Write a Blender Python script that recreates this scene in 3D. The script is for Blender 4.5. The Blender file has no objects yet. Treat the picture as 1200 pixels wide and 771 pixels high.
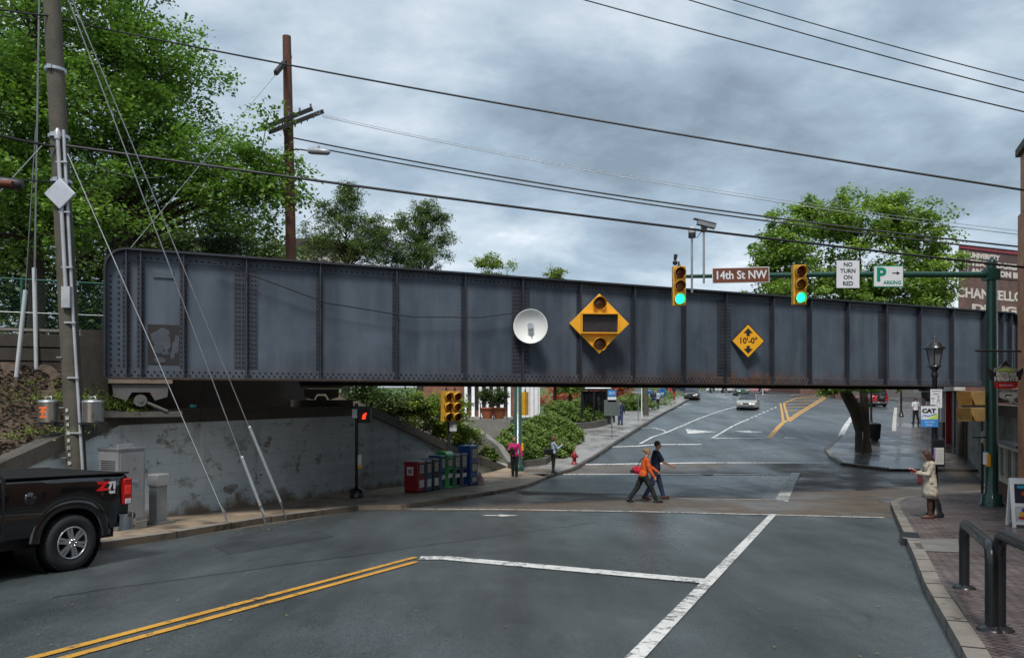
import bpy, bmesh, math, random
import numpy as np
from mathutils import Vector, Matrix, Euler
R = math.radians
random.seed(7); rng = np.random.default_rng(7)
S = bpy.context.scene
COL = S.collection

# ------------------------------------------------------------------ camera
CZ, F, HX, HY = 2.0, 900.0, 600.0, 466.0        # eye height, focal length and level line measured on the 1200 px wide photograph
cam_d = bpy.data.cameras.new("camera"); cam = bpy.data.objects.new("camera", cam_d); COL.objects.link(cam)
cam.location = (0, 0, CZ); cam.rotation_euler = (R(90), 0, 0)
cam_d.sensor_width = 36; cam_d.lens = 36*F/1200; cam_d.shift_y = (HY-385.5)/1200
cam_d.clip_end = 3000; S.camera = cam

# ------------------------------------------------------------------ light
SUN_EL, SUN_AZ = R(56), R(188)      # azimuth from +Y clockwise
wd = bpy.data.worlds.new("World"); S.world = wd; wd.use_nodes = True
nt = wd.node_tree; nt.nodes.clear(); N = nt.nodes; L = nt.links
out = N.new('ShaderNodeOutputWorld'); bg = N.new('ShaderNodeBackground'); bg.inputs[1].default_value = 0.1
sky = N.new('ShaderNodeTexSky'); sky.sky_type = 'NISHITA'; sky.sun_disc = False; sky.sun_elevation = SUN_EL; sky.sun_rotation = SUN_AZ
tc = N.new('ShaderNodeTexCoord'); sep = N.new('ShaderNodeSeparateXYZ'); L.new(tc.outputs['Generated'], sep.inputs[0])
def wmath(op, a, b=None):
    n = N.new('ShaderNodeMath'); n.operation = op
    for i, v in enumerate((a, b)):
        if v is None: continue
        if isinstance(v, (int, float)): n.inputs[i].default_value = v
        else: L.new(v, n.inputs[i])
    return n.outputs[0]
zc = wmath('ADD', wmath('MAXIMUM', sep.outputs[2], 0.0), 0.30)
cmb = N.new('ShaderNodeCombineXYZ'); L.new(wmath('DIVIDE', sep.outputs[0], zc), cmb.inputs[0]); L.new(wmath('DIVIDE', sep.outputs[1], zc), cmb.inputs[1])
mp = N.new('ShaderNodeMapping'); mp.inputs['Rotation'].default_value = (0, 0, R(-24)); mp.inputs['Scale'].default_value = (1.1, 1.35, 1); mp.inputs['Location'].default_value = (3.45, 1.15, 0)
L.new(cmb.outputs[0], mp.inputs[0])
n1 = N.new('ShaderNodeTexNoise'); n1.inputs['Scale'].default_value = 0.85; n1.inputs['Detail'].default_value = 9; n1.inputs['Roughness'].default_value = 0.56; n1.inputs['Distortion'].default_value = 0.1
L.new(mp.outputs[0], n1.inputs['Vector'])
n2 = N.new('ShaderNodeTexNoise'); n2.inputs['Scale'].default_value = 3.0; n2.inputs['Detail'].default_value = 8; n2.inputs['Roughness'].default_value = 0.6; n2.inputs['Distortion'].default_value = 0.15
L.new(mp.outputs[0], n2.inputs['Vector'])
mix = wmath('ADD', wmath('MULTIPLY', n1.outputs[0], 0.68), wmath('MULTIPLY', n2.outputs[0], 0.32))
rp = N.new('ShaderNodeValToRGB'); L.new(mix, rp.inputs[0])
cr = rp.color_ramp; cr.elements[0].position = 0.39; cr.elements[0].color = (0.15, 0.19, 0.225, 1)
cr.elements[1].position = 0.65; cr.elements[1].color = (0.72, 0.75, 0.775, 1)
e = cr.elements.new(0.48); e.color = (0.245, 0.31, 0.365, 1)
e = cr.elements.new(0.575); e.color = (0.43, 0.48, 0.52, 1)
sc = N.new('ShaderNodeVectorMath'); sc.operation = 'SCALE'; sc.inputs[3].default_value = 7.0; L.new(rp.outputs[0], sc.inputs[0])
mx = N.new('ShaderNodeMix'); mx.data_type = 'RGBA'; mx.inputs[0].default_value = 0.9
L.new(sky.outputs[0], mx.inputs[6]); L.new(sc.outputs[0], mx.inputs[7])
L.new(mx.outputs[2], bg.inputs[0]); L.new(bg.outputs[0], out.inputs[0])
sd = bpy.data.lights.new("sun", 'SUN'); sd.energy = 1.5; sd.angle = R(14); sd.color = (1, .96, .9)
so = bpy.data.objects.new("sun", sd); COL.objects.link(so)
dv = Vector((math.sin(SUN_AZ)*math.cos(SUN_EL), math.cos(SUN_AZ)*math.cos(SUN_EL), math.sin(SUN_EL)))
so.rotation_euler = dv.to_track_quat('Z', 'Y').to_euler()
S.view_settings.view_transform = 'Standard'; S.view_settings.look = 'None'; S.view_settings.exposure = 1.25; S.view_settings.gamma = 1
S.cycles.max_bounces = 6; S.cycles.transparent_max_bounces = 8

# ------------------------------------------------------------------ terrain profile and photo helpers
PK = np.array([(-40, 2.0), (0, 0), (27, -1.35), (31, -1.5), (34, -1.5), (36, -1.38), (38, -1.2), (42, -.9), (48, -.4), (54, .12), (64, .62), (74, 1.0), (90, 1.75), (105, 2.5), (125, 3.3), (150, 4.0), (220, 5.0), (700, 6)])
_h = np.diff(PK[:, 0]); _d = np.diff(PK[:, 1])/_h
_m = np.zeros(len(PK)); _m[0] = _d[0]; _m[-1] = _d[-1]
for _i in range(1, len(PK)-1):
    _m[_i] = 0 if _d[_i-1]*_d[_i] <= 0 else 2*_d[_i-1]*_d[_i]/(_d[_i-1]+_d[_i])
def g(Y):
    Y = max(PK[0, 0], min(PK[-1, 0], Y)); i = min(len(PK)-2, max(0, int(np.searchsorted(PK[:, 0], Y))-1))
    t = (Y-PK[i, 0])/_h[i]; a, b = PK[i, 1], PK[i+1, 1]
    return (2*t**3-3*t*t+1)*a+(t**3-2*t*t+t)*_h[i]*_m[i]+(3*t*t-2*t**3)*b+(t**3-t*t)*_h[i]*_m[i+1]
def G(px, py, up=0.0):
    """the point of the terrain (raised by up) seen at a pixel of the photograph"""
    lo = 2.0; Y = lo
    while Y < 400:
        if CZ-(py-HY)*Y/F <= g(Y)+up: break
        Y += .25
    a, b = Y-.25, Y
    for _ in range(25):
        m = (a+b)/2
        if CZ-(py-HY)*m/F <= g(m)+up: b = m
        else: a = m
    return Vector(((px-HX)*b/F, b, g(b)+up))
def W(px, py, Y): return Vector(((px-HX)*Y/F, Y, CZ+(HY-py)*Y/F))
GA = math.atan2(.417, .909)
RA = R(23.4); RD = Vector((math.sin(RA), math.cos(RA), 0)); RN = Vector((RD.y, -RD.x, 0))   # road direction, and the normal to its right

# ------------------------------------------------------------------ materials
MATS = {}
def nodes(name):
    m = bpy.data.materials.new(name); m.use_nodes = True; n = m.node_tree; n.nodes.clear()
    o = n.nodes.new('ShaderNodeOutputMaterial'); b = n.nodes.new('ShaderNodeBsdfPrincipled'); n.links.new(b.outputs[0], o.inputs[0])
    return m, n, b
def tex(n, kind, scale, detail=6, rough=.6, vec=None, dist=0.0):
    t = n.nodes.new('ShaderNodeTexNoise' if kind == 'N' else 'ShaderNodeTexVoronoi')
    t.inputs['Scale'].default_value = scale
    if kind == 'N': t.inputs['Detail'].default_value = detail; t.inputs['Roughness'].default_value = rough; t.inputs['Distortion'].default_value = dist
    if vec is None:
        c = n.nodes.new('ShaderNodeTexCoord'); vec = c.outputs['Object']
    n.links.new(vec, t.inputs['Vector']); return t.outputs[0]
def ramp(n, src, stops):
    r = n.nodes.new('ShaderNodeValToRGB'); n.links.new(src, r.inputs[0]); e = r.color_ramp
    e.elements[0].position = stops[0][0]; e.elements[1].position = stops[-1][0]
    def c4(v): return (v, v, v, 1) if isinstance(v, (int, float)) else (*v, 1)
    e.elements[0].color = c4(stops[0][1]); e.elements[1].color = c4(stops[-1][1])
    for p, c in stops[1:-1]: e.elements.new(p).color = c4(c)
    return r.outputs[0]
def mixc(n, fac, a, b, mode='MIX'):
    m = n.nodes.new('ShaderNodeMix'); m.data_type = 'RGBA'; m.blend_type = mode
    for i, v in ((0, fac), (6, a), (7, b)):
        if isinstance(v, (int, float)): m.inputs[i].default_value = v
        elif isinstance(v, tuple): m.inputs[i].default_value = (*v, 1)
        else: n.links.new(v, m.inputs[i])
    return m.outputs[2]
def mth(n, op, a, b=0.0):
    m = n.nodes.new('ShaderNodeMath'); m.operation = op
    for i, v in enumerate((a, b)):
        if isinstance(v, (int, float)): m.inputs[i].default_value = v
        else: n.links.new(v, m.inputs[i])
    return m.outputs[0]
def bump(n, b, h, strength, dist=.02):
    u = n.nodes.new('ShaderNodeBump'); u.inputs['Strength'].default_value = strength; u.inputs['Distance'].default_value = dist
    n.links.new(h, u.inputs['Height']); n.links.new(u.outputs[0], b.inputs['Normal'])
def mapv(n, rot=0, scale=(1, 1, 1), loc=(0, 0, 0), coord='Object'):
    c = n.nodes.new('ShaderNodeTexCoord'); m = n.nodes.new('ShaderNodeMapping')
    m.inputs['Rotation'].default_value = (0, 0, rot); m.inputs['Scale'].default_value = scale; m.inputs['Location'].default_value = loc
    n.links.new(c.outputs[coord], m.inputs[0]); return m.outputs[0]
def M(name, col, rough=.6, metal=0, var=.2, vs=2.5, bmp=.15, bs=35, spec=.5, coat=0, rv=.1, dirt=None, dirt_s=1.5, dirt_a=.55):
    if name in MATS: return MATS[name]
    m, n, b = nodes(name)
    t = tex(n, 'N', vs, 8); c = ramp(n, t, [(.3, tuple(x*(1-var) for x in col)), (.7, tuple(min(1, x*(1+var)) for x in col))])
    if dirt:
        d = tex(n, 'N', dirt_s, 10, .7); c = mixc(n, ramp(n, d, [(dirt_a, 0.0), (dirt_a+.12, 1.0)]), c, dirt)
    n.links.new(c, b.inputs['Base Color'])
    b.inputs['Metallic'].default_value = metal; b.inputs['Specular IOR Level'].default_value = spec; b.inputs['Coat Weight'].default_value = coat; b.inputs['Coat Roughness'].default_value = .04
    rr = ramp(n, tex(n, 'N', vs*2.7, 5), [(.3, max(.02, rough-rv)), (.7, min(1, rough+rv))]); n.links.new(rr, b.inputs['Roughness'])
    if bmp: bump(n, b, tex(n, 'N', bs, 5), bmp)
    MATS[name] = m; return m
def glow(name, col, s):
    if name in MATS: return MATS[name]
    m, n, b = nodes(name); b.inputs['Base Color'].default_value = (*[c*.4 for c in col], 1); b.inputs['Emission Color'].default_value = (*col, 1); b.inputs['Emission Strength'].default_value = s
    MATS[name] = m; return m
def glassm(name, col=(.02, .025, .03), rough=.05):
    if name in MATS: return MATS[name]
    m, n, b = nodes(name); c = ramp(n, tex(n, 'N', 2, 3), [(.3, col), (.7, tuple(x*1.6 for x in col))]); n.links.new(c, b.inputs['Base Color'])
    b.inputs['Roughness'].default_value = rough; b.inputs['Specular IOR Level'].default_value = .8; MATS[name] = m; return m
def brickm(name, c1, c2, mortar, scale, bw=.5, bh=.25, rot=0, flat=False, rough=.8, wet=False, ms=.02, bmp=.4, stain=None):
    """flat: laid on the ground (x, y); otherwise on an upright wall (x + y, z)"""
    if name in MATS: return MATS[name]
    m, n, b = nodes(name)
    c = n.nodes.new('ShaderNodeTexCoord')
    if flat:
        mm = n.nodes.new('ShaderNodeMapping'); mm.inputs['Rotation'].default_value = (0, 0, rot); n.links.new(c.outputs['Object'], mm.inputs[0]); v = mm.outputs[0]
    else:
        s = n.nodes.new('ShaderNodeSeparateXYZ'); n.links.new(c.outputs['Object'], s.inputs[0])
        k = n.nodes.new('ShaderNodeCombineXYZ'); n.links.new(mth(n, 'ADD', s.outputs[0], s.outputs[1]), k.inputs[0]); n.links.new(s.outputs[2], k.inputs[1]); v = k.outputs[0]
    t = n.nodes.new('ShaderNodeTexBrick'); n.links.new(v, t.inputs['Vector'])
    t.inputs['Scale'].default_value = scale; t.inputs['Brick Width'].default_value = bw; t.inputs['Row Height'].default_value = bh; t.inputs['Mortar Size'].default_value = ms
    for k, cc in (('Color1', c1), ('Color2', c2), ('Mortar', mortar)): t.inputs[k].default_value = (*cc, 1)
    t.inputs['Bias'].default_value = 0
    vr = tex(n, 'N', .9, 9, .65); col = mixc(n, 1.0, t.outputs[0], ramp(n, vr, [(.3, .6), (.7, 1.3)]), 'MULTIPLY')
    if stain: col = mixc(n, ramp(n, tex(n, 'N', .35, 8, .7), [(.45, 0.0), (.62, 1.0)]), col, stain)
    n.links.new(col, b.inputs['Base Color'])
    if wet: n.links.new(ramp(n, tex(n, 'N', .45, 7, .65), [(.4, wet), (.62, rough)]), b.inputs['Roughness'])
    else: b.inputs['Roughness'].default_value = rough
    hh = mth(n, 'ADD', mth(n, 'MULTIPLY', t.outputs['Fac'], -1.0), mth(n, 'MULTIPLY', tex(n, 'N', 30, 4), .5)); bump(n, b, hh, bmp, .01)
    MATS[name] = m; return m
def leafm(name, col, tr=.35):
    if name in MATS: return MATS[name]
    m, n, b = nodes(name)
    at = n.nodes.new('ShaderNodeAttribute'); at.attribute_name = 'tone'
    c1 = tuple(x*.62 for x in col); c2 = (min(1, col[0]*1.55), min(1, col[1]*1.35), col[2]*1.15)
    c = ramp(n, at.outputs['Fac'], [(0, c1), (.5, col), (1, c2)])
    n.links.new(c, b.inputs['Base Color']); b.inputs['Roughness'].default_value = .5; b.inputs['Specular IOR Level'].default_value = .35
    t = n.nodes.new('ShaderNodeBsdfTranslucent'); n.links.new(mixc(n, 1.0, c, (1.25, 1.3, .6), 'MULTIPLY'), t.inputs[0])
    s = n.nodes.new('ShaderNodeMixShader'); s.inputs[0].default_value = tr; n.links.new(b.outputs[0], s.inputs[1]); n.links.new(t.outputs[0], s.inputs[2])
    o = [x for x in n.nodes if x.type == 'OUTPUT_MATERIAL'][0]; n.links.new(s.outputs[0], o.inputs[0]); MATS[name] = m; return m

def asphalt(name, base, wetlo=.22, wethi=.5, rot=RA):
    m, n, b = nodes(name)
    v = mapv(n, rot, (1, .18, 1)); big = tex(n, 'N', .55, 8, .6, v); mid = tex(n, 'N', .33, 10, .7); fine = tex(n, 'N', 60, 3)
    c = ramp(n, big, [(.3, tuple(x*.52 for x in base)), (.5, base), (.72, tuple(x*1.6 for x in base))])
    c = mixc(n, 1.0, c, ramp(n, mid, [(.35, .72), (.65, 1.2)]), 'MULTIPLY')
    c = mixc(n, 1.0, c, ramp(n, fine, [(.35, .55), (.65, 1.5)]), 'MULTIPLY')
    oil = ramp(n, tex(n, 'N', 1.6, 8, .7, mapv(n, rot, (1, .45, 1), (9, 1, 0))), [(.60, 0.0), (.72, .45)]); c = mixc(n, oil, c, tuple(x*.4 for x in base))
    w = n.nodes.new('ShaderNodeTexVoronoi'); w.feature = 'DISTANCE_TO_EDGE'; w.inputs['Scale'].default_value = .33
    dn = n.nodes.new('ShaderNodeTexNoise'); dn.inputs['Scale'].default_value = .8; dn.inputs['Detail'].default_value = 6
    cc = n.nodes.new('ShaderNodeTexCoord'); n.links.new(cc.outputs['Object'], dn.inputs['Vector'])
    va = n.nodes.new('ShaderNodeVectorMath'); va.operation = 'MULTIPLY_ADD'; n.links.new(dn.outputs['Color'], va.inputs[0]); va.inputs[1].default_value = (2.2, 2.2, 0); n.links.new(cc.outputs['Object'], va.inputs[2])
    n.links.new(va.outputs[0], w.inputs['Vector'])
    crack = ramp(n, w.outputs[0], [(.0, 1.0), (.006, 0.0)])
    crack = mth(n, 'MULTIPLY', crack, ramp(n, tex(n, 'N', .12, 3), [(.50, 0.0), (.6, .45)]))
    c = mixc(n, crack, c, tuple(x*.25 for x in base))
    n.links.new(c, b.inputs['Base Color'])
    r = ramp(n, tex(n, 'N', .42, 8, .65, mapv(n, rot, (1, .3, 1), (5, 2, 0))), [(.38, wetlo), (.62, wethi)]); n.links.new(r, b.inputs['Roughness'])
    b.inputs['Specular IOR Level'].default_value = .5
    bump(n, b, mth(n, 'ADD', fine, tex(n, 'N', 7, 4)), .3, .01); MATS[name] = m; return m
def paint(name, col, under=(.06, .065, .07), wear=.565):
    m, n, b = nodes(name); t = tex(n, 'N', 9, 10, .75); u = tex(n, 'N', 1.2, 4)
    f = ramp(n, mth(n, 'ADD', mth(n, 'MULTIPLY', t, .8), mth(n, 'MULTIPLY', u, .3)), [(wear, 0.0), (wear+.05, .85)])
    c = mixc(n, f, ramp(n, tex(n, 'N', 2, 6), [(.3, tuple(x*.78 for x in col)), (.7, col)]), under); n.links.new(c, b.inputs['Base Color'])
    b.inputs['Roughness'].default_value = .45; bump(n, b, tex(n, 'N', 60, 3), .15, .01); MATS[name] = m; return m

# ------------------------------------------------------------------ mesh builder
def frame(d):
    d = Vector(d).normalized(); a = Vector((0, 0, 1)) if abs(d.z) < .95 else Vector((1, 0, 0))
    u = d.cross(a).normalized(); return u, u.cross(d).normalized(), d
class MB:
    def __init__(s): s.v = []; s.f = []; s.sm = []; s.mi = []; s.m = 0
    def add(s, vs, fs, smooth=False):
        o = len(s.v); s.v += [tuple(p) for p in vs]
        for f in fs: s.f.append([i+o for i in f]); s.sm.append(smooth); s.mi.append(s.m)
        return s
    def box(s, c, sz, rz=0, rot=None, taper=1.0):
        x, y, z = (k/2 for k in sz); t = taper
        P = [Vector(p) for p in ((-x, -y, -z), (x, -y, -z), (x, y, -z), (-x, y, -z), (-x*t, -y*t, z), (x*t, -y*t, z), (x*t, y*t, z), (-x*t, y*t, z))]
        Q = rot if rot is not None else Matrix.Rotation(rz, 3, 'Z')
        return s.add([Q @ p+Vector(c) for p in P], [(0, 3, 2, 1), (4, 5, 6, 7), (0, 1, 5, 4), (1, 2, 6, 5), (2, 3, 7, 6), (3, 0, 4, 7)])
    def bx(s, x0, x1, y0, y1, z0, z1): return s.box(((x0+x1)/2, (y0+y1)/2, (z0+z1)/2), (x1-x0, y1-y0, z1-z0))
    def cyl(s, a, b, r0, r1=None, n=12, cap=True):
        r1 = r0 if r1 is None else r1; a = Vector(a); b = Vector(b); u, w, d = frame(b-a)
        ra = [a+(u*math.cos(2*math.pi*i/n)+w*math.sin(2*math.pi*i/n))*r0 for i in range(n)]
        rb = [b+(u*math.cos(2*math.pi*i/n)+w*math.sin(2*math.pi*i/n))*r1 for i in range(n)]
        s.add(ra+rb, [(i, i+n, (i+1) % n+n, (i+1) % n) for i in range(n)], True)
        if cap: s.add(ra, [list(range(n))]); s.add(rb, [list(range(n))[::-1]])
        return s
    def tube(s, pts, r, n=8, cap=True):
        pts = [Vector(p) for p in pts]; k = len(pts); rs = r if isinstance(r, (list, tuple)) else [r]*k; rings = []
        u = None
        for i, p in enumerate(pts):
            d = (pts[min(k-1, i+1)]-pts[max(0, i-1)]).normalized()
            if u is None: u = frame(d)[0]
            u = (u-d*u.dot(d)).normalized(); w = d.cross(u)
            rings += [p+(u*math.cos(2*math.pi*j/n)+w*math.sin(2*math.pi*j/n))*rs[i] for j in range(n)]
        s.add(rings, [(i*n+j, i*n+(j+1) % n, (i+1)*n+(j+1) % n, (i+1)*n+j) for i in range(k-1) for j in range(n)], True)
        if cap: s.add(rings[:n], [list(range(n))[::-1]]); s.add(rings[-n:], [list(range(n))])
        return s
    def lathe(s, c, prof, n=20, axis=(0, 0, 1), sx=1, sy=1, cap=True):
        """prof: (radius, height) pairs along the axis from c"""
        c = Vector(c); u, w, d = frame(axis)
        if abs(Vector(axis).normalized().z) > .95: u, w, d = Vector((1, 0, 0)), Vector((0, 1, 0)), Vector((0, 0, math.copysign(1, Vector(axis).z)))
        V = [c+d*h+u*(r*sx*math.cos(2*math.pi*j/n))+w*(r*sy*math.sin(2*math.pi*j/n)) for r, h in prof for j in range(n)]
        k = len(prof); s.add(V, [(i*n+j, i*n+(j+1) % n, (i+1)*n+(j+1) % n, (i+1)*n+j) for i in range(k-1) for j in range(n)], True)
        if cap:
            if prof[0][0] > 1e-4: s.add(V[:n], [list(range(n))[::-1]])
            if prof[-1][0] > 1e-4: s.add(V[-n:], [list(range(n))])
        return s
    def ball(s, c, r, n=12, k=8, rot=None):
        r = (r, r, r) if isinstance(r, (int, float)) else r; c = Vector(c); V = []
        Q = rot or Matrix.Identity(3)
        for i in range(k+1):
            a = math.pi*i/k
            for j in range(n): V.append(c+Q @ Vector((r[0]*math.sin(a)*math.cos(2*math.pi*j/n), r[1]*math.sin(a)*math.sin(2*math.pi*j/n), -r[2]*math.cos(a))))
        return s.add(V, [(i*n+j, i*n+(j+1) % n, (i+1)*n+(j+1) % n, (i+1)*n+j) for i in range(k) for j in range(n)], True)
    def prism(s, poly, d):
        """poly: 3D points, extruded by vector d"""
        n = len(poly); P = [Vector(p) for p in poly]; Q = [p+Vector(d) for p in P]
        return s.add(P+Q, [list(range(n))[::-1], list(range(n, 2*n))]+[(i, (i+1) % n, (i+1) % n+n, i+n) for i in range(n)])
    def grid(s, rows, smooth=True, close=False):
        k = len(rows[0]); V = [p for r in rows for p in r]; q = k if close else k-1
        return s.add(V, [(i*k+j, i*k+(j+1) % k, (i+1)*k+(j+1) % k, (i+1)*k+j) for i in range(len(rows)-1) for j in range(q)], smooth)
    def mesh(s, name):
        me = bpy.data.meshes.new(name); me.from_pydata(s.v, [], s.f); me.polygons.foreach_set('use_smooth', s.sm); me.polygons.foreach_set('material_index', s.mi); me.update(); return me
    def build(s, name, mat, parent=None, bevel=0, loc=None, rz=None, fix=False):
        me = s.mesh(name)
        if fix or bevel:
            bm = bmesh.new(); bm.from_mesh(me)
            if bevel: bmesh.ops.remove_doubles(bm, verts=bm.verts, dist=1e-5)
            bmesh.ops.recalc_face_normals(bm, faces=bm.faces); bm.to_mesh(me); bm.free()
        for m in (mat if isinstance(mat, (list, tuple)) else [mat]): me.materials.append(m)
        o = bpy.data.objects.new(name, me); COL.objects.link(o)
        if parent is not None: o.parent = parent
        if loc is not None: o.location = loc
        if rz is not None: o.rotation_euler.z = rz
        if bevel:
            b = o.modifiers.new('bevel', 'BEVEL'); b.width = bevel; b.segments = 2; b.limit_method = 'ANGLE'; b.angle_limit = R(50)
            b.harden_normals = False
        return o
def tag(o, label=None, cat=None, group=None, kind=None):
    if label: o['label'] = label
    if cat: o['category'] = cat
    if group: o['group'] = group
    if kind: o['kind'] = kind
    return o
def thing(name, label, cat, loc=(0, 0, 0), rz=0, group=None):
    o = bpy.data.objects.new(name, None); COL.objects.link(o); o.empty_display_size = .2
    o.location = loc; o.rotation_euler.z = rz; return tag(o, label, cat, group)
def copy_tree(o, parent=None):
    c = o.copy(); COL.objects.link(c); c.parent = parent
    for ch in [x for x in list(o.children)]: copy_tree(ch, c)
    return c
def lettering(txt, size, mat, parent, loc, rot=(R(90), 0, 0), bold=0.0, ext=.003, align='CENTER', sx=1.0, name='lettering'):
    cu = bpy.data.curves.new('t', 'FONT'); cu.body = txt; cu.size = size; cu.align_x = align; cu.align_y = 'CENTER'; cu.extrude = ext; cu.offset = bold; cu.resolution_u = 3
    cu.space_line = .9
    o = bpy.data.objects.new('t', cu); COL.objects.link(o); dg = bpy.context.evaluated_depsgraph_get()
    me = bpy.data.meshes.new_from_object(o.evaluated_get(dg)); bpy.data.objects.remove(o); bpy.data.curves.remove(cu)
    me.materials.clear(); me.materials.append(mat); me.name = name
    k = bpy.data.objects.new(name, me); COL.objects.link(k); k.parent = parent; k.location = loc; k.rotation_euler = rot; k.scale = (sx, 1, 1); return k
def fit(txt, w, h, mat, parent, loc, bold=0.01, align='CENTER', rot=(R(90), 0, 0), ext=.003):
    o = lettering(txt, 1.0, mat, parent, loc, rot, bold/ max(h, .01), ext, align); xs = [v.co.x for v in o.data.vertices]; ys = [v.co.y for v in o.data.vertices]
    sx, sy = w/(max(xs)-min(xs)), h/(max(ys)-min(ys)); cy = (max(ys)+min(ys))/2; x0 = min(xs) if align == 'LEFT' else (max(xs)+min(xs))/2
    for v in o.data.vertices: v.co.x = (v.co.x-x0)*sx; v.co.y = (v.co.y-cy)*sy
    return o
def remesh(mb, voxel, mat, name, parent, smooth=2, push=None):
    me = mb.mesh('tmp'); o = bpy.data.objects.new('tmp', me); COL.objects.link(o)
    r = o.modifiers.new('r', 'REMESH'); r.mode = 'VOXEL'; r.voxel_size = voxel; r.use_smooth_shade = True
    if smooth: q = o.modifiers.new('s', 'SMOOTH'); q.iterations = smooth; q.factor = .5
    dg = bpy.context.evaluated_depsgraph_get(); m2 = bpy.data.meshes.new_from_object(o.evaluated_get(dg)); bpy.data.objects.remove(o); bpy.data.meshes.remove(me)
    m2.materials.clear(); m2.materials.append(mat); m2.name = name
    k = bpy.data.objects.new(name, m2); COL.objects.link(k); k.parent = parent; return k
def sheet(name, poly, mat, up=0.0, skirt=0.0, kind='structure', step=.5, ymax=130, offset=None):
    """a polygon in plan, laid over the terrain at a height of up; skirt: depth of a vertical edge (kerb)"""
    bm = bmesh.new(); vs = [bm.verts.new((p[0], p[1], 0)) for p in poly]; bm.faces.new(vs)
    bmesh.ops.triangulate(bm, faces=bm.faces[:])
    ys = [p[1] for p in poly]; y = math.floor(min(ys)/step)*step+step
    while y < min(max(ys), ymax):
        bmesh.ops.bisect_plane(bm, geom=bm.verts[:]+bm.edges[:]+bm.faces[:], plane_co=(0, y, 0), plane_no=(0, 1, 0)); y += step if y < 60 else 2*step
    if skirt:
        be = [e for e in bm.edges if e.is_boundary]; r = bmesh.ops.extrude_edge_only(bm, edges=be)
        low = {v for v in r['geom'] if isinstance(v, bmesh.types.BMVert)}
    else: low = set()
    for v in bm.verts: v.co.z = g(v.co.y)+up-(skirt if v in low else 0)
    bmesh.ops.recalc_face_normals(bm, faces=bm.faces)
    me = bpy.data.meshes.new(name); bm.to_mesh(me); bm.free(); me.materials.append(mat)
    o = bpy.data.objects.new(name, me); COL.objects.link(o); o['kind'] = kind
    if me.polygons and sum(p.normal.z*p.area for p in me.polygons) < 0: me.flip_normals()
    return o
def stripe(mb, pts, w, up=.012, ends=None):
    """painted line through ground points, w wide"""
    P = []
    for a, b in zip(pts[:-1], pts[1:]):
        n = max(1, int((Vector(b)-Vector(a)).length/.5))
        for i in range(n): P.append(Vector(a).lerp(Vector(b), i/n))
    P.append(Vector(pts[-1])); rows = []
    for i, p in enumerate(P):
        d = (P[min(len(P)-1, i+1)]-P[max(0, i-1)]); d.z = 0; d.normalize(); q = Vector((d.y, -d.x, 0))*w/2
        rows.append([Vector((p.x-q.x, p.y-q.y, g(p.y-q.y)+up)), Vector((p.x+q.x, p.y+q.y, g(p.y+q.y)+up))])
    mb.grid(rows, False)
def polyg(mb, pts, up=.012): mb.add([(p[0], p[1], g(p[1])+up) for p in pts], [list(range(len(pts)))])
def leaves(name, C, size, mat, parent=None, droop=.3, flat=.5, aspect=1.7, tone=None):
    """one diamond-shaped folded leaf at each of the points C"""
    n = len(C); s = size*(.6+.8*rng.random(n))
    th = rng.random(n)*2*np.pi; el = (rng.random(n)-.5)*2*(1-flat)*1.4-droop*rng.random(n)
    d = np.stack([np.cos(th)*np.cos(el), np.sin(th)*np.cos(el), np.sin(el)], 1)
    r = rng.normal(size=(n, 3)); r[:, 2] *= .35; sd = np.cross(d, np.array([0, 0, 1.0])+r*.6); sd /= np.linalg.norm(sd, axis=1)[:, None]+1e-9
    nn = np.cross(sd, d); a = C; b = C+d*(s*.5)[:, None]+sd*(s/aspect/2)[:, None]; c = C+d*s[:, None]-nn*(s*.12)[:, None]; e = C+d*(s*.5)[:, None]-sd*(s/aspect/2)[:, None]
    V = np.stack([a, b, c, e], 1).reshape(-1, 3).astype(np.float32)
    me = bpy.data.meshes.new(name); me.vertices.add(4*n); me.vertices.foreach_set('co', V.ravel()); me.loops.add(4*n); me.loops.foreach_set('vertex_index', np.arange(4*n, dtype=np.int32))
    me.polygons.add(n); me.polygons.foreach_set('loop_start', np.arange(0, 4*n, 4, dtype=np.int32)); me.update()
    t = rng.random(n) if tone is None else np.clip(tone+rng.normal(0, .18, n), 0, 1)
    at = me.attributes.new('tone', 'FLOAT', 'FACE'); at.data.foreach_set('value', t.astype(np.float32))
    me.materials.append(mat); o = bpy.data.objects.new(name, me); COL.objects.link(o)
    if parent is not None: o.parent = parent
    return o

# ================================================================== MATERIAL SET
GREEN = M('green_paint', (.006, .05, .036), .35, bmp=.05, coat=.3)
BLACKM = M('black_metal', (.012, .013, .016), .35, bmp=.05, coat=.2)
GALV = M('galvanised', (.42, .44, .46), .38, .85, bmp=.08, var=.15)
SILVER = M('brushed_silver', (.55, .56, .57), .3, .9, var=.12, bmp=.04)
YEL = M('signal_yellow', (.62, .33, .03), .45, bmp=.05, dirt=(.3, .14, .02), dirt_a=.62)
SIGNYEL = M('sign_yellow', (.75, .36, .015), .45, bmp=.02, var=.1, dirt=(.4, .17, .02), dirt_a=.68)
WHITE = M('white_paint', (.74, .75, .76), .4, bmp=.03, var=.07)
CONC = M('concrete', (.19, .185, .17), .75, bmp=.4, bs=18, dirt=(.07, .065, .055), dirt_s=.9)
DCONC = M('dark_concrete', (.075, .07, .06), .8, bmp=.5, bs=15, dirt=(.03, .027, .02), dirt_s=1.1)
WOODP = M('weathered_pole', (.075, .068, .052), .85, bmp=.6, bs=22, dirt=(.05, .055, .035), dirt_s=2)
REDWOOD = M('brown_pole', (.085, .035, .022), .85, bmp=.5, bs=22)
TIMBER = M('tarred_timber', (.035, .028, .022), .85, bmp=.5, bs=20)
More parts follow.
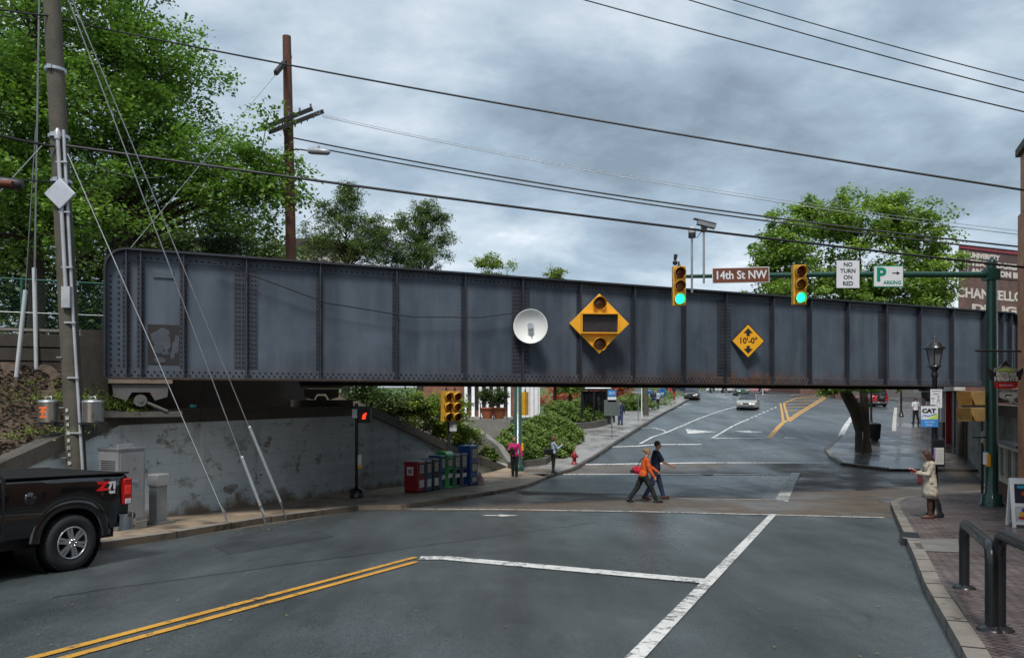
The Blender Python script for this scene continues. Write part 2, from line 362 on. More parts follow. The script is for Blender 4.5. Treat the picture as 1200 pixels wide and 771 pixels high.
CHROME = M('chrome', (.7, .7, .72), .1, 1.0, bmp=0, rv=.04)
RUBBER = M('rubber', (.014, .014, .015), .75, bmp=.1)
DARK = M('dark_plastic', (.01, .01, .011), .5, bmp=.03)
DGLASS = glassm('dark_glass'); WIRE = M('wire_black', (.012, .012, .014), .5, bmp=0); WIREG = M('wire_grey', (.3, .31, .32), .4, .6, bmp=0)
BARK = M('bark', (.05, .037, .026), .9, bmp=.8, bs=16)

# ================================================================== GROUND, ROADS, PAVEMENTS
GROUND = M('earth', (.10, .085, .065), .9, bmp=.4)
sheet('ground', [(-160, -30), (220, -30), (220, 500), (-160, 500)], GROUND, 0, ymax=160)
cur = lambda pts, up=0: [G(x, y, up) for x, y in pts]
ROAD = asphalt('asphalt', (.060, .071, .075), .26, .46)
a0, a1 = G(200, 632), G(420, 598); dl = (a1-a0).normalized(); LK0 = a1-dl*28
b0, b1 = G(1124, 771), G(1047, 603); dr = (b1-b0).normalized(); RK0 = b1-dr*27
left_far = cur([(470, 597), (527, 588), (570, 581), (603, 575), (640, 562), (651, 558), (673, 552), (697, 538), (725, 519), (760, 497), (790, 479.5), (804, 471), (813, 466)])
right_far = cur([(1057, 463), (1048, 479), (1045, 507), (985, 512), (966, 528), (972, 537), (985, 545), (1040, 552), (1150, 553)])
far_edge = [Vector((14, 122, 0)), Vector((70, 122, 0))]
SIDE_R = [Vector((34, 33, 0)), Vector((30, 29.5, 0))]
near_corner = cur([(1150, 580), (1085, 585), (1055, 588), (1044, 593), (1046, 600)])
sheet('road', [LK0, a0, a1]+left_far+far_edge+right_far+SIDE_R+near_corner+[b1, b0, RK0], ROAD, .006)
CROSSM = brickm('crosswalk_brick', (.19, .165, .14), (.13, .11, .09), (.05, .043, .036), 2.8, rot=RA, flat=True, ms=.035, wet=.3, rough=.7, stain=(.115, .082, .052))
cross = cur([(455, 598.5), (700, 600), (1046, 606.5), (1044, 594), (1055, 588), (1085, 585), (1150, 580)])+SIDE_R[::-1]+cur([(1150, 553), (1040, 552.2), (985, 545.6), (972, 543), (684, 544), (660, 555.5), (936, 556.5), (909, 584.5), (618, 583.2), (603, 575.2), (570, 581.2), (527, 588.2), (470, 597.2)])
sheet('crosswalk_paving', cross, CROSSM, .012)
# kerb and brick pavement on the right, this side of the bridge
def offs(pts, d):
    P = [Vector((p[0], p[1], 0)) for p in pts]; o = []
    for i, p in enumerate(P):
        t = (P[min(len(P)-1, i+1)]-P[max(0, i-1)]).normalized(); o.append(p+Vector((t.y, -t.x, 0))*d)
    return o
KERBM = M('kerb_stone', (.21, .19, .165), .7, bmp=.5, bs=14, dirt=(.07, .06, .045), dirt_s=3, dirt_a=.58)
rk = [RK0, b0, G(1084, 696), G(1071, 660), b1, G(1043.5, 594), G(1055, 588), G(1085, 585), G(1150, 580)]
rk2 = offs(rk, .19)
sheet('kerb', rk+rk2[::-1], KERBM, .15, .2)
PAVE = brickm('pavement_brick', (.12, .085, .08), (.20, .155, .15), (.04, .036, .034), 2.8, rot=RA+R(45), flat=True, wet=.25, rough=.6, bmp=.5, ms=.03)
rk3 = offs(rk, .185)
sheet('pavement', rk3+[Vector((20, 25.6, 0)), Vector((22, 22, 0)), Vector((22, -8, 0))], PAVE, .142)
# a planting gap beside the kerb, iron drain hood and slab
sheet('slab', [G(1068, 632, .15), G(1122, 631, .15), G(1125, 647, .15), G(1077, 645, .15)], M('slab_concrete', (.17, .165, .15), .5, bmp=.3), .15)
mb = MB(); t0 = G(1098, 676, .15)
gp = [G(x, y, .15) for x, y in ((1097, 680), (1104, 684), (1122, 706), (1150, 752), (1163, 775), (1172, 800), (1150, 800), (1136, 760), (1112, 712))]
sheet('soil_strip', gp, M('wet_soil', (.035, .028, .018), .8, bmp=.8, bs=20, dirt=(.08, .075, .03), dirt_s=4), .147)
mb = MB(); dk = G(1063, 637); mb.box((0, 0, .0), (.34, .75, .2), 0, taper=.92); mb.box((-.16, 0, -.06), (.02, .5, .07))
o = mb.build('drain_hood', BLACKM, loc=dk+Vector((.06, 0, .07)), rz=-RA, bevel=.03); tag(o, 'black iron drain hood set into the granite kerb', 'drain')
# far right pavement, wet
WETB = brickm('wet_brick', (.09, .08, .075), (.12, .105, .1), (.05, .045, .042), 4.2, rot=RA, flat=True, wet=.1, rough=.45, ms=.025, bmp=.25)
fr = cur([(985, 512), (966, 528), (972, 537), (985, 545), (1040, 552), (1150, 553)])
sheet('pavement_far', fr+[Vector((34, 33.3, 0)), Vector((40, 60, 0)), Vector((45, 99, 0))]+cur([(1057, 463), (1048, 479), (1045, 507)]), WETB, .12, .16)
kk = fr[:5]; sheet('kerb_far', offs(kk, -.002)+offs(kk, -.2)[::-1], KERBM, .135, .16)
kk = cur([(1045, 507), (1048, 479)]); sheet('kerb_bay', offs(kk, 0)+offs(kk, .25)[::-1], M('pale_kerb', (.42, .4, .36), .6, bmp=.2), .135, .16)
# left pavements
SIDEL = M('left_pavement_mat', (.30, .23, .165), .55, bmp=.35, bs=14, var=.35, vs=.8, dirt=(.09, .07, .05), dirt_s=.7, dirt_a=.5, rv=.2)
SIDEG = M('left_pavement_grey', (.27, .26, .25), .38, bmp=.2, bs=14, var=.3, vs=.5, rv=.2, dirt=(.12, .115, .11), dirt_s=.4, dirt_a=.5)
lk = [LK0, a0, G(310, 613), a1]; near_l = lk+left_far[:6]
WL = [(-15.5, -2, -.1), (-12, 7.6, .15), (-9.7, 14, .68), (-8.66, 16.8, 1.72), (-5.24, 26.2, 1.72), (-4.95, 26.9, 1.68), (-3.9, 29.2, .95), (-2.2, 32.4, -.2), (-.35, 36, -1.2)]
sheet('pavement_left', near_l+[G(651, 545, .15)]+[Vector((-.35, 36.3, 0))]+[Vector((x-.2, y, 0)) for x, y, z in WL[::-1]], SIDEL, .13, .16)
kl = offs(near_l[:4], -.22); sheet('kerb_left', near_l[:4]+kl[::-1], KERBM, .14, .16)
pf = left_far[4:]+[Vector((14, 122, 0)), Vector((-4, 122, 0)), Vector((-2, 60, 0)), Vector((-3, 44, 0)), Vector((-.35, 36.4, 0))]
sheet('pavement_uphill', pf, SIDEG, .13, .16)
kd = offs(left_far[4:], -.18); sheet('kerb_uphill', left_far[4:]+kd[::-1], DCONC, .139, .16)
# joints between the kerb stones, tar seams and patches
JM = M('joint_dark', (.02, .018, .015), .9, bmp=0)
def joints(name, A, Bk, step, up_):
    m = MB(); L_ = [0]
    for a, b in zip(A[:-1], A[1:]): L_.append(L_[-1]+(Vector((b[0]-a[0], b[1]-a[1], 0))).length)
    t = step*.6
    while t < L_[-1]:
        i = max(k for k in range(len(A)-1) if L_[k] <= t); f = (t-L_[i])/(L_[i+1]-L_[i]); p = Vector(A[i]).lerp(Vector(A[i+1]), f); q = Vector(Bk[i]).lerp(Vector(Bk[i+1]), f); p.z = q.z = 0
        d = (Vector(A[i+1])-Vector(A[i])); d.z = 0; d = d.normalized()*.013; o = (p-q).normalized()*.004
        m.add([(p+d+o).xy.to_tuple()+(g(p.y)+up_,), (q+d).xy.to_tuple()+(g(q.y)+up_,), (q-d).xy.to_tuple()+(g(q.y)+up_,), (p-d+o).xy.to_tuple()+(g(p.y)+up_,), (p+d+o).xy.to_tuple()+(g(p.y)+.0,), (p-d+o).xy.to_tuple()+(g(p.y)+.0,)], [(0, 1, 2, 3), (0, 3, 5, 4)]); t += step*random.uniform(.8, 1.2)
    o = m.build(name, JM); o['kind'] = 'structure'
joints('kerb_joints', rk, rk2, 1.1, .154); joints('kerb_joints', near_l[:4], [Vector((p.x, p.y, 0)) for p in kl], 1.5, .144)
SEAM = M('tar_seam', (.018, .019, .021), .35, bmp=.1)
def wob(a, b, amp, n=40, seed=1): rr = random.Random(seed); a, b = Vector(a), Vector(b); d = (b-a); s_ = Vector((d.y, -d.x, 0)).normalized(); w = 0; o = []; \
    [o.append(a+d*(i/n)+s_*(amp*math.sin(i*.7+seed)*.4+amp*rr.uniform(-.5, .5))) for i in range(n+1)]; return o
sm = MB()
for k_, (a_, b_, am, w_) in enumerate(((G(60, 700), G(700, 612), .05, .022), (G(700, 565), G(900, 572), .1, .05), (G(690, 575), G(930, 562), .15, .04), (G(640, 550), G(975, 520), .1, .04)  )): stripe(sm, wob(a_, b_, am, seed=k_+2), w_, .0125)
o = sm.build('tar_seams', SEAM); o['kind'] = 'structure'
PT = asphalt('asphalt_patch', (.046, .054, .058), .3, .5)
sheet('road_patch', [G(250, 640), G(372, 622), G(392, 629), G(268, 650)], PT, .0105)
sheet('road_patch', [G(805, 574), G(905, 566), G(893, 583), G(780, 583)], PT, .0105)
# painted markings
WP = paint('white_marking', (.72, .72, .70)); YP = paint('yellow_marking', (.66, .34, .05), wear=.59)
WPW = paint('white_marking_worn', (.62, .63, .6), (.07, .07, .065), wear=.53)
def marking(name, mat, fn): m = MB(); fn(m); o = m.build(name, mat); o['kind'] = 'structure'; return o
U = .018
marking('lane_line', WP, lambda m: stripe(m, [G(906, 603), G(745, 771), G(745, 771)+(G(745, 771)-G(906, 603)).normalized()*6], .17, U))
def bars(m):
    stripe(m, [G(492, 654.5), G(522, 654.5), G(828, 682)], .34, U)
    stripe(m, cur([(470, 596.5), (600, 597.5), (760, 600), (1036, 607)]), .16, U)
    stripe(m, cur([(618, 583), (760, 584), (908, 586)]), .14, U)
    stripe(m, cur([(660, 556), (800, 556), (936, 556.5)]), .22, U); stripe(m, cur([(686, 544.5), (820, 542.5), (972, 542.5)]), .25, U)
marking('stop_lines', WP, bars)
def dy(m):
    p, q = G(495, 654.2), G(62, 771); d = (p-q).normalized(); n = Vector((d.y, -d.x, 0)); p0 = q-d*7
    for s in (-.13, .13): stripe(m, [p+n*s-d*(.4 if s > 0 else 0), q+n*s, p0+n*s], .115, U)
marking('centre_lines', YP, dy)
marking('worn_band', WPW, lambda m: (polyg(m, [G(928, 554), G(938, 554.6), G(931, 570), G(918, 570)], U), polyg(m, [G(918, 570), G(931, 570), G(923, 588.5), G(908, 586)], U), polyg(m, [G(1141, 554), G(1151, 554), G(1157, 566), G(1157, 574)], U)))
def arrow(m, tail, head, w=.16, hw=.42, hl=.9, bend=None):
    t, h = Vector(tail), Vector(head); d = (h-t); d.z = 0; d.normalize(); q = Vector((d.y, -d.x, 0))
    b = h-d*hl; st = [t, bend, b] if bend is not None else [t, b]; stripe(m, st, w*2, U)
    polyg(m, [b-q*hw, h, b+q*hw], U)
def arrows(m):
    arrow(m, G(566, 604.5), G(608, 604.5), .1, .28, .5); 
    arrow(m, G(893, 506.5), G(858, 505.5), .25, .55, 1.2); arrow(m, G(820, 505), G(806, 508.5), .5, 1.1, 2.0); arrow(m, G(923, 513.5), G(936, 514), .15, .4, .8)
    arrow(m, G(800, 474), G(812, 474), .3, .6, .9)
marking('turn_arrows', WP, arrows)
def farw(m):
    stripe(m, cur([(750, 520), (765, 512), (782, 506.5), (800, 499), (850, 480), (870, 474.5)]), .16, U)
    stripe(m, cur([(745, 501.5), (765, 501.5), (777, 504), (781, 507)]), .14, U)
    stripe(m, cur([(712, 524), (745, 523), (770, 521), (822, 521)]), .3, U)
    stripe(m, cur([(834, 513.8), (897, 514)]), .3, U); stripe(m, cur([(834, 513.8), (878, 491)]), .16, U)
    for k in range(7): a = k/7; stripe(m, [G(880+32*a, 490-14*a), G(882.5+32*a, 489-14*a)], .2, U)
    stripe(m, cur([(985, 511.5), (1003, 484)]), .34, U)
    stripe(m, cur([(775, 480), (802, 476)]), .15, U); stripe(m, cur([(800, 474.5), (860, 471.5)]), .13, U)
    stripe(m, cur([(892, 463), (925, 463.5), (955, 460.5)]), .2, U); stripe(m, cur([(845, 466), (880, 463.5)]), .25, U)
marking('lane_lines_uphill', WP, farw)
def hatch(m):
    for o in (0, 5): stripe(m, cur([(899+o*.6, 514), (918+o*.3, 494.5), (920+o*.2, 493)]), .2, U)
    stripe(m, cur([(918, 494.5), (916, 480), (914.5, 472.5)]), .2, U); stripe(m, cur([(923.5, 491), (920.5, 480), (918.5, 472.5)]), .2, U)
    for o in (0, 4): stripe(m, cur([(921+o, 494), (945+o, 478), (966+o, 464.5)]), .2, U)
    for y, x0, x1 in ((481.6, 922, 938-2), (477.6, 921.5, 944), (473.8, 919, 949), (470, 922, 955.5), (466.7, 933, 961)): stripe(m, cur([(x0, y), (x1, y-.8)]), .5, U)
    stripe(m, cur([(918.5, 472.5), (933, 466.5), (955, 464)]), .2, U)
marking('hatched_island', YP, hatch)
# manhole covers
for i, (x, y, r, lb) in enumerate(((828, 555.5, .3, 'small iron cover in the asphalt inside the crosswalk'), (1010, 574.5, .55, 'dark iron cover in the brown brick crossing, bike rack side'), (1050, 588.3, .5, 'dark iron cover near the corner kerb of the brick crossing'))):
    p = G(x, y); m = MB(); m.lathe((0, 0, 0), [(r, -.02), (r, .006), (r-.03, .008), (r*.5, .006), (0, .006)], 24)
    o = m.build('manhole_cover', BLACKM, loc=p+Vector((0, 0, .016))); tag(o, lb, 'manhole cover', 'iron covers in the crossing')

# ================================================================== LEFT ABUTMENT AND EMBANKMENT
# paint-worn concrete: pale blue paint over concrete, rust and dirt
def wallmat():
    m, n, b = nodes('painted_concrete'); t = tex(n, 'N', .9, 10, .7); c = ramp(n, t, [(.3, (.52, .62, .66)), (.5, (.62, .72, .76)), (.7, (.70, .77, .79))])
    f = tex(n, 'N', 1.4, 10, .75, mapv(n, 0, (1, 1, 1.6), (2, 0, 0))); c = mixc(n, ramp(n, f, [(.56, 0.0), (.62, .8)]), c, (.16, .12, .075))
    s = n.nodes.new('ShaderNodeSeparateXYZ'); k = n.nodes.new('ShaderNodeTexCoord'); n.links.new(k.outputs['Object'], s.inputs[0])
    hz = mth(n, 'ADD', mth(n, 'ADD', s.outputs[2], mth(n, 'MULTIPLY', s.outputs[1], .045)), mth(n, 'MULTIPLY', tex(n, 'N', 1.1, 8, .7), 1.5))
    c = mixc(n, ramp(n, hz, [(.74, .9), (1.12, 0.0)]), c, (.21, .14, .07))          # splash and moss stain along the foot
    v = tex(n, 'N', 2.2, 8, .65, mapv(n, 0, (1, 1, .12))); c = mixc(n, ramp(n, v, [(.56, 0.0), (.72, .4)]), c, (.12, .12, .11))
    pe = tex(n, 'N', .55, 10, .8, mapv(n, 0, (1, 1, 2), (4, 1, 3))); c = mixc(n, ramp(n, pe, [(.56, 0.0), (.61, .6)]), c, ramp(n, tex(n, 'N', 4, 8, .75), [(.35, (.12, .085, .05)), (.65, (.28, .26, .22))]))
    y = mth(n, 'ADD', s.outputs[1], mth(n, 'MULTIPLY', tex(n, 'N', .6, 6), 6.0)); c = mixc(n, ramp(n, mth(n, 'MULTIPLY', y, .02), [(.49, 0.0), (.60, .6)]), c, (.085, .085, .075))   # bare beyond the painted stretch
    w = n.nodes.new('ShaderNodeTexWave'); w.wave_type = 'BANDS'; w.bands_direction = 'Z'; w.inputs['Scale'].default_value = .75; w.inputs['Distortion'].default_value = .6; n.links.new(k.outputs['Object'], w.inputs['Vector'])
    c = mixc(n, ramp(n, w.outputs[0], [(.0, .12), (.05, 0.0)]), c, (.12, .12, .11))
    n.links.new(c, b.inputs['Base Color']); b.inputs['Roughness'].default_value = .7; bump(n, b, mth(n, 'ADD', tex(n, 'N', 14, 6), w.outputs[0]), .35, .02); return m
PW = wallmat()
ab = thing('abutment_wall', 'pale blue painted concrete wall under the left end of the bridge', 'retaining wall')
def wall_run(mb, st, zb, out=0.0, th=.5, top=0.0, h=None):
    P = [Vector((x, y, 0)) for x, y, z in st]; rows = []
    for i, p in enumerate(P):
        d = (P[min(len(P)-1, i+1)]-P[max(0, i-1)]).normalized(); q = Vector((d.y, -d.x, 0)); z = st[i][2]+top
        lo = (z-h) if h else min(zb, g(st[i][1])-.3)
        f = p+q*out; k = p-q*th
        rows.append([Vector((f.x, f.y, lo)), Vector((f.x, f.y, z)), Vector((k.x, k.y, z)), Vector((k.x, k.y, lo))])
    mb.grid(rows, False, True); mb.add(rows[0], [(3, 2, 1, 0)]); mb.add(rows[-1], [(0, 1, 2, 3)])
m = MB(); wall_run(m, WL, 0, 0, .45, -.29); m.build('wall', PW, ab, fix=True)
m = MB(); wall_run(m, WL, 0, .1, .6, 0, .32); m.build('coping', DCONC, ab, fix=True)
# seat, backwall under the deck
bw0, bw1 = Vector((-9.0, 17.1, 0)), Vector((-7.05, 26.4, 0))
m = MB(); m.prism([Vector((-8.9, 16.5, .9)), Vector((-5.3, 26.6, .9)), Vector((-11.7, 27, .9)), Vector((-11.7, 16.5, .9))], (0, 0, .75)); m.build('bearing_seat', DCONC, ab, fix=True)
m = MB(); m.prism([bw0+Vector((0, 0, 1.6)), bw1+Vector((0, 0, 1.6)), bw1+Vector((-.5, -.2, 1.6)), bw0+Vector((-.5, -.2, 1.6))], (0, 0, 1.9)); m.build('back_wall', TIMBER, ab, fix=True)
m = MB(); m.box((-6.3, 25.4, 1.78), (1.9, .9, .3), GA); m.build('bridge_seat_block', DCONC, ab)
# bank and plateau
BANK = M('bank_soil', (.075, .052, .036), .95, bmp=1.0, bs=12, var=.5, vs=6, dirt=(.13, .095, .065), dirt_s=9, dirt_a=.56)
def ruled(name, A, B, nu, mat, rough=.12, nv=8):
    rows = []
    for i in range(nu+1):
        t = i/nu*(len(A)-1); k = min(int(t), len(A)-2); f = t-k; a = Vector(A[k]).lerp(Vector(A[k+1]), f); b = Vector(B[k]).lerp(Vector(B[k+1]), f)
        rows.append([a.lerp(b, j/nv)+Vector((0, 0, random.uniform(-1, 1)*rough*(1 if 0 < j < nv else 0)))+Vector((0, 0, .25*math.sin(math.pi*j/nv))) for j in range(nv+1)])
    mb = MB(); mb.grid(rows); o = mb.build(name, mat); o['kind'] = 'structure'; return o
ruled('bank', [(-8.95, 17.1, 1.62), (-9.5, 15.8, 1.2), (-9.95, 14.2, .66), (-12.3, 7.7, .1), (-15.9, -2, -.15)], [(-9.75, 17.75, 2.5), (-10.6, 17.5, 2.8), (-11.6, 17.0, 2.8), (-18, 14, 2.9), (-30, 6, 3)], 26, BANK)
ruled('bank_far', [(-7.0, 26.9, 1.55), (-5.3, 27.2, 1.5), (-4.2, 29.3, .8), (-2.5, 32.5, -.3), (-.7, 36, -1.2)], [(-9.4, 30, 3.3), (-9, 34, 2.6), (-8, 36, 1.8), (-7, 40, .6), (-4.6, 43, .0)], 16, BANK)
m = MB(); pl = [(-9.4, 18.1), (-30, 8.5), (-90, 4), (-90, 110), (-30, 110), (-13, 40), (-9.3, 33), (-7.45, 26.5), (-9.35, 17.4)]
m.prism([(x, y, 2.3) for x, y in pl], (0, 0, 1.1)); o = m.build('plateau', BANK, fix=True); o['kind'] = 'structure'
# timber wall that holds the plateau
tw = thing('timber_wall', 'low wall of stacked dark railway timbers above the grassy bank', 'retaining wall', (-9.55, 18.05, 2.5), R(24.64))
for k in range(3):
    for j in range(3):
        m = MB(); m.box((-1.35-j*3.0, -.12-.02*k, .16+.31*k), (2.96, .24, .29)); m.build('timber', TIMBER, tw, bevel=.015)
m = MB(); m.box((-4.4, -.1, 1.02), (9, .34, .06)); m.build('cap_board', M('grey_board', (.17, .15, .13), .8), tw)
# second curved wing wall beyond
wc = [(-3.6, 40.5, 1.0), (-2.6, 39.6, .72), (-1.6, 38.5, .25), (-.7, 37.6, -.35), (-.25, 36.9, -1.0), (0, 36.4, -1.25)]
m = MB(); wall_run(m, wc, 0, 0, .35); o = m.build('curved_wing_wall', CONC, fix=True); tag(o, 'curved concrete wing wall sweeping down to the pavement beyond the bridge', 'retaining wall')

# ================================================================== RAILWAY BRIDGE
GO = Vector((-8.72, 16.5, 2.44)); GA = math.atan2(.417, .909); GL, GH = 30.7, 2.74
def gu(px): k = (px-HX)/F; return (k*GO.y-GO.x)/(.909-.417*k)
def gpt(u, out=0.0, z=0.0): return GO+Vector((.909*u+.417*out, .417*u-.909*out, z))
def girder_mat():
    m, n, b = nodes('girder_paint'); t = tex(n, 'N', .55, 8, .6); c = ramp(n, t, [(.3, (.027, .037, .052)), (.5, (.043, .058, .081)), (.7, (.074, .097, .127))])
    v = tex(n, 'N', 1.6, 8, .6, mapv(n, 0, (1, 1, .15))); c = mixc(n, ramp(n, v, [(.42, 0.0), (.66, .6)]), c, (.095, .118, .15))
    k = n.nodes.new('ShaderNodeTexCoord'); s = n.nodes.new('ShaderNodeSeparateXYZ'); n.links.new(k.outputs['Object'], s.inputs[0])
    hz = mth(n, 'ADD', s.outputs[2], mth(n, 'MULTIPLY', tex(n, 'N', 1.3, 10, .75), 1.2))
    bell = mth(n, 'MULTIPLY', ramp(n, hz, [(.78, 1.0), (1.06, 0.0)]), ramp(n, mth(n, 'MULTIPLY', s.outputs[0], 1/30.7), [(.30, .12), (.52, .6), (.58, 1.0), (.64, .5), (.8, .15)]))
    c = mixc(n, bell, c, ramp(n, tex(n, 'N', 5, 8, .7), [(.35, (.05, .022, .013)), (.65, (.15, .08, .05))]))      # scraped and rusted foot of the web
    sc = tex(n, 'N', 3, 10, .8, mapv(n, 0, (.25, 1, 3))); c = mixc(n, ramp(n, sc, [(.70, 0.0), (.72, .5)]), c, (.12, .12, .13))
    n.links.new(c, b.inputs['Base Color']); n.links.new(ramp(n, tex(n, 'N', 2, 6), [(.3, .42), (.7, .65)]), b.inputs['Roughness']); bump(n, b, tex(n, 'N', 8, 6), .12, .01); return m
GM = girder_mat(); GMD = M('girder_edge', (.022, .025, .033), .5, bmp=.2, dirt=(.045, .025, .018), dirt_s=3, dirt_a=.6)
GMD2 = M('stiffener_shade_tone', (.030, .035, .046), .5, bmp=.15, vs=1.2, var=.35, dirt=(.05, .04, .035), dirt_s=2.5, dirt_a=.62)  # web paint darkened to put the stiffeners' shadow into the colour, with grime blotches
RIV = M('rivet_grime', (.016, .018, .024), .6, bmp=0)
br = thing('railway_bridge', 'long blue grey riveted plate girder railway bridge crossing the street', 'bridge', GO, GA)
STI = [gu(x) for x in (148, 165, 215, 288, 374, 463, 543, 610, 678, 741, 800, 848, 903, 947, 991, 1035, 1075, 1113, 1150, 1171, 1181)]
SPL = (3, 7, 11, 15)
def rivet(m, x, y, z, s=-1, r=.026):
    m.m = 1; n = 6; V = [(x+r*math.cos(2*math.pi*i/n), y, z+r*math.sin(2*math.pi*i/n)) for i in range(n)]+[(x+r*.6*math.cos(2*math.pi*i/n), y+s*.02, z+r*.6*math.sin(2*math.pi*i/n)) for i in range(n)]
    m.add(V, [(i, (i+1) % n, (i+1) % n+n, i+n) if s < 0 else (i, i+n, (i+1) % n+n, (i+1) % n) for i in range(n)]+[list(range(n, 2*n)) if s < 0 else list(range(n, 2*n))[::-1]]); m.m = 0
SK = 5.2
def girder(y0, front, parent, sh=0.0):
    """web in the plane y = y0, outer face towards front (-1 or +1)"""
    f = front; RC = .42
    m = MB(); prof = [(0, 0)]+[(RC-RC*math.cos(a), GH-RC+RC*math.sin(a)) for a in [math.pi/2*i/8 for i in range(9)]]
    prof += [(GL-x, z) for x, z in prof[::-1]]
    m.prism([(x, y0-.012, z) for x, z in prof], (0, .024, 0))
    ya = y0+f*.012
    for z0, z1 in ((0, .2), (GH-.2, GH)): m.bx(RC if z0 else .02, GL-(RC if z0 else .02), min(ya, ya+f*.016), max(ya, ya+f*.016), z0, z1)
    m.bx(.02, .32, min(ya, ya+f*.017), max(ya, ya+f*.017), .2, GH-RC); m.bx(GL-.32, GL-.02, min(ya, ya+f*.017), max(ya, ya+f*.017), .2, GH-RC)
    yr = ya+f*.016
    if f < 0:
        u = .1
        while u < GL-.05:
            rivet(m, u, yr, .06, f); rivet(m, u+.06, yr, .135, f)
            if .5 < u < GL-.5: rivet(m, u, yr, GH-.13, f)
            u += .13
        for x0 in (.09, .24, GL-.24, GL-.09):
            z = .26
            while z < GH-.45: rivet(m, x0, ya+f*.017, z, f); z += .12
    web = m.build('plate_girder', [GM, RIV], parent, fix=False)
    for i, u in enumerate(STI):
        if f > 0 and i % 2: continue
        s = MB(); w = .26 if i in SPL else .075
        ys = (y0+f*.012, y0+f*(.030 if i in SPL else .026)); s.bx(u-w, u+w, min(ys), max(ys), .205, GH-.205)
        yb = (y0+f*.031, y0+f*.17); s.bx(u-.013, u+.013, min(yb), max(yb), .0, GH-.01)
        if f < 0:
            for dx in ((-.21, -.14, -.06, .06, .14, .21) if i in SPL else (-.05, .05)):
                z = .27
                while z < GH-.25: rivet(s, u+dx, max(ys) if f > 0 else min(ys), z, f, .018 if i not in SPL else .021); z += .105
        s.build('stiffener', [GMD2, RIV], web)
    # cap plate that runs round both ends
    path = [(-.0, 0)]+[(RC-(RC+.0)*math.cos(a), GH-RC+(RC+.0)*math.sin(a)) for a in [math.pi/2*i/8 for i in range(9)]]; path += [(GL-x, z) for x, z in path[::-1]]
    rows = []
    for i, (x, z) in enumerate(path):
        p0 = Vector((path[max(0, i-1)][0], path[max(0, i-1)][1])); p1 = Vector((path[min(len(path)-1, i+1)][0], path[min(len(path)-1, i+1)][1])); d = (p1-p0).normalized(); nx, nz = -d.y, d.x
        e0, e1 = y0+f*.21, y0-f*.18
        rows.append([Vector((x, e0, z)), Vector((x+nx*.045, e0, z+nz*.045)), Vector((x+nx*.045, e1, z+nz*.045)), Vector((x, e1, z))])
    s = MB(); s.grid(rows, False, True); s.add(rows[0], [(0, 1, 2, 3)]); s.add(rows[-1], [(3, 2, 1, 0)]); s.build('cap_plate', GMD, web, fix=True)
    s = MB(); s.bx(0, GL, y0-.2, y0+.2, -.045, 0)
    u = .2
    s.build('bottom_plate', M('bottom_rust', (.028, .018, .014), .75, dirt=(.07, .04, .025), dirt_s=4), web)
    web.location.x = sh; return web
WB = 6.9
girder(0, -1, br); girder(WB, 1, br, SK)
def slab(m, x0, x1, y0, y1, z0, z1): m.prism([(x0+SK*y0/WB, y0, z0), (x1+SK*y0/WB, y0, z0), (x1+SK*y1/WB, y1, z0), (x0+SK*y1/WB, y1, z0)], (0, 0, z1-z0))
m = MB(); slab(m, 0, GL, .25, WB-.25, 1.0, 1.08)
for i in range(24): u = .7+i*(GL-1.4)/23; slab(m, u-.12, u+.12, .03, WB-.03, .12, .98)
m.build('deck', M('deck_rust', (.03, .024, .02), .8), br)
m = MB(); slab(m, .1, GL-.1, .05, WB-.05, .30, .34); m.build('floor_plate', M('floor_dark', (.022, .018, .016), .8), br)
CAST = M('cast_grey', (.09, .09, .088), .7, dirt=(.10, .06, .035), dirt_s=5, dirt_a=.5); RUST = M('bearing_rust', (.16, .12, .09), .75, dirt=(.08, .03, .015), dirt_s=3)
for u0, y0 in ((.0, 0), (GL-1.3, 0), (SK+.0, WB), (GL+SK-1.3, WB)):
    bb = MB(); bb.bx(u0+.05, u0+1.3, y0-.22, y0+.22, -.13, -.047); q = bb.build('bearing', RUST, br)
    e = MB(); e.prism([(u0+.12, y0-.16, -.15), (u0+1.22, y0-.16, -.15), (u0+1.2, y0-.16, -.42), (u0+.95, y0-.16, -.5), (u0+.85, y0-.16, -.32), (u0+.5, y0-.16, -.32), (u0+.4, y0-.16, -.5), (u0+.15, y0-.16, -.42)], (0, .3, 0)); e.build('rocker', CAST, q, fix=True)
    e = MB(); e.cyl((u0+.67, y0-.25, -.5), (u0+.67, y0+.25, -.5), .13, n=18); e.cyl((u0+.67, y0-.27, -.5), (u0+.67, y0+.27, -.5), .05, n=10); e.tube([(u0+.7, y0-.2, -.5), (u0+1.2, y0-.2, -.74)], .035); e.build('pin', CAST, q)
m = MB(); m.bx(-.2, 1.5, -.2, .35, -.86, -.74); m.build('masonry_plate', DCONC, br)
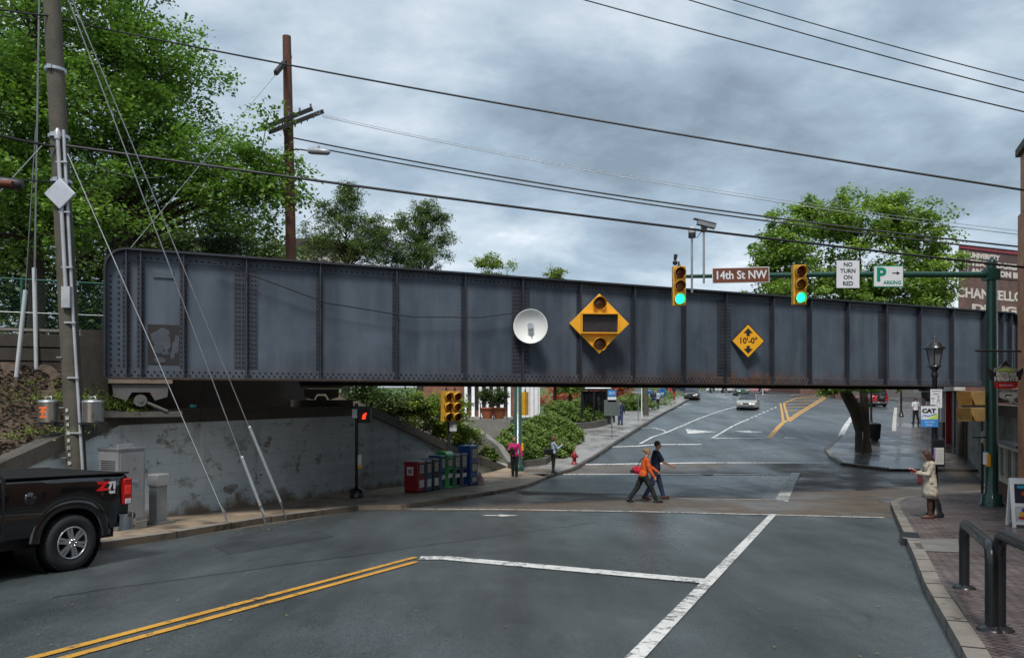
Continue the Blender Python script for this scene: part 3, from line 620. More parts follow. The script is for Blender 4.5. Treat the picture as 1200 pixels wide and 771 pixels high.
# small blank plates and the painted-out patch on the first panels
u1, u2 = gu(180), gu(203); m = MB(); m.bx(u1, u2, -.045, -.013, 2.2, 2.38); m.build('blank_plate', GM, br)
u1, u2 = gu(173), gu(213); m = MB(); m.bx(u1, u2, -.018, -.012, .28, 1.17); pp = m.build('brown_patch', M('brown_overpaint', (.014, .010, .010), .6), br)
m = MB(); ux = lambda t: u1+(u2-u1)*t; uz = lambda t: .28+.89*t
rr = random.Random(3)
for cx, cz, rx, rz_ in ((.45, .82, .2, .09), (.36, .62, .26, .14), (.30, .40, .16, .12), (.55, .55, .13, .2), (.80, .45, .11, .17), (.86, .62, .07, .13), (.72, .25, .07, .1), (.34, .12, .17, .07), (.2, .72, .1, .1), (.5, .3, .12, .05)):
    k = 18; m.prism([(ux(cx)+(u2-u1)*rx*math.cos(2*math.pi*i/k)*(1+.2*rr.uniform(-1, 1)), -.0185-.001*rr.random(), uz(cz)+.89*rz_*math.sin(2*math.pi*i/k)*(1+.2*rr.uniform(-1, 1))) for i in range(k)][::-1], (0, -.002-.003*rr.random(), 0))
m.build('blotches', M('patch_blue', (.05, .058, .075), .6), pp, fix=True)
# the right abutment
ra = thing('right_abutment', 'stained grey concrete abutment wall under the right end of the bridge', 'retaining wall')
st = [(22.9, 38.6, 1.7), (21.3, 35, 1.7), (18.06, 27.4, 1.7), (17.7, 26.6, 1.7)]
m = MB(); wall_run(m, st, 0, 0, .6, -.3); m.build('wall', M('abutment_grey', (.19, .195, .185), .75, bmp=.4, bs=14, var=.35, vs=.8, dirt=(.09, .075, .05), dirt_s=1.2, dirt_a=.52), ra, fix=True)
m = MB(); wall_run(m, st, 0, .12, .9, 0, .4); m.build('coping', DCONC, ra, fix=True)
m = MB(); m.prism([(18.2, 26.8, .8), (23, 38, .8), (30, 38, .8), (30, 26.8, .8)], (0, 0, .75)); m.build('seat', DCONC, ra, fix=True)
m = MB(); m.prism([(20.6, 28.6, 1.5), (24.2, 37, 1.5), (31, 37, 1.5), (31, 28.6, 1.5)], (0, 0, 1.6)); m.build('back_wall', DCONC, ra, fix=True)

# ================================================================== UTILITY POLES, GUYS, WIRES
def sag_pts(a, b, sag, n=16): a, b = Vector(a), Vector(b); return [a.lerp(b, i/n)-Vector((0, 0, sag*4*(i/n)*(1-i/n))) for i in range(n+1)]
def wire(label, a, b, sag=.2, r=.014, mat=None, group='overhead wires', name='overhead_wire', cat='wire', n=20):
    m = MB(); m.tube(sag_pts(a, b, sag, n), r, 5); o = m.build(name, mat or WIRE); return tag(o, label, cat, group)
up = thing('utility_pole', 'tall weathered grey wooden utility pole leaning slightly beside the metal cabinet', 'utility pole', (0, 0, 0))
pb, pt = Vector((-8.72, 15.5, g(15.5)+.1)), Vector((-9.42, 15.5, 12.5))
PA = lambda z: pb.lerp(pt, (z-pb.z)/(pt.z-pb.z))
m = MB(); m.tube([PA(z) for z in (-.7, 1, 3, 6, 9, 12.5)], [.185, .182, .176, .168, .16, .145], 20); m.build('pole', WOODP, up)
m = MB()
for dx, dy, r, z0, z1 in ((.08, -.185, .038, 3.95, 7.2), (.17, -.13, .03, -.5, 7.35)):
    m.tube([PA(z)+Vector((dx*(1 if z > 2 else 1.2), dy, 0)) for z in (z0, (z0+z1)/2, z1-.06, z1)], r, 10)
for z in (0, 1.3, 2.4, 3.5, 4.6, 5.7, 6.7): m.box(PA(z)+Vector((.13, -.18, 0)), (.22, .04, .03))
m.lathe(PA(7.25)+Vector((.08, -.185, 0)), [(.06, -.1), (.06, .05), (.02, .12)], 10); m.box(PA(4.0)+Vector((.1, -.2, 0)), (.17, .1, .42))
m.build('conduit', M('pale_conduit', (.4, .41, .43), .4, .3, bmp=.05), up)
m = MB(); c = PA(6.05)+Vector((.1, -.24, 0)); m.box(c, (.44, .05, .44), rot=Matrix.Rotation(R(45), 3, 'Y')); m.build('diamond_antenna', M('antenna_grey', (.42, .44, .5), .5), up, bevel=.012)
for z in (7.25, 6.35, 8.6, 11.0): m = MB(); m.lathe(PA(z), [(.2, -.03), (.2, .03)], 16, cap=False); m.box(PA(z)+Vector((0, -.2, 0)), (.09, .05, .08)); m.build('pole_band', GALV, up)
for z in (-.2, .8, 1.8, 2.8, 5): m = MB(); m.cyl(PA(z)+Vector((-.1, -.16, 0)), PA(z)+Vector((-.16, -.22, 0)), .02, n=6); m.build('step_bolt', GALV, up)
m = MB()
for k, z in enumerate((1.75, 1.6, 1.46, 1.3, 1.15, 1.0, .86, .7)): m.box(PA(z)+Vector((-.02, -.197, 0)), (.07 if k % 2 else .05, .006, .07))
m.build('stencil_marks', M('stencil_white', (.42, .42, .4), .7, dirt=(.1, .1, .08), dirt_s=12, dirt_a=.5), up)
for sx, lb in ((-1, 'round metal can with an orange sticker bracketed on the grey pole'), (1, 'round metal can without any sticker bracketed on the grey pole')):
    c = PA(1.72)+Vector((-.47 if sx < 0 else .42, -.05, 0)); t = thing('pole_canister', lb, 'canister', c, 0, 'cans on the utility pole')
    m = MB(); m.lathe((0, 0, -.21), [(.19, 0), (.2, .01), (.2, .38), (.205, .385), (.205, .42), (.19, .44), (.05, .46), (0, .46)], 24); m.build('can', SILVER, t)
    m = MB(); m.tube([(-.06, 0, .25), (-.05, 0, .3), (.05, 0, .3), (.06, 0, .25)], .012, 6); m.build('handle', GALV, t)
    m = MB(); m.box((0, 0, -.235), (.42, .34, .03)); m.tube([(-sx*.16, 0, -.26), (-sx*.34, .05, -.42), (-sx*.38, .05, -.75)], .03, 8); m.tube([(-sx*.3, 0, -.26), (-sx*.1, 0, -.26)], .02); m.build('bracket', BLACKM, t)
    if sx < 0:
        OR = M('orange_sticker', (.75, .13, .02), .5); m = MB()
        for z, w in ((.08, .16), (.04, .06), (-.0, .12), (-.05, .05), (-.1, .13)):
            for k in range(4): a = -math.pi/2+(k-1.5)*w/4/.2; m.box((.202*math.cos(a), .202*math.sin(a), z), (w/4+.004, .004, .035), a+math.pi/2)
        m.build('sticker', OR, t)
GUYM = M('guy_steel', (.5, .52, .54), .45, .4, bmp=0)
# guys anchored in the pavement
for (ax, ay), (g0x, g0y), (g1x, g1y), top, lb in (((335, 603), (290, 500), (328, 590), (66, -45), 'guy wire with a long white guard, right of the pair, anchored by the kerb'), ((311, 608), (282, 535), (309, 602), (64, -42), 'guy wire with a short white guard reaching down to the pavement edge'), ((268, 612), (259, 594), (264, 602), (79, 180), 'bare grey guy wire nearest the metal cabinet, without a white guard')):
    a = G(ax, ay, .14); e = W(top[0], top[1], 12.2 if top[1] < 0 else 15.4); t = thing('guy_wire', lb, 'guy wire', a, 0, 'guy wires of the leaning pole'); d = e-a
    m = MB(); m.tube([(0, 0, -.05), d*.5, d], .0105, 5); m.build('cable', GUYM, t)
    f0 = (ay-g1y)/(ay-top[1]); f1 = (ay-g0y)/(ay-top[1]); p, q = d*f0, d*f1
    # along the cable, image height and depth are not linear: solve for the fraction
    def frac(y):
        lo, hi = 0, 1
        for _ in range(30):
            k = (lo+hi)/2; w = a+d*k; yy = HY-(w.z-CZ)*F/w.y
            if yy > y: lo = k
            else: hi = k
        return lo
    p, q = d*frac(g1y), d*frac(g0y); big = (q-p).length > .4
    m = MB(); m.tube([p, q], .032 if big else .022, 8); m.build('guard', M('guard_white', (.72, .73, .74), .4, bmp=.02, var=.05, dirt=(.4, .38, .33), dirt_s=3, dirt_a=.6) if big else GALV, t)
    m = MB(); m.tube([(0, 0, -.1), d*.035], .018, 6); m.cyl(d*.03, d*.036, .035, n=8); m.build('anchor_rod', GALV, t)
for (x0, y0), (x1, y1), (x2, y2), Y, lb in (((16, 467), (30, 340), (42, 150), 16.6, 'leaning white pipe guard on the bank, lower of the two'), ((43, 441), (40, 314), (46, -30), 17.2, 'upright white pipe guard standing higher on the bank')):
    t = thing('guy_wire', lb, 'guy wire', W(x0, y0, Y), 0, 'guards on the bank'); a = W(x0, y0, Y)
    m = MB(); m.tube([(0, 0, -.1), W(x1, y1, Y)-a], .045, 8); m.build('guard', M('guard_grey', (.42, .44, .46), .5, bmp=.1), t)
    m = MB(); m.tube([W(x1, y1, Y)-a, W(x2, y2, 15.8)-a], .011, 5); m.build('cable', WIREG, t)
# second pole behind the bridge
p2 = thing('utility_pole', 'dark brown utility pole with crossarms rising behind the left part of the bridge', 'utility pole', W(343.5, 303, 28)-Vector((0, 0, 3.4)))
b = Vector((0, 0, 0)); hgt = W(336, 43, 28)-Vector(p2.location)
m = MB(); m.tube([(0, 0, -1.5), hgt*.5, hgt], [.2, .18, .15], 16); m.build('pole', REDWOOD, p2)
L0 = Vector(p2.location); q = lambda x, y, Y=27.75: W(x, y, Y)-L0
CA = M('crossarm_wood', (.03, .025, .024), .85, bmp=.4)
def beam(m, a, b, w, h):
    a, b = Vector(a), Vector(b); d = (b-a).normalized(); s_ = d.cross(Vector((0, 0, 1))).normalized(); u_ = s_.cross(d); R3 = Matrix((d, s_, u_)).transposed(); m.box((a+b)/2, ((b-a).length, w, h), rot=R3)
m = MB(); beam(m, q(323, 86, 26.6), q(340, 66, 28.6), .12, .16); m.build('crossarm', CA, p2)
m = MB(); beam(m, q(304, 152, 26.6), q(365, 128, 28.9), .12, .15); m.tube([q(330, 140, 27.6), q(336, 172, 27.8)], .03, 6); m.build('crossarm', CA, p2)
m = MB(); beam(m, q(316, 155, 26.9), q(378, 131, 29.2), .12, .15); m.build('crossarm', CA, p2)
for k in range(10):
    f = k/9; m = MB(); c = q(306+58*f, 147-22*f, 26.7+2.1*f) if k % 2 else q(346+32*(f), 146-15*f, 28+1.1*f)
    m.lathe(c, [(.015, -.1), (.04, 0), (.03, .03), (.045, .06), (.02, .11), (0, .12)], 8); m.build('insulator', M('insulator_glass', (.10, .10, .11), .2), p2)
ll = thing('street_light', 'grey cobra head street light hanging out from the brown pole', 'street light', W(362, 177, 27.2))
m = MB(); m.tube([W(338, 176, 27.9)-W(362, 177, 27.2), (-.3, 0, .05), (0, 0, 0)], .025, 8); m.build('arm', BLACKM, ll)
m = MB(); m.tube([(-.02, 0, .0), (.1, 0, .0), (.4, 0, -.02), (.68, -.05, -.06), (.76, -.05, -.07)], [.09, .12, .12, .11, .05], 14); m.cyl((.35, 0, .1), (.35, 0, .17), .04); m.build('lamp_head', M('lamp_grey', (.25, .26, .28), .45, .3), ll)
wire('heavy black cable at the very top, crossing the brown pole above its arms', W(-60, -4, 26.5), W(1290, 237, 17), .25, .028)
wire('heavy black cable from the leaning grey pole down past the lane signals', W(78, 171, 15.35), W(1300, 324, 19.5), .12, .03)
wire('upper one of two close black cables running right from the brown pole', W(344, 162, 27.9), W(1290, 299, 22), .35, .028)
wire('lower one of two close black cables running right from the brown pole', W(384, 176, 27.5), W(1290, 305, 22), .28, .026)
wire('thin grey wire from the crossarm tip of the brown pole', W(378, 137, 28.9), W(1290, 286, 24), .4, .013, WIREG)
wire('thin wire just above the crossarm tip wire of the brown pole', W(370, 133, 28.5), W(1290, 281, 24), .42, .008, WIREG)
wire('lowest of the three wires across the upper right sky', W(560, -35, 17), W(1290, 152, 15), .1, .014)
wire('middle of the three wires across the upper right sky', W(700, -33, 17), W(1290, 131, 15), .1, .013)
wire('highest of the three wires across the upper right sky', W(740, -37, 17), W(1290, 117, 15), .1, .012)
wire('black cable arriving from the left at the leaning grey pole', W(-60, 141, 14), W(64, 172, 15.3), .05, .026)
wire('thin cable into the leaning grey pole below the black cable', W(-60, 202, 14), W(62, 213, 15.35), .03, .014)
wire('bundle of thin wires at the top left running into the leaning pole', W(-60, -2, 14), W(60, 19, 15.4), .05, .02)
wire('thin wire at the top left just under the bundle', W(-60, 12, 14), W(110, 24, 17), .05, .01)
wire('diagonal grey stay wire left of the diamond plate', W(0, 225, 15), W(53, 167, 15.3), .0, .012, WIREG)
wire('thin service wire drooping right from the conduit head', W(82, 182, 15.3), W(200, 205, 26), .25, .008, WIREG)
wire('thin stay running down from the top arm of the brown pole', W(323, 88, 26.6), W(120, 330, 19), .0, .009, WIREG)
wire('vertical lashed cable just left of the leaning pole', W(47, -40, 15.6), W(41, 330, 17), .0, .012, WIREG)
m = MB(); c = [W(x, y, 14.5) for x, y in ((-40, 209), (27, 217))]; m.tube([c[0], c[0].lerp(c[1], .02), c[0].lerp(c[1], .95), c[1]], [.04, .11, .11, .05], 12)
o = m.build('cable_closure', DARK); tag(o, 'black cable splice case with an orange patch at the left edge', 'cable splice')
m = MB(); m.tube([W(x, y, 14.38) for x, y in ((-6, 214), (15, 215.5))], .055, 8); m.build('orange_patch', M('orange_dull', (.13, .03, .012), .7), o)
m = MB(); pts = [gpt(gu(x), .06, 0)*1 for x in (245, 300, 380, 480, 560, 598)]; ys = (306, 325, 355, 371.5, 372, 367)
m.tube([Vector((p.x, p.y, CZ+(HY-y)*p.y/F)) for p, y in zip([gpt(gu(x), .24) for x in (245, 300, 380, 480, 560, 598)], ys)], .014, 6); o = m.build('bridge_cable', WIRE); tag(o, 'thin black cable slung along the face of the girder to the dish', 'wire')
# ================================================================== ROADSIDE CABINETS
mc = thing('utility_cabinet', 'tall brushed metal utility cabinet on a concrete base behind the pickup', 'cabinet', (-8.0, 15.75, g(15.75)+.13), -RA)
m = MB(); m.bx(-.31, .31, -.35, .35, 0, .16); m.build('base', CONC, mc, bevel=.01)
m = MB(); m.bx(-.28, .28, -.32, .32, .16, 1.62); m.build('body', M('cabinet_steel', (.36, .36, .37), .38, .55, bmp=.06, var=.1), mc, bevel=.008)
m = MB(); m.bx(-.3, .3, -.34, .34, 1.622, 1.68); m.bx(-.12, .12, -.2, .2, 1.682, 1.74); m.build('lid', SILVER, mc, bevel=.01)
m = MB(); m.bx(.282, .296, -.28, .28, .22, 1.56); dr_ = m.build('door', M('cabinet_steel2', (.40, .40, .41), .34, .6, bmp=.05, var=.1), mc, bevel=.004)
m = MB(); m.bx(.297, .32, -.02, .1, .95, .99); m.cyl((.297, .04, 1.25), (.303, .04, 1.25), .03); m.build('handle', CHROME, dr_)
m = MB()
for k in range(6): m.bx(-.2, .2, -.327, -.321, 1.2+.04*k, 1.215+.04*k)
m.build('louvre', DARK, mc)
mp_ = thing('meter_pedestal', 'narrow grey meter pedestal standing right of the tall metal cabinet', 'pedestal', (-7.72, 16.75, g(16.75)+.13), -RA)
m = MB(); m.bx(-.12, .12, -.14, .14, 0, 1.02); m.build('post', M('pedestal_grey', (.30, .31, .31), .5, .3), mp_, bevel=.01)
m = MB(); m.bx(-.13, .16, -.17, .17, .82, 1.08); m.build('meter_box', M('pedestal_light', (.40, .41, .41), .4, .4), mp_, bevel=.02)
m = MB(); m.bx(-.25, .25, -.25, .25, -.05, .05); m.build('base', CONC, mp_)

# ================================================================== TRAFFIC SIGNALS AND SIGNS
RED_L = glassm('lens_red', (.09, .006, .004), .25); AMB_L = glassm('lens_amber', (.12, .05, .005), .25); GRN_L = glow('lens_green_lit', (.01, 1.0, .42), 1.6)
def visor(m, c, r, L_, d=-1, n=16, cut=.22):
    """open hood that hangs over a lens; d: direction along local y"""
    rows = []
    for k in range(n+1):
        a = -math.pi/2+cut*math.pi+(2*math.pi-2*cut*math.pi)*k/n
        w = L_*(.55+.45*max(0, math.sin(a))); p = (c[0]+r*math.cos(a), c[1], c[2]+r*math.sin(a)); i = r-.008
        rows.append([p, (p[0], c[1]+d*w, p[2]-.02), (c[0]+i*math.cos(a), c[1]+d*w, c[2]+i*math.sin(a)-.02), (c[0]+i*math.cos(a), c[1], c[2]+i*math.sin(a))])
    m.grid(rows, True, True)
def signal(label, loc, rz, lit=None, group='traffic lights over the lanes', s=1.0, mat=None, back=False):
    t = thing('traffic_light', label, 'traffic light', loc, rz, group); mat = mat or YEL
    m = MB(); m.bx(-.17, .17, -.09, .09, -.53, .53)
    for z in (-.177, .177): m.bx(-.175, .175, -.095, .095, z-.008, z+.008)
    m.build('housing', mat, t, bevel=.02)
    for k, z in enumerate((.35, 0, -.35)):
        v = MB(); visor(v, (0, -.092, z), .148, .24); vo = v.build('visor', mat if back else YEL, t, fix=True)
        l = MB(); l.ball((0, -.085, z), (.132, .045, .132), 18, 8); on = lit == k
        l.build('lens', (GRN_L if on else (RED_L, AMB_L, glassm('lens_green', (.003, .03, .015), .25))[k]), t)
        if not on:
            ring = MB(); ring.lathe((0, -.095, z), [(.15, 0), (.15, .012), (.132, .012), (.132, 0)], 18, axis=(0, -1, 0), cap=False); ring.build('bezel', DARK, t)
    m = MB(); m.cyl((0, 0, .53), (0, 0, .66), .025); m.lathe((0, 0, .53), [(.06, 0), (.06, .03)], 10); m.build('hanger', DARK, t)
    t.scale = (s, s, s); return t
ma = thing('mast_arm_pole', 'thick dark green signal pole with a long arm over the road', 'signal pole', G(1162, 592.5, .142))
ML = Vector(ma.location); AZ = W(1158, 322, ML.y).z-ML.z
m = MB(); m.lathe((0, 0, 0), [(.3, 0), (.3, .05), (.26, .09), (.24, .3), (.165, .34), (.16, 1.2), (.128, AZ), (.12, AZ+.3)], 24); m.lathe((0, 0, AZ+.3), [(.14, 0), (.14, .04), (.1, .1), (.04, .14), (.025, .18), (0, .19)], 18); m.build('shaft', GREEN, ma)
arm_end = W(800, 324, ML.y)-ML
m = MB(); m.tube([(-.1, 0, AZ), arm_end*.5+Vector((0, 0, AZ*.5+.03)), (arm_end.x, 0, arm_end.z)], [.085, .075, .05], 16); m.bx(-.19, .15, -.15, .15, AZ-.15, AZ+.15); m.build('arm', GREEN, ma)
m = MB()
for a in range(4): m.lathe((.24*math.cos(a*math.pi/2+.78), .24*math.sin(a*math.pi/2+.78), .04), [(.03, 0), (.03, .07), (0, .08)], 8)
m.build('anchor_bolts', DARK, ma)
YA = ML.y-.14
signal('traffic light showing green at the far left end of the green arm', W(795.5, 335.5, YA), 0, 2)
signal('traffic light showing green between the street name and turn signs', W(936, 334, YA), 0, 2)
m = MB(); c = W(795.5, 308, YA); m.ball(c+Vector((-.1, 0, .0)), .07); m.cyl(c+Vector((-.1, 0, 0)), c+Vector((-.1, 0, .14)), .03); m.cyl(c+Vector((-.1, 0, .1)), c+Vector((-.08, 0, .22)), .045, .05); o = m.build('emergency_sensor', DARK); tag(o, 'small black sensor on top of the far left traffic light', 'sensor')
def panel_sign(name, label, cat, px, py, w, h, Y, face, rim, parent=None, rz=0, th=.012, bev=.02, back=None):
    t = thing(name, label, cat, W(px, py, Y), rz)
    m = MB(); m.bx(-w/2, w/2, -th/2, th/2, -h/2, h/2); m.build('plate', rim, t, bevel=.004)
    m = MB(); m.bx(-w/2+bev, w/2-bev, -th/2-.005, -th/2-.001, -h/2+bev, h/2-bev); m.build('face', face, t)
    m = MB(); m.bx(-.03, .03, th/2, th/2+.12, -.04, .04); m.build('clamp', GALV, t); return t
SW = M('sign_white', (.62, .64, .68), .45, bmp=.02, var=.06); SB = M('sign_black', (.015, .015, .018), .5, bmp=0); SBR = M('sign_brown', (.14, .045, .022), .45, bmp=.02, var=.1); SG = M('sign_green', (.0, .22, .12), .45, bmp=0, var=.05)
t = panel_sign('street_name_sign', 'brown street name sign hanging on the green arm', 'sign', 868, 322.5, 1.54, .42, YA, SBR, SW); t.rotation_euler.y = R(-1.2)
lettering('14th St NW', .31, SW, t, (0, -.013, -.005), bold=.007, sx=.9)
t = panel_sign('turn_sign', 'white no turn on red sign on the green arm', 'sign', 993.5, 321.5, .64, .76, YA, SW, SB, bev=.012)
for k, s_ in enumerate(('NO', 'TURN', 'ON', 'RED')): lettering(s_, .155, SB, t, (0, -.013, .255-.17*k), bold=.003)
t = panel_sign('parking_sign', 'white parking sign with green letter and arrow on the green arm', 'sign', 1041, 324, .82, .58, YA, SW, SG, bev=.025)
lettering('P', .5, SG, t, (-.2, -.013, .03), bold=.02); lettering('ARKING', .13, SG, t, (.1, -.013, -.17), bold=.004)
m = MB(); m.bx(.1, .24, -.016, -.012, .075, .1); m.prism([(.22, -.012, .04), (.31, -.012, .0875), (.22, -.012, .135)], (0, -.004, 0)); m.build('arrow', SB, t)
for x, ytop, dish, lb in ((811, 270, 0, 'thin post with a small dome sensor on the green arm'), (825, 264, 1, 'thin post with a long camera housing on the green arm')):
    base = W(x, 332, YA); t = thing('detection_camera', lb, 'camera', base, 0, 'cameras on the signal arm'); h = W(x, ytop, YA).z-base.z
    m = MB(); m.cyl((0, .02, -.25 if not dish else 0), (0, .02, h), .03); m.build('post', GALV, t)
    if dish:
        m = MB(); R3 = Matrix.Rotation(R(14), 3, 'Y'); m.box((.06, 0, h+.02), (.5, .16, .13), rot=R3); m.box((.02, 0, h+.1), (.62, .2, .02), rot=R3); m.build('camera', M('cam_grey', (.2, .21, .22), .5), t, bevel=.01); m = MB(); m.box((0, 0, h-.1), (.14, .12, .16)); m.tube([(0, -.08, h-.05), (-.1, -.08, h-.2), (-.2, -.05, h-.35), (-.3, 0, h-.3)], .01); m.build('mount', DARK, t)
    else:
        m = MB(); m.ball((0, 0, h-.02), (.11, .11, .13)); m.build('dome', M('cam_pale', (.45, .46, .48), .4), t); m = MB(); m.lathe((0, 0, h-.2), [(.1, 0), (.1, .12)], 12); m.build('mount', DARK, t)
YEL2 = M('signal_ochre', (.60, .38, .13), .5, bmp=.05, dirt=(.3, .17, .05), dirt_a=.6)
# pedestrian gear and the pair of signals on the green pole, seen from behind/side
for dx, dy, lb in ((-.66, .1, 'boxy yellow signal cluster beside the green pole, left column'), (-.36, .02, 'boxy yellow signal column pressed against the green pole')):
    t = thing('pedestrian_signal', lb, 'pedestrian signal', ML+Vector((dx, dy, W(1150, 476, ML.y).z-ML.z)), R(55) if dx < -.5 else R(-10), 'signals on the green pole'); t.scale = (1.0, 1.0, .95)
    for z in (-.23, .23):
        m = MB(); s2 = -.36; m.prism([(-.12, -.17, z-.2), (-.12, -.17, z+.2), (.12, -.17, z+.2), (.12, -.17, z-.2)], (0, .34, 0)); bo = m.build('housing', YEL2, t, bevel=.02, fix=True)
        m = MB(); m.prism([(-.121, -.16, z+.19), (-.56 if dx < -.5 else -.3, -.16, z+.19), (-.121, -.16, z-.16)], (0, .32, 0)); m.build('hood', YEL2, t, fix=True); m = MB(); m.prism([(-.123, -.13, z+.16), (-.5 if dx < -.5 else -.26, -.165, z+.175), (-.5 if dx < -.5 else -.26, -.165, z+.155), (-.123, -.13, z-.1)], (0, -.001, 0)); m.build('hood_opening', DARK, t, fix=True)
m = MB(); m.tube([(-.02, 0, 2.9), (-.55, .08, 2.9), (-.55, .1, 2.8)], .03); m.tube([(-.02, 0, 1.86), (-.5, .08, 1.86)], .03); m.build('bracket', GREEN, ma)
for p, lb, c in ((W(1155, 537, ML.y-.25), 'yellow and white push button on the green pole', WHITE), (W(1152.5, 512, ML.y+1.0), 'small white and yellow button box left of the green pole', GALV)):
    t = thing('push_button', lb, 'push button', p, 0, 'crossing buttons'); m = MB(); m.bx(-.04, .04, -.06, .06, -.16, .16); m.build('plate', c, t, bevel=.01); m = MB(); m.bx(-.0, .1, -.08, .04, -.22, .12) ; m.build('button_box', M('button_yellow', (.75, .35, .02), .4, bmp=0), t, bevel=.02)
t = thing('button_post', 'thin grey post carrying the button box beyond the green pole', 'post', ML+Vector((.42, 1.1, 0))); m = MB(); m.cyl((0, 0, 0), (0, 0, 2.4), .035); m.build('post', BLACKM, t)
# lamp post with the bus stop signs
lp = thing('street_lamp', 'black lantern street lamp beside the woman in the pale coat', 'street lamp', G(1100, 607.5, .142)+Vector((.1, .35, 0)))
LL = Vector(lp.location); LH = W(1098, 395, LL.y).z-LL.z
def lantern_post(lp, H):
    m = MB(); m.lathe((0, 0, 0), [(.2, 0), (.2, .06), (.16, .1), (.13, .3), (.09, .38), (.075, .5), (.07, 1.0), (.055, H-.95), (.075, H-.93), (.075, H-.85), (.05, H-.8), (.1, H-.72), (.13, H-.68)], 18); m.build('post', BLACKM, lp)
    m = MB(); n = 6
    for k in range(n):
        a = 2*math.pi*k/n; b_ = 2*math.pi*(k+1)/n; r0, r1 = .11, .19; z0, z1 = H-.66, H-.28
        p = [(r0*math.cos(a), r0*math.sin(a), z0), (r0*math.cos(b_), r0*math.sin(b_), z0), (r1*math.cos(b_), r1*math.sin(b_), z1), (r1*math.cos(a), r1*math.sin(a), z1)]
        m.add(p, [(0, 1, 2, 3)])
    m.build('glass', glassm('lantern_glass', (.10, .11, .12), .1), lp)
    m = MB()
    for k in range(n): a = 2*math.pi*k/n; m.tube([(.113*math.cos(a), .113*math.sin(a), H-.68), (.194*math.cos(a), .194*math.sin(a), H-.27)], .012, 5)
    m.lathe((0, 0, H-.28), [(.24, 0), (.24, .03), (.17, .08), (.15, .14), (.06, .19), (.03, .22), (.035, .25), (.01, .28), (0, .32)], 18); m.lathe((0, 0, H-.7), [(.15, 0), (.15, .03), (.1, .05)], 12); m.build('lantern_frame', BLACKM, lp)
lantern_post(lp, LH)
YL = LL.y-.1
SKYB = M('sign_blue', (.04, .22, .55), .45, bmp=0); SGN = M('sign_lime', (.45, .6, .12), .45, bmp=0)
t = panel_sign('notice_sign', 'small white notice sign with black figures high on the lamp post', 'sign', 1097, 467, .46, .72, YL-.02, SW, SB, bev=.01)
t.scale = (.62,)*3
lettering('STUDENTS', .07, SB, t, (0, -.013, .28)); lettering('ONLY', .09, SB, t, (0, -.013, .17)); lettering('BUS', .07, SB, t, (-.12, -.013, .0)); lettering('&', .07, SB, t, (-.12, -.013, -.1))
m = MB(); m.lathe((.08, -.012, -.06), [(.05, 0), (.05, .003), (.04, .003), (.04, 0)], 16, axis=(0, -1, 0), cap=False); m.tube([(.02, -.013, -.2), (.08, -.013, -.02), (.14, -.013, -.2)], .008, 5); m.ball((.08, -.013, .07), (.03, .004, .03), 10, 6); m.bx(-.2, -.04, -.014, -.012, -.26, -.23); m.build('pictogram', SB, t)
t = panel_sign('bus_stop_sign', 'white and blue bus stop sign halfway up the lamp post', 'sign', 1089, 488, .64, .78, YL-.05, SW, SB, bev=.01)
t.scale = (.64,)*3
lettering('CAT', .2, SB, t, (-.02, -.014, .2), bold=.012, sx=1.25)
m = MB(); m.bx(-.31, .31, -.016, -.012, -.38, -.1); m.build('blue_band', SKYB, t)
m = MB(); m.prism([(-.1, -.012, -.095), (.31, -.012, -.095), (.31, -.012, .12)], (0, -.004, 0)); m.build('lime_wedge', SGN, t, fix=True)
m = MB(); m.tube([(-.28, -.016, -.02), (-.22, -.016, .06), (-.05, -.016, .02), (.15, -.016, .08), (.25, -.016, .1)], .014, 5); m.build('ribbon', SKYB, t)
lettering('BUS STOP', .075, SW, t, (0, -.017, -.2)); lettering('ROUTES', .07, SW, t, (0, -.017, -.31))
t = thing('timetable_case', 'black timetable case with a pale sheet on the lamp post', 'timetable', W(1098, 528, YL-.0))
t.scale = (.56, .8, .62)
m = MB(); m.bx(-.26, .26, -.09, -.02, -.6, .42); m.build('case', BLACKM, t, bevel=.015)
m = MB(); m.bx(-.2, .21, -.096, -.092, -.5, .12); m.build('sheet', M('paper', (.5, .5, .46), .5, bmp=0, var=.08), t)
m = MB(); m.bx(-.19, -.14, -.1, -.097, -.35, .1); m.build('purple_strip', M('purple', (.18, .08, .4), .5, bmp=0), t)
m = MB()
for k in range(9): m.bx(-.1, .17, -.099, -.097, .04-.055*k, .048-.055*k)
m.build('print', M('print_grey', (.2, .2, .22), .6, bmp=0), t)
# signs on the bridge
gy = lambda px, out: gpt(gu(px), out)
p = gy(702, .42); t = thing('warning_beacon', 'large yellow diamond warning panel with two dark lamps on the girder', 'warning sign', W(702, 379.5, p.y), R(3))
hd = .83; m = MB(); m.prism([(-hd, -.06, 0), (0, -.06, -hd), (hd, -.06, 0), (0, -.06, hd)], (0, .1, 0)); m.build('diamond_panel', SIGNYEL, t, fix=True, bevel=.008)
for z in (.56, -.56):
    v = MB(); visor(v, (0, -.062, z), .185, .26, cut=.12); vo = v.build('lamp_hood', SIGNYEL, t, fix=True)
    l = MB(); l.ball((0, -.06, z), (.165, .05, .165), 20, 8); l.build('lamp', glassm('beacon_lens', (.10, .03, .01), .25), vo)
m = MB(); w2, h2, dp = .52, .28, .16
for x0, x1, z0, z1 in ((-w2, w2, h2-.03, h2), (-w2, w2, -h2, -h2+.03), (-w2, -w2+.03, -h2+.032, h2-.032), (w2-.03, w2, -h2+.032, h2-.032)): m.bx(x0, x1, -.06-dp, -.061, z0, z1)
m.build('display_hood', SIGNYEL, t)
m = MB(); m.bx(-w2+.03, w2-.03, -.075, -.063, -h2+.03, h2-.03)
for k in range(9): m.bx(-.44+.1*k, -.43+.1*k, -.079, -.076, -.24, .24)
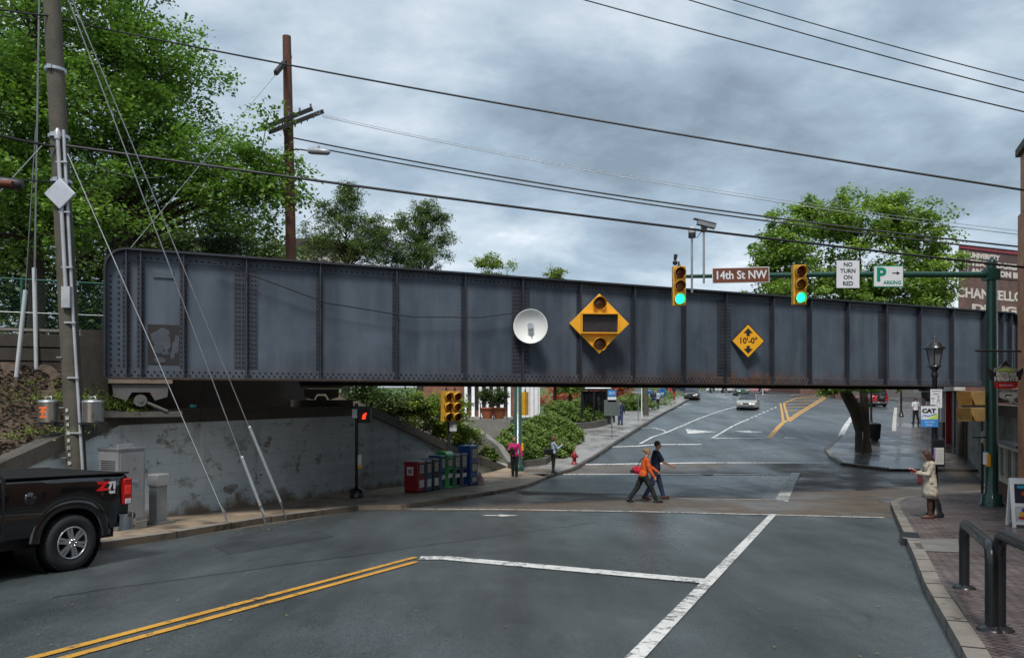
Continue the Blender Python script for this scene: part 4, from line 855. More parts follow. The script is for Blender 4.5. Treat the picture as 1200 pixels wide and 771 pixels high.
m.build('display', M('display_dark', (.025, .022, .024), .35), t)
for x_, y_ in ((-.3, .5), (.22, .3)): m = MB(); m.bx(x_, x_+.08, .05, y_, -.05, .05); m.build('bracket', DARK, t)
p = gy(876, .28); t = thing('clearance_sign', 'small yellow diamond clearance sign with two arrows on the girder', 'warning sign', W(876.5, 399.5, p.y), R(6))
hd = .54; m = MB(); m.prism([(-hd, -.01, 0), (0, -.01, -hd), (hd, -.01, 0), (0, -.01, hd)], (0, .02, 0)); m.build('plate', SB, t, fix=True)
hd = .50; m = MB(); m.prism([(-hd, -.016, 0), (0, -.016, -hd), (hd, -.016, 0), (0, -.016, hd)], (0, .004, 0)); m.build('face', SIGNYEL, t, fix=True)
hd = .52; lettering("10'-0\"", .25, SB, t, (0, -.018, 0), bold=.006)
for s_ in (1, -1): m = MB(); m.prism([(-.15, -.017, s_*.24), (.15, -.017, s_*.24), (0, -.017, s_*.39)], (0, -.004, 0)); m.bx(-.055, .055, -.021, -.017, min(s_*.15, s_*.24), max(s_*.15, s_*.24)); m.build('arrow', SB, t, fix=True)
m = MB(); m.bx(-.1, .1, .01, .3, -.04, .04); m.build('bracket', DARK, t)
p = gy(622, .38); t = thing('dish_antenna', 'round white dish antenna mounted on the girder', 'dish antenna', W(622, 383, p.y), R(-4))
m = MB(); prof = [(.0, .03), (.12, .02), (.25, -.02), (.36, -.08), (.44, -.15), (.455, -.16), (.45, -.14), (.36, -.05), (.2, .03), (.0, .06)]
m.lathe((0, 0, 0), [(r, -z) for r, z in prof], 36, axis=(0, -1, 0), cap=False); m.build('reflector', M('dish_white', (.66, .67, .65), .4, bmp=.02, var=.05, dirt=(.4, .34, .25), dirt_s=5, dirt_a=.66), t, fix=True)
m = MB(); m.tube([(0, 0, 0), (0, -.16, .01)], [.075, .085], 16); m.tube([(.0, -.12, -.08), (.03, -.14, -.2), (.04, -.1, -.26)], .018, 6); m.build('feed', M('feed_grey', (.28, .3, .34), .4), t)
m = MB(); m.tube([(0, .02, 0), (0, .36, 0)], .04, 8); m.tube([(-.1, .3, .5), (-.1, .3, -.3)], .02, 6); m.build('mount', GALV, t)
# hanging shield on its bracket, lower brick building corner
sh = thing('hanging_shield_sign', 'black winged shield sign with red ribbon hanging near the brick corner', 'sign', W(1178, 443, 19.4))
u = 19.4/F; BLK = M('shield_black', (.02, .02, .02), .5)
def px2(pts, y0, d, mat, nm): m = MB(); m.prism([((x-1178)*u, y0, (443-y)*u) for x, y in pts], (0, d, 0)); return m.build(nm, mat, sh, fix=True)
px2([(1165, 432), (1171, 430), (1178, 424), (1185, 430), (1192, 432), (1192, 448), (1187, 455), (1178, 460), (1169, 455), (1165, 448)], -.01, .03, M('shield_pale', (.3, .29, .22), .5), 'shield')
px2([(1168, 434), (1178, 431), (1189, 434), (1188, 440), (1168, 440)], -.016, .005, SGN, 'shield_top')
px2([(1164, 448), (1192, 448), (1190, 455), (1166, 455)], -.03, .014, M('ribbon_red', (.5, .02, .015), .5), 'ribbon')
for s_ in (-1, 1): px2([(1178+s_*12, 437), (1178+s_*22, 430), (1178+s_*21, 436), (1178+s_*19, 440), (1178+s_*18, 445), (1178+s_*12, 447)], -.012, .02, BLK, 'wing')
px2([(1171, 431), (1178, 422), (1185, 431), (1178, 428)], -.02, .02, BLK, 'crown')
for s_, z_, w_ in (('BOYLAN', .10, .50), ('HEIGHTS', -.02, .60)):
    fit(s_, w_+.04, .155, BLK, sh, (0, -.034, z_), .022); fit(s_, w_, .12, M('letter_cream', (.6, .58, .52), .5), sh, (0, -.042, z_), .008)
lettering('SPORTS GRILL', .055, WHITE, sh, (0, -.034, -.185))
m = MB(); m.tube([((1144-1178)*u, .02, (443-411)*u), ((1215-1178)*u, .25, (443-411)*u)], .025, 8)
for x in (1168, 1188): m.tube([((x-1178)*u, .02, (443-411)*u), ((x-1178)*u, 0, (443-431)*u)], .008, 5)
m.build('bracket', BLACKM, sh)
# signals beyond the bridge (left)
sp = thing('signal_post', 'slim dark post behind the newspaper boxes carrying yellow signals', 'signal pole', G(525, 566, .13)+Vector((0, .5, 0))); SL = Vector(sp.location)
m = MB(); m.lathe((0, 0, 0), [(.16, 0), (.14, .15), (.07, .2), (.06, 2.9)], 12); m.build('post', BLACKM, sp)
t = signal('yellow traffic light on the slim post, left of the twin pair', W(523, 476, SL.y-.15), R(35), None, 'signals on the slim post', 1.15); t2 = signal('yellow traffic light on the slim post, right of the twin pair', W(533, 476, SL.y-.05), R(35), None, 'signals on the slim post', 1.15)
t = panel_sign('small_sign', 'small white sign below the yellow signals on the slim post', 'sign', 531, 498, .3, .5, SL.y-.1, SW, SB, bev=.01); lettering('R10', .1, SB, t, (0, -.013, .08)); lettering('ONLY', .09, SB, t, (0, -.013, -.08))
gp2 = thing('mast_arm_pole', 'dark green signal pole beyond the bridge beside the clipped shrubs', 'signal pole', G(607, 551, .13)); m = MB(); m.lathe((0, 0, 0), [(.28, 0), (.26, .2), (.19, .25), (.16, 5.2), (0, 5.25)], 18); m.build('shaft', GREEN, gp2)
GLc = Vector(gp2.location); signal('yellow traffic light seen from behind on the far green pole', GLc+Vector((.33, .1, 3.05)), R(-120), None, 'signals on the far green pole', 1.0)
t = thing('push_button', 'yellow push button on the far green pole beside the woman in pink', 'push button', GLc+Vector((.2, -.1, 1.05)), 0, 'crossing buttons'); m = MB(); m.bx(-.05, .05, -.1, .1, -.16, .2); m.build('button_box', M('button_yellow', (.75, .35, .02), .4, bmp=0), t, bevel=.02)
ps = thing('pedestrian_signal_post', 'thin post with a don\'t-walk signal against the abutment wall', 'pedestrian signal', G(418, 583, .13)); PL = Vector(ps.location)
m = MB(); m.lathe((0, 0, 0), [(.22, 0), (.22, .25), (.1, .3), (.055, .34), (.05, 2.9)], 12); m.build('post', BLACKM, ps)
m = MB(); m.bx(.08, .45, -.2, .02, 2.3, 2.72); hs = m.build('signal_box', M('ped_box', (.02, .015, .015), .5), ps, bevel=.02)
m = MB(); m.prism([(.2, -.203, 2.42), (.3, -.203, 2.42), (.34, -.203, 2.62), (.24, -.203, 2.56)], (0, -.01, 0)); m.build('lit_hand', glow('ped_red', (1, .03, .01), 1.1), hs, fix=True)
m = MB(); m.bx(-.12, .03, -.08, -.0, 2.45, 2.72); m.build('control_box', GALV, ps)
m = MB(); m.bx(.05, .16, -.1, .0, 1.0, 1.32); m.build('push_button', WHITE, ps, bevel=.01); m = MB(); m.bx(.06, .17, -.12, .01, .9, 1.0); m.build('button_base', M('button_yellow', (.75, .35, .02), .4, bmp=0), ps)
# bike hoops, cafe sign
for i, (pa, pb_, lb) in enumerate(((G(1130, 689, .142), G(1162, 738, .142), 'black pipe hoop standing nearer the kerb'), (G(1171, 738, .142), G(1232, 790, .142), 'black pipe hoop partly cut off by the picture edge'))):
    t = thing('pipe_hoop', lb, 'bike rack', pa, 0, 'black pipe hoops on the brick pavement'); v = pb_-pa; h = .80 if i == 0 else .93; r = .058
    if i == 1: v = v*1.0
    d = v.normalized(); pts = [Vector((0, 0, .0)), Vector((0, 0, h-.16))]
    for k in range(1, 7): a = math.pi/2*k/6; pts.append(Vector((0, 0, h-.16))+d*(.16-.16*math.cos(a))+Vector((0, 0, .16*math.sin(a))))
    e = Vector((v.x, v.y, v.z))
    for k in range(0, 7): a = math.pi/2*k/6; pts.append(Vector((e.x, e.y, e.z+h-.16))-d*(.16-.16*math.sin(a))+Vector((0, 0, .16*math.cos(a))))
    pts.append(e); m = MB(); m.tube(pts, r, 16); m.build('pipe', BLACKM, t)
    for q_ in (Vector((0, 0, 0)), e):
        m = MB(); m.lathe(q_, [(.13, -.01), (.13, .012), (.1, .03), (.062, .05)], 18, cap=False); m.build('flange', BLACKM, t)
af = thing('sandwich_board', 'white folding sandwich board with a colourful menu on the brick pavement', 'sandwich board', G(1203, 617, .142), R(-12))
for s_ in (-1, 1):
    tilt = Matrix.Rotation(R(9*s_), 3, 'X'); m = MB()
    for x0, x1, z0, z1 in ((-.33, -.26, 0, 1.02), (.26, .33, 0, 1.02), (-.26, .26, .9, 1.02), (-.26, .26, .42, .5), (-.26, .26, .06, .12)):
        c = Vector(((x0+x1)/2, 0, (z0+z1)/2)); m.box(tilt @ c+Vector((0, s_*-.17*-1, 0)) if False else tilt @ c+Vector((0, s_*.17, 0)), (x1-x0, .035, z1-z0), rot=tilt)
    fo = m.build('frame', WHITE, af, bevel=.006)
    cols = [((.015, .015, .03), .51, .89, -.25, .25), ((.6, .6, .6), .13, .41, -.25, .25)]
    m = MB()
    for c_, z0, z1, x0, x1 in cols[:1]: m.box(tilt @ Vector((0, .0, (z0+z1)/2))+Vector((0, s_*.17, 0)), (x1-x0, .012, z1-z0), rot=tilt)
    m.build('menu_panel', M('menu_black', (.02, .02, .04), .4), af)
    m = MB(); m.box(tilt @ Vector((0, .0, .27))+Vector((0, s_*.17, 0)), (.5, .012, .29), rot=tilt); m.build('menu_panel', M('menu_white', (.55, .55, .55), .4), af)
    if s_ < 0 or True:
        for nm, col, cx, cz, w_, h_ in (('picture', (.02, .3, .45), -.12, .84, .16, .06), ('picture', (.5, .05, .02), -.02, .7, .2, .08), ('picture', (.65, .3, .05), .1, .8, .14, .07), ('picture', (.1, .35, .05), .12, .6, .16, .06), ('picture', (.65, .35, .03), -.08, .28, .2, .09), ('picture', (.5, .02, .02), 0, .2, .42, .05), ('picture', (.02, .06, .35), -.1, .36, .08, .07)):
            m = MB(); m.box(tilt @ Vector((cx, s_*.012, cz))+Vector((0, s_*.17, 0)), (w_, .006, h_), rot=tilt); m.build(nm, M('pic%d' % int(col[0]*100+col[1]*1000), col, .4, bmp=0, var=.3, vs=20), af)

# ================================================================== VEHICLES (local frame: +y forward, x to the right, origin on the ground)
def lathe_wheel(t, x, y, r, w, rim_r, spokes=6, side=-1, detail=True):
    """one wheel; side is the outward direction along x"""
    c = Vector((x, y, r)); ax = (side, 0, 0); h = w/2
    m = MB(); m.lathe(c, [(rim_r*.98, -h), (r*.9, -h), (r*.985, -h*.8), (r, -h*.5), (r, h*.5), (r*.985, h*.8), (r*.93, h), (r*.8, h*1.02), (rim_r*1.02, h*.96), (rim_r*.97, h*.8)], 36 if detail else 18, axis=ax, cap=False)
    if detail:
        for k in range(44):
            a = 2*math.pi*k/44
            for o, s_ in ((.06, 1), (-.06, 1), (.0, 1)):
                m.box(c+Vector((o*1.3, math.cos(a+o*3)*(r+.002), math.sin(a+o*3)*(r+.002))), (.06, .03, .014), rot=Matrix.Rotation(a+o*3-math.pi/2, 3, 'X'))
    ty = m.build('wheel', RUBBER, t)
    m = MB(); m.lathe(c, [(rim_r, -h*.7), (rim_r*.98, h*.9), (rim_r*.9, h*.9), (rim_r*.88, h*.3), (rim_r*.6, h*.1), (0, h*.05)], 30 if detail else 16, axis=ax, cap=False); m.build('rim_back', DARK, ty)
    m = MB(); R0 = rim_r*.97
    m.lathe(c, [(R0*1.03, h*.86), (R0*1.02, h*1.0), (R0*.94, h*.98), (R0*.92, h*.7)], 30 if detail else 16, axis=ax, cap=False)
    for k in range(spokes):
        a = 2*math.pi*k/spokes+.26
        for off in ((-.13, .13) if detail else (0,)):
            p0 = Vector((0, math.cos(a+off*2.2)*R0*.24, math.sin(a+off*2.2)*R0*.24)); p1 = Vector((0, math.cos(a+off)*R0*.96, math.sin(a+off)*R0*.96)); d = p1-p0; q_ = c+(p0+p1)/2+Vector((side*h*.82, 0, 0))
            u_ = d.normalized(); v_ = Vector((1, 0, 0)).cross(u_); m.box(q_, (h*.28, R0*(.17 if detail else .2), d.length), rot=Matrix((Vector((1, 0, 0)), v_, u_)).transposed())
    m.lathe(c, [(R0*.3, h*.6), (R0*.28, h*.95), (R0*.15, h*1.02), (0, h*1.03)], 18, axis=ax, cap=False)
    m.build('rim', SILVER, ty)
    if detail:
        m = MB()
        for k in range(6): a = 2*math.pi*k/6; m.lathe(c+Vector((0, math.cos(a)*R0*.21, math.sin(a)*R0*.21)), [(.013, h*.95), (.013, h*1.14), (0, h*1.16)], 6, axis=ax)
        m.build('lug_nut', CHROME, ty)
    return ty
def arch_bottom(y, zb, axles, ra, wr):
    z = zb
    for a in axles:
        if abs(y-a) < ra: z = max(z, wr+math.sqrt(max(0, ra*ra-(y-a)**2))*1.0)
    return z
def lerp_tab(tab, x):
    if x <= tab[0][0]: return tab[0][1]
    for (a, b), (c, d) in zip(tab[:-1], tab[1:]):
        if x <= c: t = (x-a)/(c-a); return b+(d-b)*t
    return tab[-1][1]
def car_body(t, mat, L, top, hw, zb, axles, ra, wr, shoulder=.06, crease=None, name='body', dip=None, n=90):
    """lofted shell: top(y) upper edge, hw(y) half width, arches cut into the lower edge"""
    ys = sorted(set([-L/2+L*i/n for i in range(n+1)]+[a+s*ra*k for a in axles for s in (-1, 1) for k in (1.0, .997, .97, .9, .8)]))
    ys = [y for y in ys if -L/2 <= y <= L/2]; rows = []
    for y in ys:
        z1 = top(y); z0 = min(arch_bottom(y, zb, axles, ra, wr), z1-.12); w = hw(y); sec = []
        for k, wk in ((0, .965), (.1, .985), (.3, 1.0), (.5, 1.0), (.68, .992), (.8, .985), (.93, .962)): sec.append((w*wk, z0+(z1-z0)*k))
        sec += [(w*(.962-shoulder*.3), z1-.012), (w*(.93-shoulder), z1)]
        zc_ = z1+.015-(dip(y) if dip else 0); sec += [(w*.86, zc_ if dip and dip(y) else z1+.008), (w*.84, zc_), (0, zc_+.01)]
        rows.append([Vector((-x, y, z)) for x, z in sec]+[Vector((x, y, z)) for x, z in sec[::-1][1:]])
    m = MB(); m.grid(rows, True); m.add(rows[0], [list(range(len(rows[0])))]); m.add(rows[-1], [list(range(len(rows[0])))[::-1]])
    o = m.build(name, mat, t, fix=True); return o
def cabin(t, mat, gl, ylist, hw, tin=.86):
    """ylist: (y, z at the belt, z at the roof); glass house with pillars and roof skin"""
    rows = []
    for y, zb, zr in ylist: w = hw(y)*.93; wt = hw(y)*tin*(.93 if zr-zb < .2 else .9); wt = w+(wt-w)*min(1, (zr-zb)/.4); rows.append([Vector((-w, y, zb)), Vector((-(w+wt)/2-.015, y, (zb+zr)/2)), Vector((-wt, y, zr-.03)), Vector((-wt*.9, y, zr)), Vector((0, y, zr+.02)), Vector((wt*.9, y, zr)), Vector((wt, y, zr-.03)), Vector(((w+wt)/2+.015, y, (zb+zr)/2)), Vector((w, y, zb))])
    m = MB(); m.grid(rows, True); g_ = m.build('window_glass', gl, t, fix=True)
    return rows
def pillar(t, mat, pts, r=.03): m = MB(); m.tube(pts, r, 6); return m.build('pillar', mat, t)

# ---- black pickup at the left edge
BLK_P = M('black_car_paint', (.004, .004, .0045), .14, 0, bmp=0, coat=1, rv=.05, spec=.5, var=.05)
wl = G(77, 668.5); hd_ = math.pi-R(23.4)
QZ = Matrix.Rotation(hd_, 3, 'Z'); off = QZ @ Vector((-.87, -2.0, 0)); tr = thing('pickup_truck', 'black pickup truck with its tail to the abutment, parked at the left kerb', 'pickup truck', (wl.x-off.x, wl.y-off.y, g(wl.y)-0.0+.01), hd_)
tr.rotation_euler.x = R(2.6)      # the street falls away behind it
tr.location.z = g(tr.location.y)+.03
TL, AX, WR, RAr = 6.0, (-2.0, 1.75), .41, .53
def t_hw(y): return 1.0*(1-.06*max(0, (abs(y)-2.6)/.4)**2)
def t_top(y):
    return lerp_tab([(-3.0, 1.36), (-2.97, 1.40), (-.97, 1.40), (-.9, 1.36), (1.15, 1.36), (1.3, 1.33), (2.7, 1.22), (2.95, 1.1), (3.0, 1.0)], y)
bed = car_body(tr, BLK_P, TL, t_top, t_hw, .56, AX, RAr, WR, n=120)
m = MB(); m.bx(-.84, .84, -2.92, -1.0, 1.405, 1.425); m.build('bed_cover', M('bed_cover_mat', (.01, .01, .011), .85, spec=.2), tr)
# bulged wheel-arch flares
for sx in (-1, 1):
    for a in AX:
        rows = []
        for k in range(29):
            th = math.pi*(.03+.94*k/28); pts = []
            for rr_, oo in ((RAr-.03, -.03), (RAr-.012, .012), (RAr+.015, .02), (RAr+.06, .016), (RAr+.12, .002), (RAr+.13, -.03)):
                sq = 1+.05*abs(math.sin(2*th))**2; pts.append(Vector((sx*(1.0+oo-.012), a+rr_*sq*math.cos(th), WR+rr_*sq*math.sin(th))))
            rows.append(pts)
        m = MB(); m.grid(rows); m.build('arch_flare', BLK_P, bed, fix=True)
    # inner wheel well
    for a in AX: m = MB(); m.lathe(Vector((sx*.93, a, WR)), [(.53, 0), (.53, .5), (0, .5)], 24, axis=(-sx, 0, 0), cap=False); m.build('wheel_well', DARK, bed)
    # bed rail cap, door gap, door handle, step bar
    m = MB(); m.box((sx*.93, -1.96, 1.415), (.11, 2.0, .03)); m.build('bed_rail', DARK, bed, bevel=.01)
    m = MB(); m.box((sx*.985, -.935, .98), (.05, .028, .86)); m.build('cab_gap', DARK, bed)
    m = MB(); m.tube([(sx*.98, -.75, .42), (sx*1.02, -.6, .42), (sx*1.02, 1.1, .42), (sx*.98, 1.25, .42)], .045, 10); m.build('step_bar', CHROME, tr)
    for yh in (-.55, .35): m = MB(); m.tube([(sx*.99, yh-.1, 1.12), (sx*1.035, yh-.07, 1.12), (sx*1.035, yh+.07, 1.12), (sx*.99, yh+.1, 1.12)], .016, 8); m.build('door_handle', BLK_P, bed)
    m = MB(); m.box((sx*.997, -.2, .98), (.03, .012, .74)); m.box((sx*.997, .1, .66), (.02, 1.9, .012)); m.build('door_seam', DARK, bed)
TAILR = M('tail_red', (.35, .008, .008), .12, bmp=0, coat=1); TAILB = M('tail_red_bright', (.75, .03, .02), .1, bmp=0, coat=1)
for sx in (-1, 1):
    m = MB(); m.prism([(sx*.935, -3.012, .90), (sx*.985, -2.93, .90), (sx*1.003, -2.84, .92), (sx*.998, -2.84, 1.28), (sx*.975, -2.93, 1.34), (sx*.92, -3.012, 1.32)], (-sx*.10, 0, 0) if False else (0, -.012, .0)); tl = m.build('tail_light', TAILR, tr, fix=True)
    m = MB(); m.box((sx*.972, -2.935, 1.12), (.075, .17, .42), rot=Matrix.Rotation(0, 3, 'Z'), taper=.9); m.build('lens', TAILR, tl, bevel=.02)
    m = MB(); m.box((sx*.998, -2.93, 1.14), (.03, .12, .15)); m.build('brake_lens', TAILB, tl, bevel=.01)
    m = MB(); m.box((sx*.997, -2.94, .96), (.04, .11, .08)); m.build('reverse_lens', M('lens_clear', (.5, .5, .52), .15, bmp=0), tl, bevel=.008)
m = MB(); rows = [[Vector((x*k, y+(0.02 if z_ in (.50, .76) else 0), z_)) for z_ in (.50, .53, .64, .73, .76)] for x, y, k in ((-1.0, -2.8, 1), (-1.01, -3.02, 1), (-.93, -3.16, 1), (-.6, -3.2, 1), (.6, -3.2, 1), (.93, -3.16, 1), (1.01, -3.02, 1), (1.0, -2.8, 1))]; m.grid(rows); m.build('rear_bumper', CHROME, tr)
m = MB(); m.bx(-.9, .9, -3.15, -3.0, .6, .745); m.build('bumper_step', DARK, tr)
m = MB(); m.bx(-.85, .85, -3.03, -3.005, .78, 1.34); m.build('tailgate', BLK_P, tr, bevel=.01)
m = MB(); m.tube([(-.1, -3.0, .42), (-.1, -3.3, .42)], .035); m.ball((-.1, -3.3, .5), .03); m.build('tow_hitch', DARK, tr)
m = MB(); m.bx(-.75, .75, -2.9, 2.8, .38, .62); m.tube([(0, AX[0], .41), (.9, AX[0], .41)], .06); m.tube([(-.9, AX[0], .41), (.9, AX[0], .41)], .06); m.ball((0, AX[0], .41), .17); m.build('chassis', DARK, tr)
cab_rows = cabin(tr, BLK_P, DGLASS, [(-.9, 1.36, 1.37), (-.86, 1.36, 1.5), (-.78, 1.36, 1.86), (-.6, 1.36, 1.89), (.5, 1.36, 1.9), (.75, 1.36, 1.84), (1.3, 1.36, 1.37)], t_hw, .82)
m = MB(); m.grid([[r[k]+Vector((0, 0, .008)) for k in range(2, 7)] for r in cab_rows[2:6]]); m.build('roof', BLK_P, tr)
for sx in (-1, 1):
    m = MB(); m.add([(sx*.94, -.92, 1.34), (sx*.94, -.55, 1.34), (sx*.80, -.48, 1.89), (sx*.80, -.84, 1.87)], [(0, 1, 2, 3) if sx < 0 else (3, 2, 1, 0)]); m.prism([(sx*.955, -.92, 1.34), (sx*.955, -.62, 1.34), (sx*.835, -.56, 1.86), (sx*.83, -.82, 1.85)], (-sx*.02, 0, 0)); m.build('pillar', BLK_P, tr, fix=True)
    pillar(tr, BLK_P, [(sx*.94, 1.28, 1.38), (sx*.8, .75, 1.84)], .04); pillar(tr, BLK_P, [(sx*.945, .1, 1.36), (sx*.82, .05, 1.86)], .04)
    lathe_wheel(tr, sx*.87, AX[0], WR, .27, .245, 6, sx); lathe_wheel(tr, sx*.87, AX[1], WR, .27, .225, 6, sx)
    m = MB(); m.box((sx*1.12, 1.0, 1.45), (.2, .12, .24)); m.build('mirror', BLK_P, tr, bevel=.03)
RDEC = M('decal_red', (.75, .015, .02), .3, bmp=0); WDEC = M('decal_white', (.7, .7, .72), .3, bmp=0)
lettering('Z', .17, RDEC, tr, (-1.004, -2.47, 1.22), (R(90), 0, R(-90)), bold=.012, sx=1.6); lettering('71', .15, WDEC, tr, (-1.004, -2.64, 1.225), (R(90), 0, R(-90)), bold=.01); lettering('4x4', .07, WDEC, tr, (-1.004, -2.64, 1.125), (R(90), 0, R(-90)), bold=.004)
m = MB(); m.lathe((-.985, -1.02-.3, 1.12), [(.085, 0), (.085, .012), (0, .014)], 20, axis=(-1, 0, 0)); m.build('fuel_door', BLK_P, bed)
m = MB(); m.bx(-.85, .85, 2.98, 3.06, .55, .8); m.build('front_bumper', CHROME, tr, bevel=.03)

def small_car(name, label, cat, loc, rz, paint_, L=4.5, W_=1.76, H=1.42, style='sedan', group=None, lights='front'):
    t = thing(name, label, cat, loc, rz, group); hwb = W_/2; wr = .32 if style != 'suv' else .38; ra_ = wr+.07; ax = (-L*.29, L*.31)
    hw = lambda y: hwb*(1-.16*max(0, (abs(y)-L*.36)/(L*.14))**2)
    if style == 'sedan': tb = [(-L/2, .62), (-L/2+.06, .88), (-L/2+.3, .98), (-L*.28, 1.0), (L*.16, .96), (L/2-.5, .82), (L/2-.1, .68), (L/2, .5)]; cy = [(-L*.33, .98, .99), (-L*.2, .98, H-.06), (-L*.1, .98, H), (L*.06, .96, H-.02), (L*.22, .93, .95)]
    elif style == 'hatch': tb = [(-L/2, .6), (-L/2+.05, .95), (-L/2+.2, 1.0), (L*.16, .96), (L/2-.5, .82), (L/2-.1, .68), (L/2, .5)]; cy = [(-L*.47, .98, 1.0), (-L*.38, .98, H-.06), (-L*.2, .98, H), (L*.06, .96, H-.02), (L*.22, .93, .95)]
    else: tb = [(-L/2, .7), (-L/2+.04, 1.1), (-L/2+.15, 1.15), (L*.2, 1.12), (L/2-.3, 1.05), (L/2-.05, .9), (L/2, .6)]; cy = [(-L*.485, 1.13, 1.16), (-L*.465, 1.13, H-.08), (-L*.4, 1.13, H), (L*.1, 1.12, H), (L*.2, 1.12, 1.15)]
    car_body(t, paint_, L, lambda y: lerp_tab(tb, y), hw, .22 if style != 'suv' else .4, ax, ra_, wr, n=50)
    rows = cabin(t, paint_, DGLASS, cy, hw, .84)
    m = MB(); m.grid([[r[k]+Vector((0, 0, .01)) for k in range(2, 7)] for r in rows[1:-1]]); m.build('roof', WHITE if style == 'suv' else paint_, t)
    for sx in (-1, 1):
        i0, i1 = 0, 8
        if sx > 0: i0, i1 = 8, 0
        c0 = rows[0][8 if sx > 0 else 0]; c1 = rows[1][6 if sx > 0 else 2]; c2 = rows[-2][6 if sx > 0 else 2]; c3 = rows[-1][8 if sx > 0 else 0]
        pillar(t, paint_, [c0, c1], .05); pillar(t, paint_, [c3, c2], .03); mid = (c1+c2)/2; pillar(t, paint_, [Vector((c0.x, mid.y, .98)), Vector((mid.x, mid.y, mid.z))], .03)
        for a in ax: lathe_wheel(t, sx*(hwb-.12), a, wr, .2, wr*.62, 5, sx, False)
        m = MB(); m.box((sx*(hwb+.06), L*.16, 1.0), (.14, .08, .1)); m.build('mirror', paint_, t, bevel=.02)
        m = MB(); m.box((sx*hwb*.68, L/2-.06, .62 if style != 'suv' else .85), (.34, .14, .13), rot=Matrix.Rotation(-sx*R(14), 3, 'Z')); m.build('headlight', M('headlight', (.6, .55, .45), .1, bmp=0, coat=1), t, bevel=.03)
        m = MB(); m.box((sx*hwb*.76, -L/2+.05, .8 if style != 'suv' else .95), (.24, .12, .16)); m.build('tail_light', TAILR, t, bevel=.02)
    m = MB(); m.bx(-hwb*.3, hwb*.3, L/2-.07, L/2+.012, .5, .62); m.build('grille', DARK, t)
    m = MB(); m.bx(-hwb*.8, hwb*.8, L/2-.1, L/2+.04, .24, .44); m.build('front_bumper', paint_ if style == 'hatch' else M('bumper_grey', (.09, .09, .1), .5), t, bevel=.04)
    m = MB(); m.bx(-hwb*.85, hwb*.85, -L/2-.05, -L/2+.1, .3, .55); m.build('rear_bumper', paint_ if style != 'suv' else M('bumper_grey', (.09, .09, .1), .5), t, bevel=.04)
    m = MB(); m.bx(-.26, .26, -L/2-.062, -L/2-.05, .4, .52); m.bx(-.26, .26, -L/2-.012, -L/2+.0, .7, .8); m.build('number_plate', WHITE, t)
    m = MB(); m.bx(-hwb*.7, hwb*.7, -L*.42, L*.42, .15, .4); m.build('underside', DARK, t)
    return t
SILV_P = M('silver_car_paint', (.42, .42, .40), .25, .4, bmp=0, coat=.8, var=.04); RED_P = M('red_car_paint', (.28, .02, .03), .25, 0, bmp=0, coat=.8, var=.05); WH_P = M('white_car_paint', (.6, .6, .62), .25, 0, bmp=0, coat=.6, var=.04); DK_P = M('dark_car_paint', (.02, .022, .03), .2, .1, bmp=0, coat=.9); GRN_P = M('green_car_paint', (.02, .07, .05), .25, .1, bmp=0, coat=.8)
p = G(876, 480); small_car('car', 'silver saloon car driving down the hill toward the bridge', 'car', p+Vector((.3, .8, .01)), R(180-22), SILV_P, 4.5, 1.85, 1.42)
p = G(1031, 477); t = small_car('off_roader', 'red off-roader with a spare wheel on its back, parked in the kerb bay', 'car', p+Vector((.1, 2.0, .02)), R(-2), RED_P, 4.2, 1.78, 1.8, 'suv')
m = MB(); m.lathe((0.05, -2.16, 1.0), [(.2, .0), (.36, .0), (.38, .03), (.38, .19), (.35, .22), (.22, .22)], 24, axis=(0, -1, 0), cap=False); sw = m.build('spare_wheel', RUBBER, t); m = MB(); m.lathe((0.05, -2.16, 1.0), [(.23, .0), (.23, .2), (.15, .17), (0, .19)], 20, axis=(0, -1, 0), cap=False); m.build('rim', SILVER, sw)
p = G(809, 468.6); small_car('car', 'dark car with a pale windscreen parked at the top of the left kerb', 'car', p+Vector((.6, 1.6, .02)), R(180-17), DK_P, 4.4, 1.8, 1.5, 'hatch')
for px, py, rz, pt, lb, st_ in ((845, 459.6, 80, WH_P, 'white car parked beyond the junction, first from the left', 'hatch'), (859, 459.8, 82, WH_P, 'white car parked beyond the junction, between the other white car and the red one', 'sedan'), (883, 460.3, 60, M('pale_red_car', (.5, .25, .25), .3, bmp=0, coat=.7), 'pale car with red tail lights parked beyond the junction', 'hatch'), (868, 463, 170, GRN_P, 'small dark green car at the junction behind the silver saloon', 'hatch'), (797, 459.5, 250, M('navy_car', (.02, .03, .06), .25, bmp=0, coat=.8), 'dark blue car at the far left of the road top', 'sedan'), (999, 461, 60, WH_P, 'white car mostly hidden by the tree, far up the road', 'hatch')):
    p = G(px, py); small_car('car', lb, 'car', p+Vector((0, 0, .02)), R(rz), pt, 4.3, 1.75, 1.42, st_, 'cars at the far junction')

